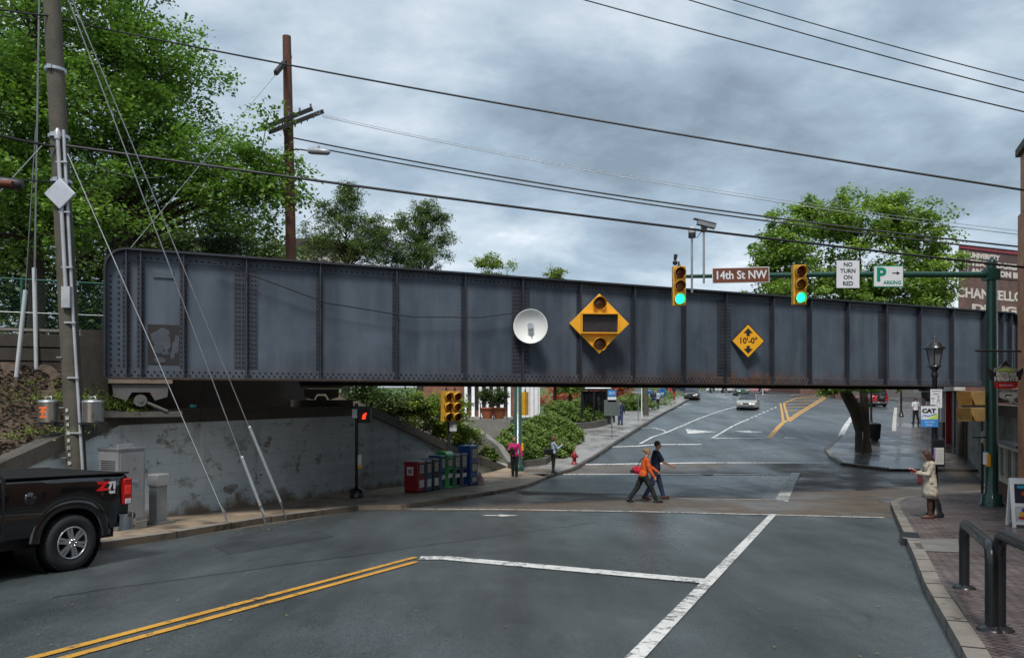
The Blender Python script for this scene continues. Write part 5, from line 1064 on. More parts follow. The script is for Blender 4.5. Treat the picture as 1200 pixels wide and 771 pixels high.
# ================================================================== NEWSPAPER BOXES
nb = G(489.5, 577.5, .13); bd = Vector((math.sin(R(25)), math.cos(R(25)), 0)); BXR = -R(25)
NEWS = M('newsprint', (.45, .42, .40), .5, bmp=0, var=.5, vs=14)
def news_box(i, s0, w, h, col, lb, style):
    c = nb+bd*(s0+w/2); c.z = g(c.y)+.13; t = thing('newspaper_box', lb, 'newspaper box', c, BXR, 'newspaper boxes along the wall')
    mat = M('box_%d' % i, col, .35, bmp=.04, coat=.4, var=.12, dirt=tuple(x*.4 for x in col), dirt_s=5, dirt_a=.62); D = .54; w2 = w/2-.012
    # local x is towards the street, y runs along the row
    if style in ('plain', 'tall'):
        m = MB(); m.bx(-D, 0, -w2, w2, .04, h); m.build('body', mat, t, bevel=.02)
        m = MB(); m.bx(-D+.02, .0, -w2+.02, w2-.02, 0, .04); m.build('base', DARK, t)
    elif style in ('dome', 'stand'):
        m = MB(); m.bx(-D*.9, 0, -w2, w2, h*.52, h*.9 if style == 'dome' else h); m.bx(-D*.7, -.1, -w2*.7, w2*.7, .08, h*.52); m.bx(-D*.9, 0, -w2, w2, 0, .08); m.build('body', mat, t, bevel=.02)
        if style == 'dome': m = MB(); m.prism([(-D*.95+D*.5*(1-math.cos(math.pi*k/10)), -w2-.01, h*.9+.02+.17*math.sin(math.pi*k/10)) for k in range(11)], (0, 2*w2+.02, 0)); m.build('hood', mat, t, fix=True)
    if style == 'tall':
        for z0, z1 in ((.1, .38), (.5, .88), (1.0, h-.08)):
            m = MB(); m.bx(.002, .008, -w2+.06, w2-.06, z0, z1); wdw = m.build('window', DGLASS, t); m = MB(); m.bx(.009, .012, -w2+.12, w2-.12, z0+.05, z1-.06); m.build('newspaper', NEWS, wdw)
    else:
        z0 = h*.58 if style == 'plain' else h*.6; z1 = (h if style != 'dome' else h*.9)-.07
        m = MB(); m.bx(.002, .008, -w2+.05, w2-.05, z0, z1); wdw = m.build('window', DGLASS, t); m = MB(); m.bx(.009, .013, -w2+.09, w2-.09, z0+.03, z1-.04); m.build('newspaper', NEWS, wdw)
        m = MB(); m.bx(.002, .03, -w2+.06, w2-.06, z1+.02, z1+.045); m.build('handle', GALV, t)
        m = MB(); m.bx(.002, .008, -w2+.09, w2-.08, h*.16 if style == 'plain' else h*.3, h*.4 if style == 'plain' else h*.42); m.build('card', WHITE, t)
    return t
xs = 0
for i, (w, h, col, lb, st_) in enumerate(((.48, 1.04, (.30, .012, .018), 'red newspaper box with a white card on its side, first in the row', 'plain'), (.44, 1.06, (.02, .10, .22), 'teal blue newspaper box between the red one and the black one', 'plain'), (.46, 1.1, (.012, .012, .014), 'black newspaper box with a yellow paper in its window', 'plain'), (.42, 1.2, (.02, .10, .28), 'blue newspaper box between the black one and the bright green one', 'stand'), (.5, 1.28, (.03, .42, .08), 'bright green newspaper box with a rounded hood', 'dome'), (.5, 1.22, (.01, .16, .08), 'dark green newspaper box next to the bright green one', 'stand'), (.5, 1.24, (.015, .02, .09), 'navy newspaper box in front of the tall blue rack', 'stand'), (.62, 1.52, (.015, .09, .36), 'tall blue newspaper rack with three windows at the end of the row', 'tall'))):
    t = news_box(i, xs, w, h, col, lb, st_); xs += w+.03+(.2 if i == 6 else 0)
    if i == 0: m = MB(); m.bx(-.42, -.18, -w/2+.004, -w/2+.01, .58, .86); m.build('side_card', WHITE, t); m = MB(); m.bx(-.37, -.23, -w/2+.0, -w/2+.003, .63, .78); m.build('side_print', M('card_grey', (.25, .2, .2), .6, bmp=0, vs=30, var=.6), t)
p = nb+bd*(xs+.1); t = MB(); t.lathe((0, 0, 0), [(.2, 0), (.15, .2), (.05, .42), (.02, .5), (0, .5)], 7, sx=1.1, sy=.7); o = t.build('paper_bag', M('bag_pink', (.5, .35, .33), .7), loc=(p.x, p.y, g(p.y)+.13)); tag(o, 'pale crumpled bag leaning at the end of the newspaper boxes', 'bag')

# ================================================================== SMALL STREET THINGS UPHILL
hy = thing('fire_hydrant', 'red fire hydrant at the kerb beyond the crosswalk', 'fire hydrant', G(673, 543.5, .13)); hy.scale = (.85,)*3; HR = M('hydrant_red', (.28, .012, .02), .45, dirt=(.08, .01, .01), dirt_s=9)
m = MB(); m.lathe((0, 0, 0), [(.17, 0), (.17, .05), (.11, .08), (.11, .46), (.14, .48), (.14, .52), (.12, .56), (.1, .63), (.05, .70), (.035, .72), (.035, .77), (0, .775)], 16); m.build('barrel', HR, hy)
for a, l in ((0, .2), (180, .2), (-90, .24)): m = MB(); d = Vector((math.cos(R(a)), math.sin(R(a)), 0)); m.lathe(Vector((0, 0, .42)), [(.065, .08), (.065, l-.05), (.085, l-.045), (.085, l), (.03, l), (.03, l+.04), (0, l+.04)], 12, axis=d); m.build('outlet', HR, hy)
def sign_post(label, px, py, h, signs=(), r=.03, mat=None, cat='sign'):
    t = thing('sign_post', label, cat, G(px, py, .13)); m = MB(); m.cyl((0, 0, 0), (0, 0, h), r, n=10); m.build('post', mat or GALV, t)
    for z, w, hh, c, nm in signs: m = MB(); m.bx(-w/2, w/2, -r-.03, -r-.01, z-hh/2, z+hh/2); m.build(nm, c, t)
    return t
DKG = M('back_grey', (.09, .11, .10), .5)
t = sign_post('bus stop post with blue panels beside the shelter', 717, 514, 3.0, ((2.72, .5, .35, SKYB, 'blue_panel'), (2.35, .5, .3, SW, 'white_panel'), (1.85, .95, .95, DKG, 'grey_panel')))
lettering('BUS', .2, SW, t, (0, -.07, 2.72))
sign_post('tall thin grey post on the uphill pavement, nearer of the pair', 748, 493, 3.6)
sign_post('tall thin pale post on the uphill pavement beside the wooden pole', 752, 489, 3.4, (), .035, WHITE)
t = thing('utility_pole', 'stout grey wooden pole at the uphill kerb', 'utility pole', G(757, 486.5, .13)); m = MB(); m.tube([(0, 0, 0), (-.12, 0, 4), (-.25, 0, 7.5)], [.22, .2, .18], 14); m.build('pole', WOODP, t)
t = sign_post('short post with a small white sign far up the left pavement', 784, 470, 2.0, ((1.7, .4, .5, WHITE, 'plate'),))
sign_post('thin pole standing on the grass beyond the junction', 894, 463, 3.0, (), .05, WHITE)
for px, py, lb in ((760, 472.5, 'blue street box left of the two standing men'), (776.5, 468.8, 'blue rounded mail box right of the two standing men')):
    t = thing('mail_box', lb, 'mail box', G(px, py, .13), R(-15), 'blue boxes uphill'); m = MB()
    if px < 770: m.bx(-.32, .32, -.3, .3, .1, 1.35); m.build('body', M('postal_blue', (.01, .09, .33), .35, bmp=0, coat=.4), t, bevel=.06); m = MB(); m.bx(-.2, .2, -.31, -.302, .3, .85); m.build('label_panel', SW, t)
    else: m.prism([(-.34, -.3, .25), (.34, -.3, .25), (.34, -.3, 1.0)]+[(.34*math.cos(math.pi*k/10), -.3, 1.0+.34*math.sin(math.pi*k/10)) for k in range(1, 10)]+[(-.34, -.3, 1.0)], (0, .6, 0)); m.build('body', M('postal_blue', (.01, .09, .33), .35, bmp=0, coat=.4), t, fix=True); m = MB(); m.bx(-.12, .12, -.31, -.302, .6, .85); m.build('emblem', SW, t)
    m = MB()
    for sx in (-1, 1):
        m.bx(sx*.28-.03, sx*.28+.03, -.28, .28, 0, .25)
    m.build('leg', DARK, t)
# bus shelter
bs = thing('bus_shelter', 'dark framed bus shelter with a white domed roof', 'bus shelter', G(703, 497, .13)+Vector((0, 1.2, 0)), R(-28)); wq, dq, hq = 1.9, 1.4, 2.35
m = MB()
for x in (-wq/2, 0, wq/2):
    for y in (-dq/2, dq/2): m.bx(x-.05, x+.05, y-.05, y+.05, 0, hq)
m.bx(-wq/2, wq/2, -dq/2, dq/2, hq+.001, hq+.12); m.bx(-wq/2, wq/2, dq/2-.03, dq/2+.03, .3, .4); m.build('frame', BLACKM, bs)
m = MB(); m.lathe((0, 0, hq+.12), [(.78, 0), (.7, .12), (.45, .24), (0, .3)], 20, sx=1.25, sy=.9); m.build('roof_dome', WHITE, bs)
for x0, x1, y in ((-wq/2+.06, -.06, dq/2), (.06, wq/2-.06, dq/2)): m = MB(); m.bx(x0, x1, y-.01, y+.01, .42, hq-.05); m.build('glass', DGLASS, bs)
m = MB(); m.bx(-wq/2-.01, -wq/2+.01, -dq/2+.08, dq/2-.08, .3, hq-.05); m.build('glass', DGLASS, bs)
m = MB(); m.bx(-.8, .8, .2, .6, .42, .47); m.build('bench', M('bench_brown', (.06, .035, .02), .6), bs)
# far right: lamp, bin, bike rack, bench
l2 = thing('street_lamp', 'black street lamp post on the far brick pavement by the kerb bay', 'street lamp', G(1056, 488, .12)); lantern_post(l2, 4.2)
l3 = thing('street_lamp', 'thin black lamp post just right of the tree trunk', 'street lamp', G(1021, 500, .12)); lantern_post(l3, 4.3)
tb = thing('litter_bin', 'black slatted litter bin beside the tree trunk', 'litter bin', G(1025, 516, .12)); m = MB(); m.lathe((0, 0, .08), [(.26, 0), (.31, .1), (.33, .75), (.35, .85), (.35, .9), (.2, .98), (.2, .9)], 20); m.build('body', BLACKM, tb)
m = MB()
for k in range(20): a = 2*math.pi*k/20; m.tube([(.285*math.cos(a), .285*math.sin(a), .12), (.345*math.cos(a), .345*math.sin(a), .88)], .013, 4)
m.build('slats', DARK, tb); m = MB(); m.lathe((0, 0, 0), [(.2, 0), (.2, .08)], 14); m.build('foot', DARK, tb)
t = thing('bike_rack', 'small black bike hoop in front of the tree trunk at the corner', 'bike rack', G(1011.5, 533, .12), R(60)); m = MB(); m.tube([(-.35, 0, 0), (-.35, 0, .7)]+[(-.35*math.cos(math.pi*k/8), 0, .7+.22*math.sin(math.pi*k/8)) for k in range(1, 8)]+[(.35, 0, .7), (.35, 0, 0)], .03, 10); m.build('pipe', BLACKM, t)
m = MB(); m.tube([(0, .02, .05), (0, .02, 1.2)], .02, 8); m.build('locking_bar', GALV, t)
t = thing('news_rack', 'small grey metal rack on the far brick pavement near the shop fronts', 'rack', G(1107, 514, .12), R(-RA)); m = MB(); m.bx(-.3, .3, -.3, .3, .1, 1.0); m.build('body', M('rack_grey', (.12, .12, .12), .5), t, bevel=.03); m = MB(); m.tube([(.1, -.3, 1.0), (.3, -.35, 1.25), (.35, -.3, 1.4)], .03); m.build('arm', DARK, t)

# ================================================================== PEOPLE
SKIN = M('skin', (.42, .23, .16), .5, bmp=0, var=.08); SKIN2 = M('skin_dark', (.16, .08, .05), .5, bmp=0, var=.08)
def cloth(n, c, r=.75):
    k_ = 'cloth_'+n
    if k_ in MATS: return MATS[k_]
    m, nn, b = nodes(k_); c_ = ramp(nn, tex(nn, 'N', 5, 6), [(.3, tuple(x*.72 for x in c)), (.7, tuple(min(1, x*1.2) for x in c))]); nn.links.new(c_, b.inputs['Base Color']); b.inputs['Roughness'].default_value = r
    h = mth(nn, 'ADD', mth(nn, 'MULTIPLY', tex(nn, 'N', 7, 3, .5, mapv(nn, 0, (1, 1, .45)), .8), 5.0), mth(nn, 'MULTIPLY', tex(nn, 'N', 90, 3), .3)); bump(nn, b, h, .9, .02); MATS[k_] = m; return m
def limb(m, pts, rs, flat=1.0):
    """tapered closed tube with balls in the joints"""
    for i in range(len(pts)-1):
        a, b = Vector(pts[i]), Vector(pts[i+1]); d = b-a
        if d.length < 1e-4: continue
        n = 3; P = []; RR = []
        for k in range(n+1): P.append(a+d*(k/n)); RR.append(rs[i]+(rs[i+1]-rs[i])*k/n)
        m.tube(P, RR, 12)
    for p, r in zip(pts, rs): m.ball(p, r*.995, 12, 8)
def torso(m, secs, n=18):
    """secs: (centre, half width x, half depth y)"""
    rows = [[Vector(c)+Vector((w*math.cos(2*math.pi*k/n), d*math.sin(2*math.pi*k/n), 0)) for k in range(n)] for c, w, d in secs]
    m.grid(rows, True, True); m.add(rows[0], [list(range(n))[::-1]]); m.add(rows[-1], [list(range(n))])
def person(label, loc, rz, H=1.75, lean=0, legs=((0, 0), (0, 0)), arms=((0, 8, 10), (0, 8, 10)), top=None, sleeve='long', bottom=None, skirt=None, shoes=None, hair=None, hair_len=.0, skin=None, near=True, female=False, coat=None, head_tilt=0, bulk=1.0, boots=0, group=None, bun=False, open_front=None):
    """legs: (thigh forward angle, knee bend) left then right; arms: (shoulder forward, outward, elbow bend[, forearm inward])"""
    k = H/1.75; t = thing('person', label, 'person', loc, rz, group); t.scale = (k, k, k); skin = skin or SKIN; vx = .0085 if near else .022
    hips = []
    for s, (a, kn) in zip((-1, 1), legs):
        h = Vector((s*.09, 0, .92)); a = R(a); kn_ = a-R(kn); kp = h+Vector((s*.005, math.sin(a), -math.cos(a)))*.43; an = kp+Vector((0, math.sin(kn_), -math.cos(kn_)))*.42; hips.append([h, kp, an, kn_])
    dz = .075-min(x[2].z for x in hips); up_ = Vector((0, 0, dz))
    for x in hips: x[0] += up_; x[1] += up_; x[2] += up_
    pel = Vector((0, 0, .95))+up_; Lr = Matrix.Rotation(-R(lean), 3, 'X'); T = lambda x, y, z: pel+Lr @ (Vector((x, y, z-.95)))
    sw = (.172 if female else .195)*bulk; body = MB()
    W1 = [(T(0, 0, .86), .15*bulk, .105*bulk), (T(0, 0, .95), (.165 if female else .16)*bulk, .11*bulk), (T(0, .0, 1.08), (.125 if female else .15)*bulk, .095*bulk), (T(0, .01, 1.22), (.145 if female else .165)*bulk, .11*bulk), (T(0, 0.01, 1.33), (.16 if female else .18)*bulk, .112*bulk), (T(0, 0, 1.42), (.13 if female else .15)*bulk, .09), (T(0, 0, 1.47), .07, .06)]
    torso(body, W1)
    nk = T(0, .005, 1.47); hd = T(0, .03, 1.645); HT = Lr @ Matrix.Rotation(-R(head_tilt), 3, 'X'); hd = T(0, .0, 1.5)+HT @ Vector((0, .03, .135))
    limb(body, [nk, hd+HT @ Vector((0, -.01, -.07))], [.056, .052])
    body.ball(hd+HT @ Vector((0, -.012, .018)), (.074, .092, .098), 18, 12, rot=HT); body.ball(hd+HT @ Vector((0, .022, -.045)), (.054, .062, .068), 14, 10, rot=HT)
    if near:
        body.ball(hd+HT @ Vector((0, .088, -.018)), (.013, .02, .022), 8, 6, rot=HT); body.ball(hd+HT @ Vector((0, .082, -.058)), (.022, .012, .01), 8, 6, rot=HT)
        for s in (-1, 1): body.ball(hd+HT @ Vector((s*.076, -.01, -.012)), (.012, .02, .03), 8, 6, rot=HT)
    AR = []
    for s, ar in zip((-1, 1), arms):
        f, o_, e = ar[:3]; inw = ar[3] if len(ar) > 3 else 0
        sh = T(s*sw, 0, 1.405); d1 = Matrix.Rotation(R(f), 3, 'X') @ (Matrix.Rotation(-s*R(o_), 3, 'Y') @ Vector((0, 0, -1))); el = sh+d1*.29
        d2 = Matrix.Rotation(R(f+e), 3, 'X') @ (Matrix.Rotation(-s*R(o_*.5), 3, 'Y') @ Vector((0, 0, -1))); d2 = Matrix.Rotation(s*R(inw), 3, 'Z') @ d2; wr = el+d2*.25
        AR.append((sh, el, wr, d2)); limb(body, [sh, el, wr], [.05*bulk, .038*bulk, .027])
        if near:
            side = d2.cross(Vector((s, 0, .01))).normalized(); nrm = side.cross(d2).normalized(); pm = wr+d2*.045
            rot = Matrix((side, nrm, d2)).transposed(); body.ball(pm, (.038, .017, .052), 12, 8, rot=rot)
            for j, (o2, l) in enumerate(((-.028, .062), (-.010, .075), (.009, .07), (.027, .055))):
                b0 = pm+side*o2+d2*.035; b1 = b0+d2*l*.45-nrm*s*.004; b2 = b1+(d2*.8-nrm*s*.6).normalized()*l*.35; b3 = b2+(d2*.5-nrm*s*.85).normalized()*l*.25; limb(body, [b0, b1, b2, b3], [.0095, .009, .0085, .007])
            b0 = pm-side*.03-d2*.02; limb(body, [b0, b0-side*.022+d2*.028, b0-side*.028+d2*.055], [.011, .010, .008])
        else: body.ball(wr+d2*.06, (.035, .03, .07), 10, 6, rot=Matrix((d2.cross(Vector((1, .1, 0))).normalized(), Vector((0, 0, 1)).cross(d2).normalized() if abs(d2.z) < .95 else Vector((0, 1, 0)), d2)).transposed() if abs(d2.z) < .95 else None)
    for h, kp, an, ka in hips: limb(body, [h, kp, an], [.088*bulk, .058*bulk, .033]); limb(body, [an, an+Vector((0, .06*math.cos(ka*.5), -.03))], [.033, .026])
    bo = remesh(body, vx, skin, 'body', t, 1)
    if near:
        for s in (-1, 1):
            m = MB(); m.ball(hd+HT @ Vector((s*.031, .078, .008)), (.012, .008, .007), 8, 6, rot=HT); m.build('eye', M('eye_dark', (.03, .02, .018), .2, bmp=0), bo)
    cv = .012 if near else .024
    if bottom:
        m = MB()
        for h, kp, an, ka in hips: limb(m, [h, kp, an+Vector((0, 0, .0))], [.102*bulk, .074*bulk, .062 if boots == 0 else .05])
        torso(m, [(T(0, 0, .84), .165*bulk, .12*bulk), (T(0, 0, .95), (.178 if female else .172)*bulk, .124*bulk), (T(0, 0, 1.06), .15*bulk, .112*bulk)]); remesh(m, cv, bottom, 'trousers', t, 2)
    if boots:
        m = MB()
        for h, kp, an, ka in hips: limb(m, [kp.lerp(an, .12), kp.lerp(an, .4), an], [.062, .064, .05])
        remesh(m, cv, shoes, 'boots', t, 1)
    if top:
        m = MB(); ex = .016
        torso(m, [(T(0, 0, .90), (.178 if female else .176)*bulk+ex*.6, .128*bulk+ex*.5), (T(0, 0, .98), .174*bulk+ex*.6, .124*bulk+ex*.5)]+[(c, w+ex, d+ex) for c, w, d in W1[2:6]]+[(T(0, 0, 1.475), .075, .066)])
        for sh, el, wr, d2 in AR:
            if sleeve == 'long': limb(m, [sh, el, wr+d2*.01], [.064*bulk, .054*bulk, .044])
            else: limb(m, [sh, sh.lerp(el, .75)], [.066*bulk, .062*bulk])
        remesh(m, cv, top, 'jacket' if sleeve == 'long' else 'shirt', t, 2)
        if open_front: m = MB(); m.grid([[T(x*w, d+.0, z) for x in (-1, -.5, 0, .5, 1)] for z, w, d in ((.9, .05, .148), (1.1, .05, .13), (1.25, .055, .138), (1.4, .05, .115), (1.46, .03, .085))]); m.build('shirt_front', open_front, t)
    if skirt:      # coat skirt
        m = MB(); n = 24; rows = []
        for z, w, d in ((1.12, .15, .125), (1.0, .185, .15), (.85, .205, .17), (.68, .225, .185), (.52, .24, .195)):
            rows.append([pel+Vector((0, 0, z-.95))+Vector(((w+.008*math.sin(5*a+z*3))*math.cos(a), (d+.008*math.sin(4*a))*math.sin(a), 0)) for a in [2*math.pi*i/n for i in range(n)]])
        rows += [[p*.995+Vector((0, 0, .003)) for p in rows[-1]], [Vector((p.x*.93, p.y*.93, p.z)) for p in rows[-3]]]; m.grid(rows, True, True); m.build('coat_skirt', skirt, t)
        m = MB(); m.lathe(pel+Vector((0, 0, .15)), [(.158, -.02), (.164, 0), (.158, .025)], 24, sx=1, sy=.86, cap=False); m.build('belt', skirt, t)
    sh_m = shoes or DARK
    for h, kp, an, ka in hips:
        f = Vector((0, math.cos(min(0, ka)), math.sin(min(0, ka)*.9))); m = MB(); c = an+Vector((0, .0, -.022)); limb(m, [c+Vector((0, -.045, -.012)), c+f*.06+Vector((0, 0, -.01)), c+f*.16+Vector((0, 0, -.018))], [.054, .056, .042]); remesh(m, .012 if near else .02, sh_m, 'shoe', t, 1)
    if hair:
        m = MB(); m.ball(hd+HT @ Vector((0, -.028, .038)), (.086, .096, .096), 16, 10, rot=HT)
        if hair_len: 
            for x in (-.05, 0, .05): limb(m, [hd+HT @ Vector((x, -.06, .03)), hd+HT @ Vector((x*1.3, -.085, -hair_len*.5)), hd+HT @ Vector((x*1.4, -.09, -hair_len))], [.055, .05, .03])
            for x in (-.07, .07): limb(m, [hd+HT @ Vector((x, .01, .04)), hd+HT @ Vector((x*1.1, .0, -hair_len*.7))], [.03, .028])
        if bun: m.ball(hd+HT @ Vector((0, -.13, .05)), (.06, .06, .055))
        remesh(m, .014 if near else .022, hair, 'hair', t, 1)
    t['_'] = 0; del t['_']; return t, dict(AR=AR, T=T, hd=hd, pel=pel, hips=hips, k=k)
BR = M('hair_brown', (.045, .022, .012), .6, bmp=.5, bs=90); BL = M('hair_blond', (.35, .23, .11), .6, bmp=.5, bs=90); BK = M('hair_black', (.012, .01, .009), .55, bmp=.4, bs=90); GYH = M('hair_auburn', (.12, .05, .025), .6, bmp=.5, bs=90)
ORG = cloth('orange', (.62, .10, .015)); NAVY = cloth('navy', (.02, .025, .06)); JEAN = cloth('jeans', (.03, .05, .11)); BLKC = cloth('black', (.012, .012, .015)); PINK = cloth('pink', (.55, .01, .14)); BEI = cloth('beige', (.46, .41, .33)); BRN = cloth('brown', (.07, .028, .018)); WHT = cloth('white', (.60, .61, .65)); BLU = cloth('paleblue', (.34, .40, .52)); REDC = cloth('red', (.5, .01, .03)); LEA = M('leather_black', (.012, .012, .013), .35, bmp=.1); BLEA = M('leather_brown', (.09, .035, .018), .5, bmp=.1)
def fly(px, py, up_): return G(px, py, up_)
# the couple on the crosswalk
pw = G(754, 588.5, .012); P1, i1 = person('woman in an orange jacket striding across the street with a red shoulder bag', pw, R(-90), 1.74, 10, ((-24, 12), (30, 6)), ((34, 4, 22), (12, 10, 18)), ORG, 'long', BLKC, shoes=LEA, hair=BL, female=True, bun=True, bulk=1.12, head_tilt=-4)
T = i1['T']; m = MB(); m.ball(T(-.06, -.2, 1.04), (.09, .17, .125), 14, 10); bag = remesh(m, .02, REDC, 'shoulder_bag', None, 2); bag.location = pw; bag.rotation_euler.z = R(-90); bag.scale = (i1['k'],)*3; tag(bag, 'red shoulder bag hanging at the back of the woman in orange', 'bag')
m = MB(); m.tube([T(-.06, -.21, 1.12), T(-.02, -.15, 1.38), T(.1, .02, 1.49), T(.14, .13, 1.36), T(.0, .13, 1.1), T(-.1, -.08, 1.02)], .012, 6); m.build('strap', BLKC, bag); m = MB(); m.ball(T(.02, -.36, .98), (.03, .07, .05), 8, 6); m.build('pocket', BLKC, bag)
pm = G(767, 587, .012); person('man in a navy t-shirt and jeans walking beside the woman in orange', pm+Vector((.12, .5, 0)), R(-88), 1.86, 4, ((20, 4), (-16, 14)), ((-14, 6, 8), (30, 8, 34)), NAVY, 'short', JEAN, shoes=BLEA, hair=BR, bulk=1.12)
# woman reading in the pale coat
pc = G(1090, 607, .142); P3, i3 = person('woman in a pale trench coat and brown boots reading a red book on the corner', pc, R(80), 1.57, 2, ((4, 2), (-3, 2)), ((22, 8, 72, 35), (22, 8, 72, 35)), BEI, 'long', BRN, skirt=BEI, shoes=BLEA, hair=BR, hair_len=.2, female=True, head_tilt=24, boots=1, bulk=1.08)
T = i3['T']; c = (i3['AR'][0][2]+i3['AR'][1][2])/2+Vector((0, .08, .06)); m = MB()
for s in (-1, 1): m.box(c+Vector((s*.065, 0, .0)), (.13, .17, .012), rot=Matrix.Rotation(-s*R(16), 3, 'Y') @ Matrix.Rotation(R(28), 3, 'X'))
bk = m.build('book', REDC, loc=pc, rz=R(80)); bk.scale = (i3['k'],)*3; tag(bk, 'open red book held by the woman in the pale coat', 'book')
m = MB()
for s in (-1, 1): m.box(c+Vector((s*.062, 0, .012)), (.115, .15, .01), rot=Matrix.Rotation(-s*R(16), 3, 'Y') @ Matrix.Rotation(R(28), 3, 'X'))
m.build('pages', M('paper', (.5, .5, .46), .5), bk)
m = MB(); m.box(T(.12, .2, .98), (.07, .12, .24), taper=.8); o = m.build('handbag', cloth('maroon', (.12, .01, .02)), loc=pc, rz=R(80), bevel=.02); o.scale = (i3['k'],)*3; tag(o, 'dark red bag hanging in front of the woman in the pale coat', 'bag'); m = MB(); m.tube([T(.12, .16, 1.08), T(.12, .1, 1.3), T(.12, .02, 1.45)], .01); m.build('strap', BRN, o)
# under the far end of the bridge
pp_ = G(603, 558.5, .13); P4, i4 = person('woman in a pink cardigan over black, standing by the far green pole', pp_, R(172), 1.70, 3, ((4, 4), (-6, 6)), ((10, 24, 14), (24, 14, 80, 20)), PINK, 'long', BLKC, shoes=LEA, hair=GYH, female=True, open_front=BLKC, bulk=1.05)
T = i4['T']; m = MB(); m.box(T(.13, .16, 1.15), (.2, .05, .24)); o = m.build('black_bag', LEA, loc=pp_, rz=R(172), bevel=.02); tag(o, 'black folder held by the woman in the pink cardigan', 'folder')
pq = G(648.5, 554.5, .13); P5, i5 = person('woman in a pale shirt and black trousers carrying a black handbag at the kerb', pq, R(-75), 1.66, 0, ((2, 2), (-2, 3)), ((8, 6, 20), (30, 6, 95, 15)), BLU, 'long', BLKC, shoes=LEA, hair=GYH, hair_len=.12, female=True)
T = i5['T']; m = MB(); m.bx(-.08, .08, -.2, .2, -.13, .13); o = m.build('handbag', LEA, loc=pq+Vector((-.22, -.22, .98)), bevel=.03); tag(o, 'black handbag held by the woman in the pale shirt', 'bag'); m = MB(); m.tube([(0, -.12, .12), (0, -.08, .32), (0, .08, .32), (0, .12, .12)], .012); m.build('strap', LEA, o); o.rotation_euler.z = R(-80)
# farther people
fg = 'people far up the pavements'
person('stout person in a dark jacket with a white hem, back turned, by the bus stop', G(727, 498, .13), R(20), 1.72, 0, ((4, 2), (-3, 2)), ((0, 14, 16), (0, 14, 16)), NAVY, 'long', JEAN, hair=BK, near=False, bulk=1.25, group=fg)
person('person in dark clothes standing half inside the bus shelter', G(714, 497, .13), R(120), 1.7, 0, ((0, 0), (0, 0)), ((10, 8, 30), (0, 8, 10)), WHT, 'short', BLKC, hair=BK, near=False, group=fg)
person('man in navy trousers and dark shirt, left of the two by the mail boxes', G(765.5, 480, .13), R(170), 1.8, 0, ((0, 0), (0, 0)), ((0, 8, 10), (0, 8, 10)), NAVY, 'short', JEAN, hair=BK, skin=SKIN2, near=False, group=fg)
person('man in a pale shirt and black trousers, right of the two by the mail boxes', G(771, 479, .13), R(150), 1.72, 0, ((4, 0), (-4, 6)), ((0, 8, 10), (0, 8, 10)), BLU, 'short', BLKC, hair=BK, skin=SKIN2, near=False, group=fg)
person('person in black far up the left pavement near the parked car', G(790, 468.5, .13), R(160), 1.7, 0, ((6, 0), (-6, 6)), ((0, 8, 10), (0, 8, 10)), BLKC, 'short', REDC, hair=BK, near=False, group=fg)
person('person in red beside the short sign post up the hill', G(785, 467, .13), R(200), 1.65, 0, ((0, 0), (0, 0)), ((0, 8, 10), (0, 8, 10)), REDC, 'short', BLKC, hair=BR, near=False, group=fg)
person('man in a white t-shirt and black trousers walking away on the far brick pavement', G(1073, 496.5, .12), R(4), 1.80, 0, ((8, 2), (-8, 12)), ((-6, 12, 14), (6, 10, 14)), WHT, 'short', BLKC, hair=BR, near=False, group=fg)
person('person in a white shirt at the foot of the far steps', G(1083, 473.5, .12), R(186), 1.75, 0, ((4, 0), (-4, 4)), ((0, 12, 40), (0, 12, 20)), WHT, 'long', BLKC, hair=BK, near=False, group=fg)

# ================================================================== TREES AND PLANTS
def crown_points(blobs, n_clumps, per, rc, flat=.55, seed=0, shell=.55, gap=0.0):
    """leaf positions in clumps spread through ellipsoids; blobs: (centre, radii, weight)"""
    rg = np.random.default_rng(seed); w = np.array([b[2] for b in blobs], float); w /= w.sum(); C = []
    while len(C) < n_clumps:
        b = blobs[rg.choice(len(blobs), p=w)]; d = rg.normal(size=3); d /= np.linalg.norm(d); r = shell+(1-shell)*rg.random()**.6
        if rg.random() < .22: r = rg.random()*.6
        p = np.array(b[0])+d*np.array(b[1])*r*(1+.12*rg.normal())
        C.append(p)
    C = np.array(C); k = np.repeat(np.arange(len(C)), per); m = len(k)
    sz = rc*(.55+.9*rg.random(len(C))); v = rg.normal(size=(m, 3)); v /= np.linalg.norm(v, axis=1)[:, None]; v *= (rg.random(m)**.5)[:, None]
    P = C[k]+v*sz[k][:, None]*np.array([1, 1, flat]); P[:, 2] -= .12*(v[:, 0]**2+v[:, 1]**2)*sz[k]
    tone = .5+.9*(rg.random(len(C))-.5)[k]+.25*v[:, 2]
    return C, P, tone
def bez(a, b, c, n=7): return [a*(1-t)**2+b*2*t*(1-t)+c*t*t for t in [i/n for i in range(n+1)]]
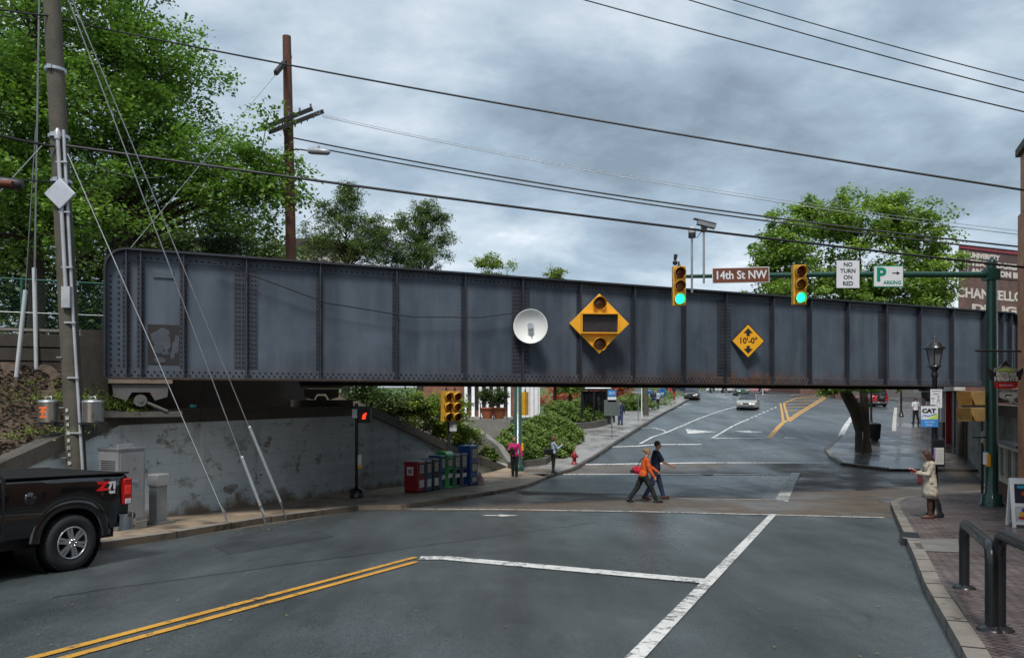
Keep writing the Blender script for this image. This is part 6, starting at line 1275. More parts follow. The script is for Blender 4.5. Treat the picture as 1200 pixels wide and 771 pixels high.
def tree(label, base, H, blobs, leafmat, n_clumps, per, rc, ls, seed, trunk_r=.25, name='tree', lean=(0, 0), fork=.35, bark=None, group=None, flat=.55, limbs=26, shell=.55, cat='tree', droop=.3, twigs=True, aspect=1.7):
    base = Vector(base); t = thing(name, label, cat, base, 0, group); rd = random.Random(seed); bk = bark or BARK
    C, P, tone = crown_points(blobs, n_clumps, per, rc, flat, seed, shell)
    m = MB(); top = Vector((lean[0], lean[1], H*.85)); pts = [Vector((0, 0, -.4)), Vector((0, 0, .05)), Vector((lean[0]*.1+.05, lean[1]*.1, H*.15)), Vector((lean[0]*.4-.05, lean[1]*.4, H*.4)), Vector((lean[0]*.75+.08, lean[1]*.75, H*.65)), top]
    m.tube(pts, [trunk_r*1.35, trunk_r*1.1, trunk_r*.9, trunk_r*.7, trunk_r*.35, trunk_r*.06], 12); tk = m.build('trunk', bk, t)
    m = MB(); idx = list(range(len(C))); rd.shuffle(idx); hubs = []
    for i in idx[:limbs]:
        e = Vector(C[i]); z = max(H*fork*.8, min(H*.8, e.z-.35*(e.xy-Vector((lean[0]*e.z/H, lean[1]*e.z/H))).length-.1*H*rd.random())); f = z/(H*.85)
        s = Vector((lean[0]*f, lean[1]*f, z)); mid = s.lerp(e, .5)+Vector((rd.uniform(-.3, .3), rd.uniform(-.3, .3), .12*(e-s).length)); q_ = bez(s, mid, e); r0 = max(.025, trunk_r*.38*(1-f*.6))
        m.tube(q_, [r0*(1-.85*k/7) for k in range(8)], 6, False); hubs += q_[2:]
    if twigs and hubs:
        H_ = np.array([tuple(h) for h in hubs])
        for i in idx[limbs:limbs+260]:
            e = C[i]; j = int(np.argmin(((H_-e)**2).sum(1))); s = Vector(H_[j]); e = Vector(e); m.tube([s, s.lerp(e, .5)+Vector((rd.uniform(-.1, .1), rd.uniform(-.1, .1), .1)), e], [.02, .014, .006], 4, False)
    m.build('limbs', bk, t); leaves('crown', P, ls, leafmat, t, droop=droop, flat=.5, tone=tone, aspect=aspect); return t
LF_A = leafm('leaf_maple', (.125, .245, .05)); LF_B = leafm('leaf_dark', (.07, .115, .035)); LF_C = leafm('leaf_pine', (.05, .085, .045), .15); LF_D = leafm('leaf_bright', (.175, .29, .065)); LF_E = leafm('leaf_olive', (.10, .165, .06)); LF_H = leafm('leaf_shrub', (.135, .215, .055), .2); LF_L = leafm('leaf_lime', (.17, .25, .05)); LF_R = leafm('leaf_azalea', (.42, .10, .06), .2)
def B(px, py, Y, rx, ry, rz, w, base): return (tuple(W(px, py, Y)-Vector(base)), (rx, ry, rz), w)
pz = 3.35
b = (-15.0, 28.5, pz)
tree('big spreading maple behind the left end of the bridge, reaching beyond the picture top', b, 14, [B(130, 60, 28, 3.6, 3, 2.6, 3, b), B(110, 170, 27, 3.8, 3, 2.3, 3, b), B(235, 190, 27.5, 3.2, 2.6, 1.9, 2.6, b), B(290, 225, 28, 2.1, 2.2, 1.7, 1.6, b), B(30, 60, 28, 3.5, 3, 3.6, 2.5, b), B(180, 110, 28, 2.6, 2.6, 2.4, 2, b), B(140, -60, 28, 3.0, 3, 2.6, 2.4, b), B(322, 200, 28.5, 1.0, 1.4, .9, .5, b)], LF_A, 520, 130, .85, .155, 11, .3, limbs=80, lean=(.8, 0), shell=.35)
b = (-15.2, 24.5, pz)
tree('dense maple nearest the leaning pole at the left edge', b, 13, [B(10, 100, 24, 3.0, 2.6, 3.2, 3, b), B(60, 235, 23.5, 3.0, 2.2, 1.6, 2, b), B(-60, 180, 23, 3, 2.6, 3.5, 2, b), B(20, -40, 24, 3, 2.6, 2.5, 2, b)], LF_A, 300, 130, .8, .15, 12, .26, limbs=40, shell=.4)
for i, (px, Y, H, col, lb, k) in enumerate(((30, 40, 15, LF_B, 'dark leafy tree filling the gap low at the left edge', 1.0), (130, 42, 14, LF_B, 'dark tree behind the big maple, left of its trunk', 1.0), (215, 44, 13, LF_B, 'dark tree behind the big maple, over the girder end', 1.0), (300, 44, 9.5, LF_B, 'low dark tree right of the conifer above the girder', .8))):
    x = (px-600)/900*Y; b = (x, Y, pz-.3); tree(lb, b, H, [((0, 0, H*.55), (4.4*k, 3, H*.34), 3), ((0, 0, H*.25), (4.2*k, 3, H*.24), 2)], col, 210, 90, 1.3, .26, 20+i, .25, limbs=24, shell=.3, group='dark trees at the back of the bank')
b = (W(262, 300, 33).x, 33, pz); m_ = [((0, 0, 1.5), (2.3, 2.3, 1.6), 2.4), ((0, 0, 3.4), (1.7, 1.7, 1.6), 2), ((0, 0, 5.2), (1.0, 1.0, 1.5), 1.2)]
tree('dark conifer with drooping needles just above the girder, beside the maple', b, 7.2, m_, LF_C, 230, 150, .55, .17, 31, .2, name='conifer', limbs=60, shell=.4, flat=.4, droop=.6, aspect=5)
# two evergreens above the girder
b = (W(405, 300, 35).x, 35, 2.5)
tree('bushy evergreen rising above the girder, nearer the brown pole', b, 9, [B(410, 290, 35, 1.9, 1.8, 1.3, 3, b), B(415, 255, 35, 1.15, 1.3, 1.0, 1.7, b), B(385, 248, 35, .7, .8, .6, .6, b), B(445, 268, 35, .7, .8, .5, .6, b), B(408, 228, 35, .55, .6, .7, .8, b), B(375, 285, 34.5, 1.3, 1.3, 1.3, 1.6, b), B(440, 290, 35, 1.2, 1.2, .9, 1.4, b)], LF_E, 430, 70, .36, .115, 41, .16, name='evergreen_tree', limbs=90, shell=.3, flat=.6, aspect=3)
b = (W(492, 300, 36).x, 36, 2.2)
tree('loose evergreen rising above the girder, farther from the brown pole', b, 8.5, [B(492, 300, 36, 1.5, 1.5, .9, 2.4, b), B(485, 272, 36, .9, 1.2, .8, 1.3, b), B(512, 258, 36, .7, .9, .5, .7, b), B(470, 262, 36, .4, .5, .5, .35, b), B(500, 250, 36, .7, .8, .7, 1, b), B(520, 280, 36, .6, .7, .5, .6, b), B(462, 295, 36, .9, 1, 1.0, 1.2, b)], LF_E, 360, 64, .34, .115, 42, .15, name='evergreen_tree', limbs=90, shell=.3, flat=.6, aspect=3)
b = (W(578, 330, 62).x, 62, 1.2); tree('small pale green treetop peeping over the girder left of the dish', b, 12, [B(578, 314, 62, 1.6, 1.5, 1.0, 1, b), B(585, 335, 62, 1.6, 1.5, 1.2, 1, b)], LF_L, 70, 90, .55, .17, 43, .15, limbs=26, group='treetops over the girder')
b = (W(650, 330, 66).x, 66, 1.4); tree('smallest treetop peeping over the girder right of the dish', b, 12, [B(649, 326, 66, 1.0, 1, .8, 1, b)], LF_L, 36, 80, .5, .17, 44, .15, limbs=20, group='treetops over the girder')
# big street tree on the right
b = tuple(G(1013, 529, .12)); Y = b[1]
tree('large bright green street tree on the far right corner pavement', b, 13.5, [B(925, 285, Y, 2.2, 2.6, 1.9, 2, b), B(985, 262, Y, 2.0, 2.6, 1.7, 2, b), B(1060, 268, Y, 2.4, 2.6, 1.8, 2.4, b), B(1088, 315, Y, 1.5, 2.2, 1.6, 1.5, b), B(1000, 335, Y, 4.6, 3.4, 2.4, 5, b), B(1010, 380, Y, 4.4, 3, 1.8, 2.4, b), B(912, 345, Y, 1.9, 2, 1.5, 1.3, b), B(1075, 360, Y, 2.2, 2, 1.6, 1.3, b), B(1042, 240, Y, .9, 1.0, .6, .4, b), B(900, 305, Y, 1.2, 1.6, 1.2, .8, b), B(945, 245, Y, .9, 1, .6, .35, b), B(1095, 350, Y, 1.0, 1.5, 1.0, .6, b)], LF_D, 900, 95, .56, .18, 51, .24, lean=(-.3, 0), fork=.22, limbs=70, shell=.15)
m = MB(); bb = Vector(b)+Vector((0, .0, 0)); pts_ = [W(x, y, Y) for x, y in ((1012, 532), (1010, 505), (1003, 482), (992, 462), (980, 440))]
m.tube([p-Vector(b) for p in pts_], [.44, .34, .33, .3, .2], 12); par = [o for o in bpy.data.objects if o.type == 'EMPTY' and o.get('label', '').startswith('large bright green street tree')][0]; m.build('fork', BARK, par)
C, P, tone = crown_points([(tuple(W(975, 452, Y-1)-Vector(b)), (1.6, 1.4, .45), 1), (tuple(W(1020, 452, Y-1.5)-Vector(b)), (1.5, 1.3, .4), 1)], 46, 80, .4, .6, 77, .2); leaves('low_sprays', P, .15, LF_D, par, tone=tone)
# background trees uphill
for i, (px, py, Y, H, r, lf, lb) in enumerate(((668, 456, 66, 6.5, 2.2, LF_D, 'slim tree beside the bus shelter'), (735, 460, 100, 7, 4, LF_D, 'leafy tree behind the hedge by the shelter'), (720, 460, 84, 6, 3, LF_A, 'rounded tree just past the bus shelter'), (800, 455, 150, 7, 6, LF_D, 'bright tree on the skyline behind the parked cars'), (920, 455, 165, 7, 6, LF_A, 'broad tree behind the grass strip beyond the junction'), (860, 455, 170, 8, 6, LF_B, 'dark tree far behind the white parked cars'))):
    p = W(px, py, Y); tree(lb, (p.x, Y, g(Y)), H, [((0, 0, H*.62), (r, r, H*.34), 1)], lf, 90, 60, r*.3, .3, 60+i, .18, group='trees uphill', limbs=20, twigs=False)
b = (W(604, 470, 44).x, 44, .4); tree('thin dark-stemmed tree rising beside the far green signal pole', b, 8, [((0, 0, 6.4), (1.6, 1.4, 1.2), 1)], LF_B, 60, 70, .45, .15, 71, .13, limbs=16)
# clipped shrubs
def shrub(label, px, py, rx, ry, rz, Y=None, lf=LF_H, seed=1, n=9000, name='shrub', grp='clipped shrubs by the pavement', up_=.1, z=None):
    c = G(px, py, .1) if Y is None else W(px, py, Y); t = thing(name, label, 'shrub', (c.x, c.y, g(c.y) if z is None else z), R(0), grp); rg = np.random.default_rng(seed)
    d = rg.normal(size=(n, 3)); d /= np.linalg.norm(d, axis=1)[:, None]; d[:, 2] = np.abs(d[:, 2])
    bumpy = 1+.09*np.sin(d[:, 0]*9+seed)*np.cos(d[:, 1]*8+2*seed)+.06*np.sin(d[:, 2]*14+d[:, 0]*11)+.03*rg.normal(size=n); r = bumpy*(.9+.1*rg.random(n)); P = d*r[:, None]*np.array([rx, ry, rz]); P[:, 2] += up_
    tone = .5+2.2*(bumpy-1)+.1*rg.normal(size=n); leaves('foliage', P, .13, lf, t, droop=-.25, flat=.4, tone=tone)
    m = MB(); m.ball((0, 0, up_), (rx*.88, ry*.88, rz*.88), 20, 12); m.build('inner_core', M('shrub_core', (.012, .02, .006), .9), t); return t  # solid dark core filling the shrub behind its leaves
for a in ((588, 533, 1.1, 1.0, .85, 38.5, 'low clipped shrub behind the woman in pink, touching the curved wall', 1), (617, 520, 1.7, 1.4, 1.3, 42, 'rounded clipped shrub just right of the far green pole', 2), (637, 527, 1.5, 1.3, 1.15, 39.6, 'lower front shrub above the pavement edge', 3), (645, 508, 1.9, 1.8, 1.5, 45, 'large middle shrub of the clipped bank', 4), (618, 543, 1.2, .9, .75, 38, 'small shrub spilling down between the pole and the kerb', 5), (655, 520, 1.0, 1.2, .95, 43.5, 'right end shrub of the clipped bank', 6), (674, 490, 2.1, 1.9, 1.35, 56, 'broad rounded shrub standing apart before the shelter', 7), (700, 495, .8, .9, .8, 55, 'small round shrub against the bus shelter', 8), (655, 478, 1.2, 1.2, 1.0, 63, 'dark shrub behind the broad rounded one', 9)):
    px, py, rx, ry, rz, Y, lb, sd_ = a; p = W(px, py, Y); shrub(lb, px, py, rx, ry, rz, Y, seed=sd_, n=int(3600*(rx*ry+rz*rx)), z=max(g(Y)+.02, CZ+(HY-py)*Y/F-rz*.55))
BED = M('bed_soil', (.05, .035, .022), .9, bmp=.6)
sheet('planting_bed', [Vector((-.6, 37.5, 0)), Vector((.2, 37.0, 0)), G(640, 545, .1), G(664, 527, .1), G(676, 508, .1), G(660, 495, .1), Vector((-1, 58, 0)), Vector((-4, 44, 0))], BED, .2, .1)
m = MB(); kb = [G(598, 549, .13), G(640, 544.5, .13), G(660, 531, .13), G(672, 517, .13), G(673, 507, .13), G(668, 500, .13)]; rows = []
def kerbwall(m, pts, w, h):
    rows = []
    for p, q_ in zip(pts, offs(pts, w)): z = g(p.y)+.1; rows.append([Vector((p.x, p.y, z-.1)), Vector((p.x, p.y, z+h)), Vector((q_.x, q_.y, z+h)), Vector((q_.x, q_.y, z-.1))])
    m.grid(rows, False, True); m.add(rows[0], [(0, 1, 2, 3)]); m.add(rows[-1], [(3, 2, 1, 0)])
kerbwall(m, kb, -.25, .32); o = m.build('bed_wall', DCONC, fix=True); tag(o, 'low dark wall curving round the clipped shrubs', 'low wall')
m = MB(); kb = [G(664, 503, .13), G(672, 504, .13), G(700, 501, .13), G(712, 498, .13)]; kerbwall(m, kb, -.3, .45); o = m.build('bed_wall', DCONC, fix=True); tag(o, 'low dark wall in front of the shrub before the bus shelter', 'low wall')
# green growth: bank beyond the bridge, hedges, azaleas
def mass(name, label, blobs, lf, n, per, rc, ls, seed, cat='shrub', grp=None, flat=.7):
    C, P, tone = crown_points(blobs, n, per, rc, flat, seed, .2); o = leaves(name, P, ls, lf, None, tone=tone); return tag(o, label, cat, grp)
mass('bush', 'bright leafy bush growing over the wing wall behind the twin yellow signals', [(tuple(W(500, 480, 34)), (1.5, 1.0, 1.0), 2), (tuple(W(530, 480, 36)), (.9, 1, 1.0), 1.6), (tuple(W(548, 508, 37)), (.8, .9, .5), 1.0), (tuple(W(520, 500, 35)), (1.2, .8, .6), 1)], LF_L, 150, 90, .38, .13, 81)
mass('bush', 'dark bush on the bank between the abutment and the bright bush', [(tuple(W(470, 478, 34)), (1.6, 1.2, .9), 2), (tuple(W(440, 470, 33)), (1.2, 1.0, .7), 1), (tuple(W(420, 462, 32)), (1.0, .8, .8), 1), (tuple(W(540, 520, 38)), (1.4, 1, .6), 1)], LF_B, 120, 80, .45, .14, 82)
mass('azalea', 'bank of orange red azaleas left of the shelter', [(tuple(W(690, 458, 80)), (5.0, 2, 1.2), 2), (tuple(W(655, 466, 74)), (3, 2, 1.1), 1), (tuple(W(720, 456, 84)), (2.5, 2, .8), 1)], LF_R, 150, 60, .6, .2, 83)
mass('hedge', 'long clipped green hedge running uphill behind the bus shelter', [(tuple(W(738, 474, 68)), (2.4, 1.5, .85), 3), (tuple(W(760, 470, 78)), (2.2, 4, .8), 2), (tuple(W(780, 463, 92)), (2.0, 5, .8), 1)], LF_H, 170, 70, .5, .16, 84, 'hedge')
GR = M('lawn', (.06, .11, .025), .9, bmp=.8, bs=25, var=.35, vs=1.5)
sheet('lawn', [Vector((12, 70, 0)), Vector((17.6, 96, 0)), Vector((14, 122, 0)), Vector((-60, 122, 0)), Vector((-60, 62, 0)), Vector((6, 62, 0))], GR, .2, .1)
sheet('grass_strip', [Vector((24, 125, 0)), Vector((62, 112, 0)), Vector((70, 170, 0)), Vector((14, 170, 0))], GR, .1, .1)
sheet('grass_field', [(-150, 126), (14, 126), (14, 300), (-150, 300)], GR, .15)
# weeds on the bank by the pole
def on_bank(a, b_): A, Bp = Vector((-9.9, 15.4, 1.15)), Vector((-10.6, 17.5, 2.8)); return None
def weeds(name, label, pts, lf, per, ls, seed, kind='stuff'):
    rg = np.random.default_rng(seed); P = []
    for (x, y, z, rx, rz) in pts:
        k = rg.normal(size=(per, 3))*np.array([rx, rx, rz*.5]); k[:, 2] = np.abs(k[:, 2]); P.append(k+np.array([x, y, z]))
    o = leaves(name, np.concatenate(P), ls, lf, None, droop=-.9, flat=.2, aspect=3); o['kind'] = kind; return o
WPT = []
for px, py, Y, rx, rz in ((10, 462, 16.3, .35, .16), (45, 468, 16.2, .4, .14), (70, 462, 16.5, .3, .14), (120, 466, 17.0, .3, .2), (140, 476, 16.8, .28, .2), (110, 458, 17.2, .15, .3), (25, 450, 16.8, .3, .1), (130, 470, 16.9, .3, .12), (5, 440, 17, .3, .1), (60, 445, 17, .25, .08), (160, 481, 16.8, .12, .1)):
    p = W(px, py, Y); WPT.append((p.x, p.y, p.z-.08, rx, rz))
WPT2 = [(-9.2, 15.4, 1.3, .4, .15), (-10.2, 14.7, 1.2, .5, .15), (-11, 13.6, 1.2, .7, .15), (-9.6, 16.6, 1.9, .35, .2)]
weeds('weeds', None, WPT+WPT2, LF_L, 230, .07, 91)
# leaf litter and gravel
def litter(name, fn, n, s, mat, seed, up_=.02):
    rd = random.Random(seed); m = MB()
    for _ in range(n):
        p = fn(rd); a = rd.random()*6.28; q_ = s*(.5+rd.random()); m.add([p+Vector((math.cos(a+k*1.571)*q_*(1 if k % 2 else .6), math.sin(a+k*1.571)*q_*(1 if k % 2 else .6), up_+rd.random()*.3*s)) for k in range(4)], [(0, 1, 2, 3)])
    o = m.build(name, mat); o['kind'] = 'stuff'; return o
def on_road(rd): Y = rd.uniform(4, 26)**1.0; X = rd.uniform(-.62, .62)*Y; d = Vector((X, Y, g(Y))); return d
LIT = M('leaf_litter', (.20, .15, .05), .8, var=.7, vs=4)
litter('fallen_leaves', lambda rd: (lambda Y, s: Vector((b1.x+(Y-b1.y)*.424-abs(rd.gauss(0, 1.0)), Y, g(Y))))(rd.uniform(5, 20), 0), 130, .02, LIT, 5)
litter('fallen_leaves', lambda rd: (lambda Y: Vector((a0.x+(Y-a0.y)*.424+abs(rd.gauss(0, .8)), Y, g(Y))))(rd.uniform(8, 21)), 130, .022, LIT, 6)
litter('fallen_leaves', on_road, 220, .018, LIT, 7)
A_, B_ = [Vector(v) for v in ((-8.95, 17.1, 1.62), (-9.95, 14.2, .66), (-12.3, 7.7, .1))], [Vector(v) for v in ((-9.75, 17.75, 2.5), (-11.6, 17.0, 2.8), (-18, 14, 2.9))]
def onb(rd):
    k = rd.random()*1.2; i = int(k); f = k-i; a = A_[i].lerp(A_[i+1], f); b_ = B_[i].lerp(B_[i+1], f); t = rd.random(); return a.lerp(b_, t)+Vector((0, 0, .25*math.sin(math.pi*t)+.03))
litter('bank_litter', onb, 2600, .035, M('chip_litter', (.20, .14, .09), .85, var=.6, vs=6), 8)
litter('bank_litter', onb, 1800, .04, M('dark_litter', (.05, .035, .025), .85, var=.5, vs=6), 9)

# ================================================================== BUILDINGS
BRK = brickm('brick_orange', (.55, .25, .13), (.44, .18, .09), (.38, .3, .24), 4.4, bw=.9, bh=.33, rough=.8, ms=.03)
BRKD = brickm('brick_dark', (.16, .07, .05), (.11, .05, .04), (.12, .1, .09), 4.4, bw=.9, bh=.33, rough=.8, ms=.03)
WINW = M('window_paint', (.50, .46, .38), .5, bmp=.1)
def facade(parent, x0, x1, y, z0, z1, cols, rows_, fw, fh, mat=None, deep=.12):
    for i in range(cols):
        for j in range(rows_):
            cx = x0+(i+.5)*(x1-x0)/cols; cz = z0+(j+.5)*(z1-z0)/rows_; m = MB(); m.bx(cx-fw/2, cx+fw/2, y-.04, y+.05, cz-fh/2, cz-fh/2+.1); m.bx(cx-fw/2, cx+fw/2, y-.04, y+.05, cz+fh/2-.08, cz+fh/2)
            m.bx(cx-fw/2, cx-fw/2+.07, y-.038, y+.05, cz-fh/2+.101, cz+fh/2-.081); m.bx(cx+fw/2-.07, cx+fw/2, y-.038, y+.05, cz-fh/2+.101, cz+fh/2-.081); m.bx(cx-fw/2+.071, cx+fw/2-.071, y-.03, y+.04, cz-.03, cz+.03); w_ = m.build('window', mat or WINW, parent); m = MB(); m.bx(cx-fw/2+.05, cx+fw/2-.05, y-.012, y+.02, cz-fh/2+.05, cz+fh/2-.04); m.build('pane', DGLASS, w_)
# brick building on the right: its street front runs back past the camera
fb = thing('brick_building', 'orange brick building whose corner stands at the right picture edge', 'building', (13.17, 20.0, -.9), math.pi/2-RA)     # local -x runs towards the camera, local y into ... the street lies on +y
m = MB(); m.bx(-26, 0, -9, 0, -1, 7.62); m.build('wall', BRK, fb); m = MB(); m.bx(-26, -.22, -9, -.02, 7.63, 9.1); m.build('parapet', BRK, fb); m = MB(); m.bx(-26.2, -.14, -9, .08, 9.11, 9.3); m.build('cornice', DCONC, fb)
for xx in range(5): 
    m = MB(); cx = -4-4.6*xx; m.bx(cx-1.7, cx+1.7, .0, .06, .9, 2.9); f = m.build('window', WINW, fb); m = MB(); m.bx(cx-1.6, cx+1.6, .05, .075, 1.0, 2.8); m.build('pane', DGLASS, f)
    for z in (4.2, ): m = MB(); m.bx(cx-.6, cx+.6, .0, .06, z, z+1.8); f = m.build('window', WINW, fb); m = MB(); m.bx(cx-.53, cx+.53, .05, .075, z+.08, z+1.7); m.build('pane', DGLASS, f)
# low patio front between the building and the bridge
pf_ = thing('patio_wall', 'low brick patio wall with pale framed windows beside the green signal pole', 'wall', (13.22, 20.03, g(20)+.1), math.pi/2-RA); Lp = 3.4
m = MB(); m.bx(.02, Lp, -.2, -.05, -.4, .5); m.build('wall', BRKD, pf_)
m = MB(); m.bx(.02, Lp, -.26, .0, .501, .62); m.bx(.02, Lp, -.26, .02, 1.5, 1.6)
for x in (.1, 1.15, 2.2, Lp-.08): m.bx(x-.06, x+.06, -.2, -.04, .621, 1.499)
m.build('window_frame', WINW, pf_); m = MB(); m.bx(.05, Lp-.05, -.14, -.11, .63, 1.49); m.build('pane', glassm('patio_glass', (.03, .035, .035), .08), pf_)
m = MB(); m.bx(.02, Lp, -.3, .06, 1.601, 1.66); m.build('rail_cap', BLACKM, pf_)
# painted brick building
sg = thing('painted_brick_building', 'tall brick building with faded painted white lettering behind the right end of the bridge', 'building', W(1123, 466, 62)-Vector((0, 0, CZ)), R(24)); GB = CZ
BW = 11.0; k = 62/F; zt = lambda y: GB+(HY-y)*k
sdx, sdy = .819*12, .573*12
def blk(z0, z1, o_=0.0, w=BW): m = MB(); m.prism([(-o_, -o_, z0), (w, -o_, z0), (w+sdx, sdy, z0), (sdx, sdy+o_, z0)], (0, 0, z1-z0)); return m
blk(-1, zt(322)).build('wall', brickm('brick_faded', (.125, .062, .048), (.09, .048, .04), (.14, .11, .095), 3.2, bw=.9, bh=.33, rough=.8, ms=.03), sg, fix=True)
blk(zt(322)+.002, zt(291), .06).build('painted_band', M('brown_board', (.075, .045, .042), .7, dirt=(.14, .09, .08), dirt_s=3), sg, fix=True)
blk(zt(291)+.002, zt(288), .14).build('cornice', M('red_coping', (.20, .03, .04), .6), sg, fix=True)
GH_ = M('faded_white', (.52, .48, .43), .8, bmp=.1, dirt=(.2, .11, .09), dirt_s=5, dirt_a=.55)
ku = lambda px: ((px-600)/F*62-(1123-600)/F*62)/(math.cos(R(24))-(px-600)/F*math.sin(R(24)))
def ghost(txt, p0, p1, py, caph, bold=.03): fit(txt, ku(p1)-ku(p0), caph*k, GH_, sg, (ku(p0), -.075 if py < 322 else -.012, zt(py)), bold, 'LEFT', ext=.006)
ghost('UNIVERSITY', 1135, 1171, 297.5, 6.5, .03); ghost('TEXT BOOKS', 1136, 1191, 306.5, 7.5, .04); ghost('ANDERSON BROS', 1136, 1207, 316.5, 7.5, .04)
ghost('CHANCELLOR\'S', 1121, 1214, 342, 12.5, .03); ghost('DRUG', 1139, 1191, 359.5, 9.5, .035); ghost('STORE', 1141, 1196, 376, 9.5, .035)
for i_, c_ in enumerate('BOOK'): fit(c_, 4.5*k, 4.6*k, GH_, sg, (ku(1129.5), -.075, zt(295.5+6*i_)), .02, ext=.006)
m = MB(); m.bx(ku(1133), ku(1133)+.06, -.075, -.065, zt(320), zt(292)); m.build('painted_rule', GH_, sg)
for i_ in range(4): m = MB(); m.bx(BW-2.0, BW-.4, -.05, .01, zt(377)-.0-i_*1.2, zt(377)+.35-i_*1.2); m.build('quoin', GH_, sg)
# shop fronts beyond the right abutment
sf = thing('shop_front', 'row of shop fronts with white columns and a red pillar beyond the bridge', 'building', (22.9, 38.8, g(38.8)-.1), math.pi/2-RA)
m = MB(); m.bx(0, 24, -8, 0, -.5, 4.6); m.build('wall', BRKD, sf)
for x, w_, c_, nm in ((.6, .5, DCONC, 'pier'), (2.4, .9, M('door_black', (.012, .012, .014), .4), 'door'), (4.2, .9, M('door_black', (.012, .012, .014), .4), 'door'), (5.6, .35, M('red_pillar', (.30, .01, .02), .45), 'pillar'), (8.0, .4, WHITE, 'column'), (11, .4, WHITE, 'column'), (14, .4, WHITE, 'column'), (17, .4, WHITE, 'column'), (6.8, 1.0, M('door_brown', (.06, .03, .02), .5), 'door'), (9.5, 1.4, DGLASS, 'window'), (12.5, 1.4, DGLASS, 'window'), (15.5, 1.4, DGLASS, 'window')):
    hh = 3.3 if nm != 'window' else 2.8; dz = (g(38.8+x*math.cos(RA))-g(38.8)); m = MB(); m.bx(x-w_/2, x+w_/2, -.02, .28 if nm in ('column', 'pillar', 'pier') else .06, dz-.2, dz+hh); m.build(nm, c_, sf)
m = MB(); m.bx(0, 24, .0, .5, 3.6, 4.3); m.build('fascia', M('fascia_cream', (.42, .40, .36), .6), sf)
# steps and brick piers at the end of the far pavement
stp = thing('brick_steps', 'wide dark steps between brick piers at the end of the far pavement', 'steps', (46, 94, g(94)), R(-8))
for i in range(7): m = MB(); m.bx(-5, 6, i*.38, 6, i*.17, (i+1)*.17-.002); m.build('step', M('step_stone', (.10, .095, .09), .6), stp)
for x in (-5.6, 6.5): m = MB(); m.bx(x-.6, x+.6, -.3, 5, 0, 2.0); m.build('brick_pier', BRKD, stp)
bw_ = thing('brick_building', 'long low brick building closing the view above the steps', 'building', (42, 104, g(104)), R(4)); m = MB(); m.bx(-3, 30, 0, 14, -1, 5.5); m.build('wall', BRKD, bw_); facade(bw_, -2, 28, 0, 1.2, 5, 9, 1, 1.4, 1.8)
# brick building far beyond the junction
fb2 = thing('brick_building', 'low red brick building behind the grass strip beyond the junction', 'building', (20, 176, g(176)), R(-4)); m = MB(); m.bx(-12, 60, 0, 12, -1, 6.5); m.build('wall', BRKD, fb2); facade(fb2, -10, 58, 0, 1, 6, 16, 1, 1.6, 2); m = MB(); m.bx(-12.4, 60.4, -.3, 12.3, 6.5, 7.0); m.build('roof', DCONC, fb2)
lw = MB(); lw.bx(0, 34, 0, .5, -.3, 1.1); o = lw.build('low_brick_wall', BRKD, loc=(26, 138, g(138)), rz=R(-8)); tag(o, 'low brick wall along the grass beyond the junction', 'wall')
# white columned building and its terrace on the left
cbx = thing('columned_building', 'red brick building with tall white columns beyond the bridge', 'building', W(540, 466, 53)-Vector((0, 0, CZ-.3)), R(4))
m = MB(); m.bx(-3, 4.0, .4, 8, 0, 6.0); m.build('wall', brickm('brick_red', (.30, .10, .06), (.22, .075, .05), (.2, .16, .13), 4.4, bw=.9, bh=.33, ms=.03), cbx)
for i in range(8): m = MB(); x = .35+.50*i; m.lathe((x, 0, .3), [(.16, 0), (.16, .12), (.12, .16), (.115, 4.6), (.15, 4.7), (.16, 4.9)], 14); m.build('column', WHITE, cbx)
m = MB(); m.bx(-3.4, 4.0, -.4, 8.4, 5.2, 5.9); m.build('entablature', WHITE, cbx); m = MB(); m.bx(4.01, 5.35, -1.2, 6, -.8, 6.1); wp = m.build('white_panel', WHITE, cbx)
for i in range(5): m = MB(); x = 4.08+.29*i; m.bx(x-.03, x+.03, -1.24, -1.201, -.7, 6.0); m.build('batten', M('batten_grey', (.42, .43, .45), .5), wp)
for i in range(6): m = MB(); x = .6+.5*i; m.bx(x-.12, x+.12, .36, .42, .9, 4.4); m.build('window', DGLASS, cbx)
ter = thing('terrace', 'raised concrete terrace with a railing in front of the columned building', 'terrace', (0, 0, 0)); zt_ = CZ-25*47/F
m = MB(); m.prism([(-7.5, 46, -1), (-.1, 46, -1), (1.3, 52, -1), (-7.5, 54, -1)], (0, 0, zt_+1)); m.build('slab', CONC, ter, fix=True)
m = MB(); m.bx(-6, -.2, 46.1, 46.14, zt_+.95, zt_+1.0)
m.build('handrail', BLACKM, ter)
for i in range(8): m = MB(); x = -5.9+.8*i; m.bx(x-.03, x+.03, 46.09, 46.15, zt_, zt_+.95); m.build('baluster', BLACKM, ter)
for px, lb in ((571, 'terracotta planter on the terrace nearer the yellow signals'), (585, 'terracotta planter on the terrace nearer the far green pole')):
    p = W(px, 490, 47.5); t = thing('planter', lb, 'planter', (p.x, 47.6, zt_), 0, 'planters on the terrace'); m = MB(); m.lathe((0, 0, 0), [(.25, 0), (.4, .4), (.45, .62), (.48, .62), (.48, .7), (.38, .7)], 18); m.build('pot', M('terracotta', (.36, .11, .05), .7), t)
    C, P, tone = crown_points([((0, 0, 1.35), (.6, .6, .55), 1)], 34, 70, .25, .8, px, .3); leaves('plant', P, .12, LF_B, t, tone=tone)
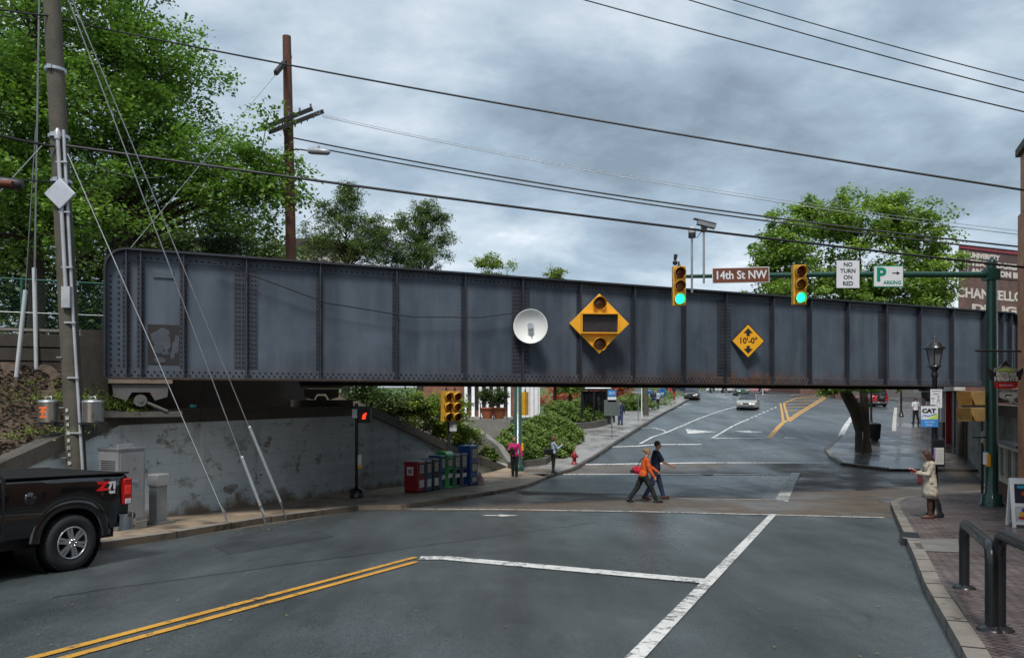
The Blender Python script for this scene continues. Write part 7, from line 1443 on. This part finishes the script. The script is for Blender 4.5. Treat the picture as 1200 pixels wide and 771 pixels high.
# house behind the girder by the brown pole, chain fence on the plateau
hs_ = thing('house', 'pale house with a dark roof glimpsed beside the brown pole', 'house', W(372, 305, 60)-Vector((0, 0, 8)), R(10)); m = MB(); m.bx(-2.6, 2.6, 0, 5, 0, 8.9); m.build('wall', M('cream_wall', (.5, .46, .4), .7), hs_); m = MB(); m.prism([(-2.9, -.3, 8.9), (2.9, -.3, 8.9), (1.5, -.3, 9.6), (-1.6, -.3, 9.6)], (0, 5.6, 0)); m.build('roof', M('roof_brown', (.05, .04, .035), .8), hs_, fix=True); m = MB(); m.bx(-.4, .4, -.03, .03, 6.5, 7.9); m.build('window', DGLASS, hs_)
fc = thing('chain_fence', 'green chain link fence with thin rails behind the timber wall', 'fence', (-9.8, 19.4, 3.35), R(24.64))
GF = M('fence_green', (.02, .09, .07), .5, .3)
for i in range(6): m = MB(); m.cyl((-2.2*i, 0, 0), (-2.2*i, 0, 1.55), .03, n=8); m.build('post', GF, fc)
m = MB(); m.cyl((-11, 0, 1.5), (0, 0, 1.5), .02, n=6); m.build('rail', GF, fc); m = MB(); m.cyl((-11, 0, .7), (0, 0, .7), .012, n=6); m.build('rail', GALV, fc)
m = MB()
for i in range(110):
    x = -11+.1*i; m.cyl((x, 0, 0), (min(0, x+1.5), 0, min(1.5, -x)), .0025, n=3, cap=False); m.cyl((x, 0, 1.5), (min(0, x+1.5), 0, max(0, 1.5+x)), .0025, n=3, cap=False)
m.build('mesh', GF, fc)
m = MB(); m.tube([W(88, 435, 17.6), W(86, 345, 17.9)], .05, 6); o = m.build('rusty_stake', M('rusty_stake_mat', (.16, .06, .03), .8)); tag(o, 'leaning rusty stake against the timber wall', 'stake')
m = MB(); m.prism([(0, 0, 0), (.12, 0, 0), (.13, .02, .05), (.02, .01, .07)], (0, .1, 0)); o = m.build('cyan_scrap', M('cyan_plastic', (.1, .5, .55), .4), loc=tuple(W(222, 477, 18.2)), fix=True); tag(o, 'scrap of pale cyan litter on the abutment seat', 'litter')
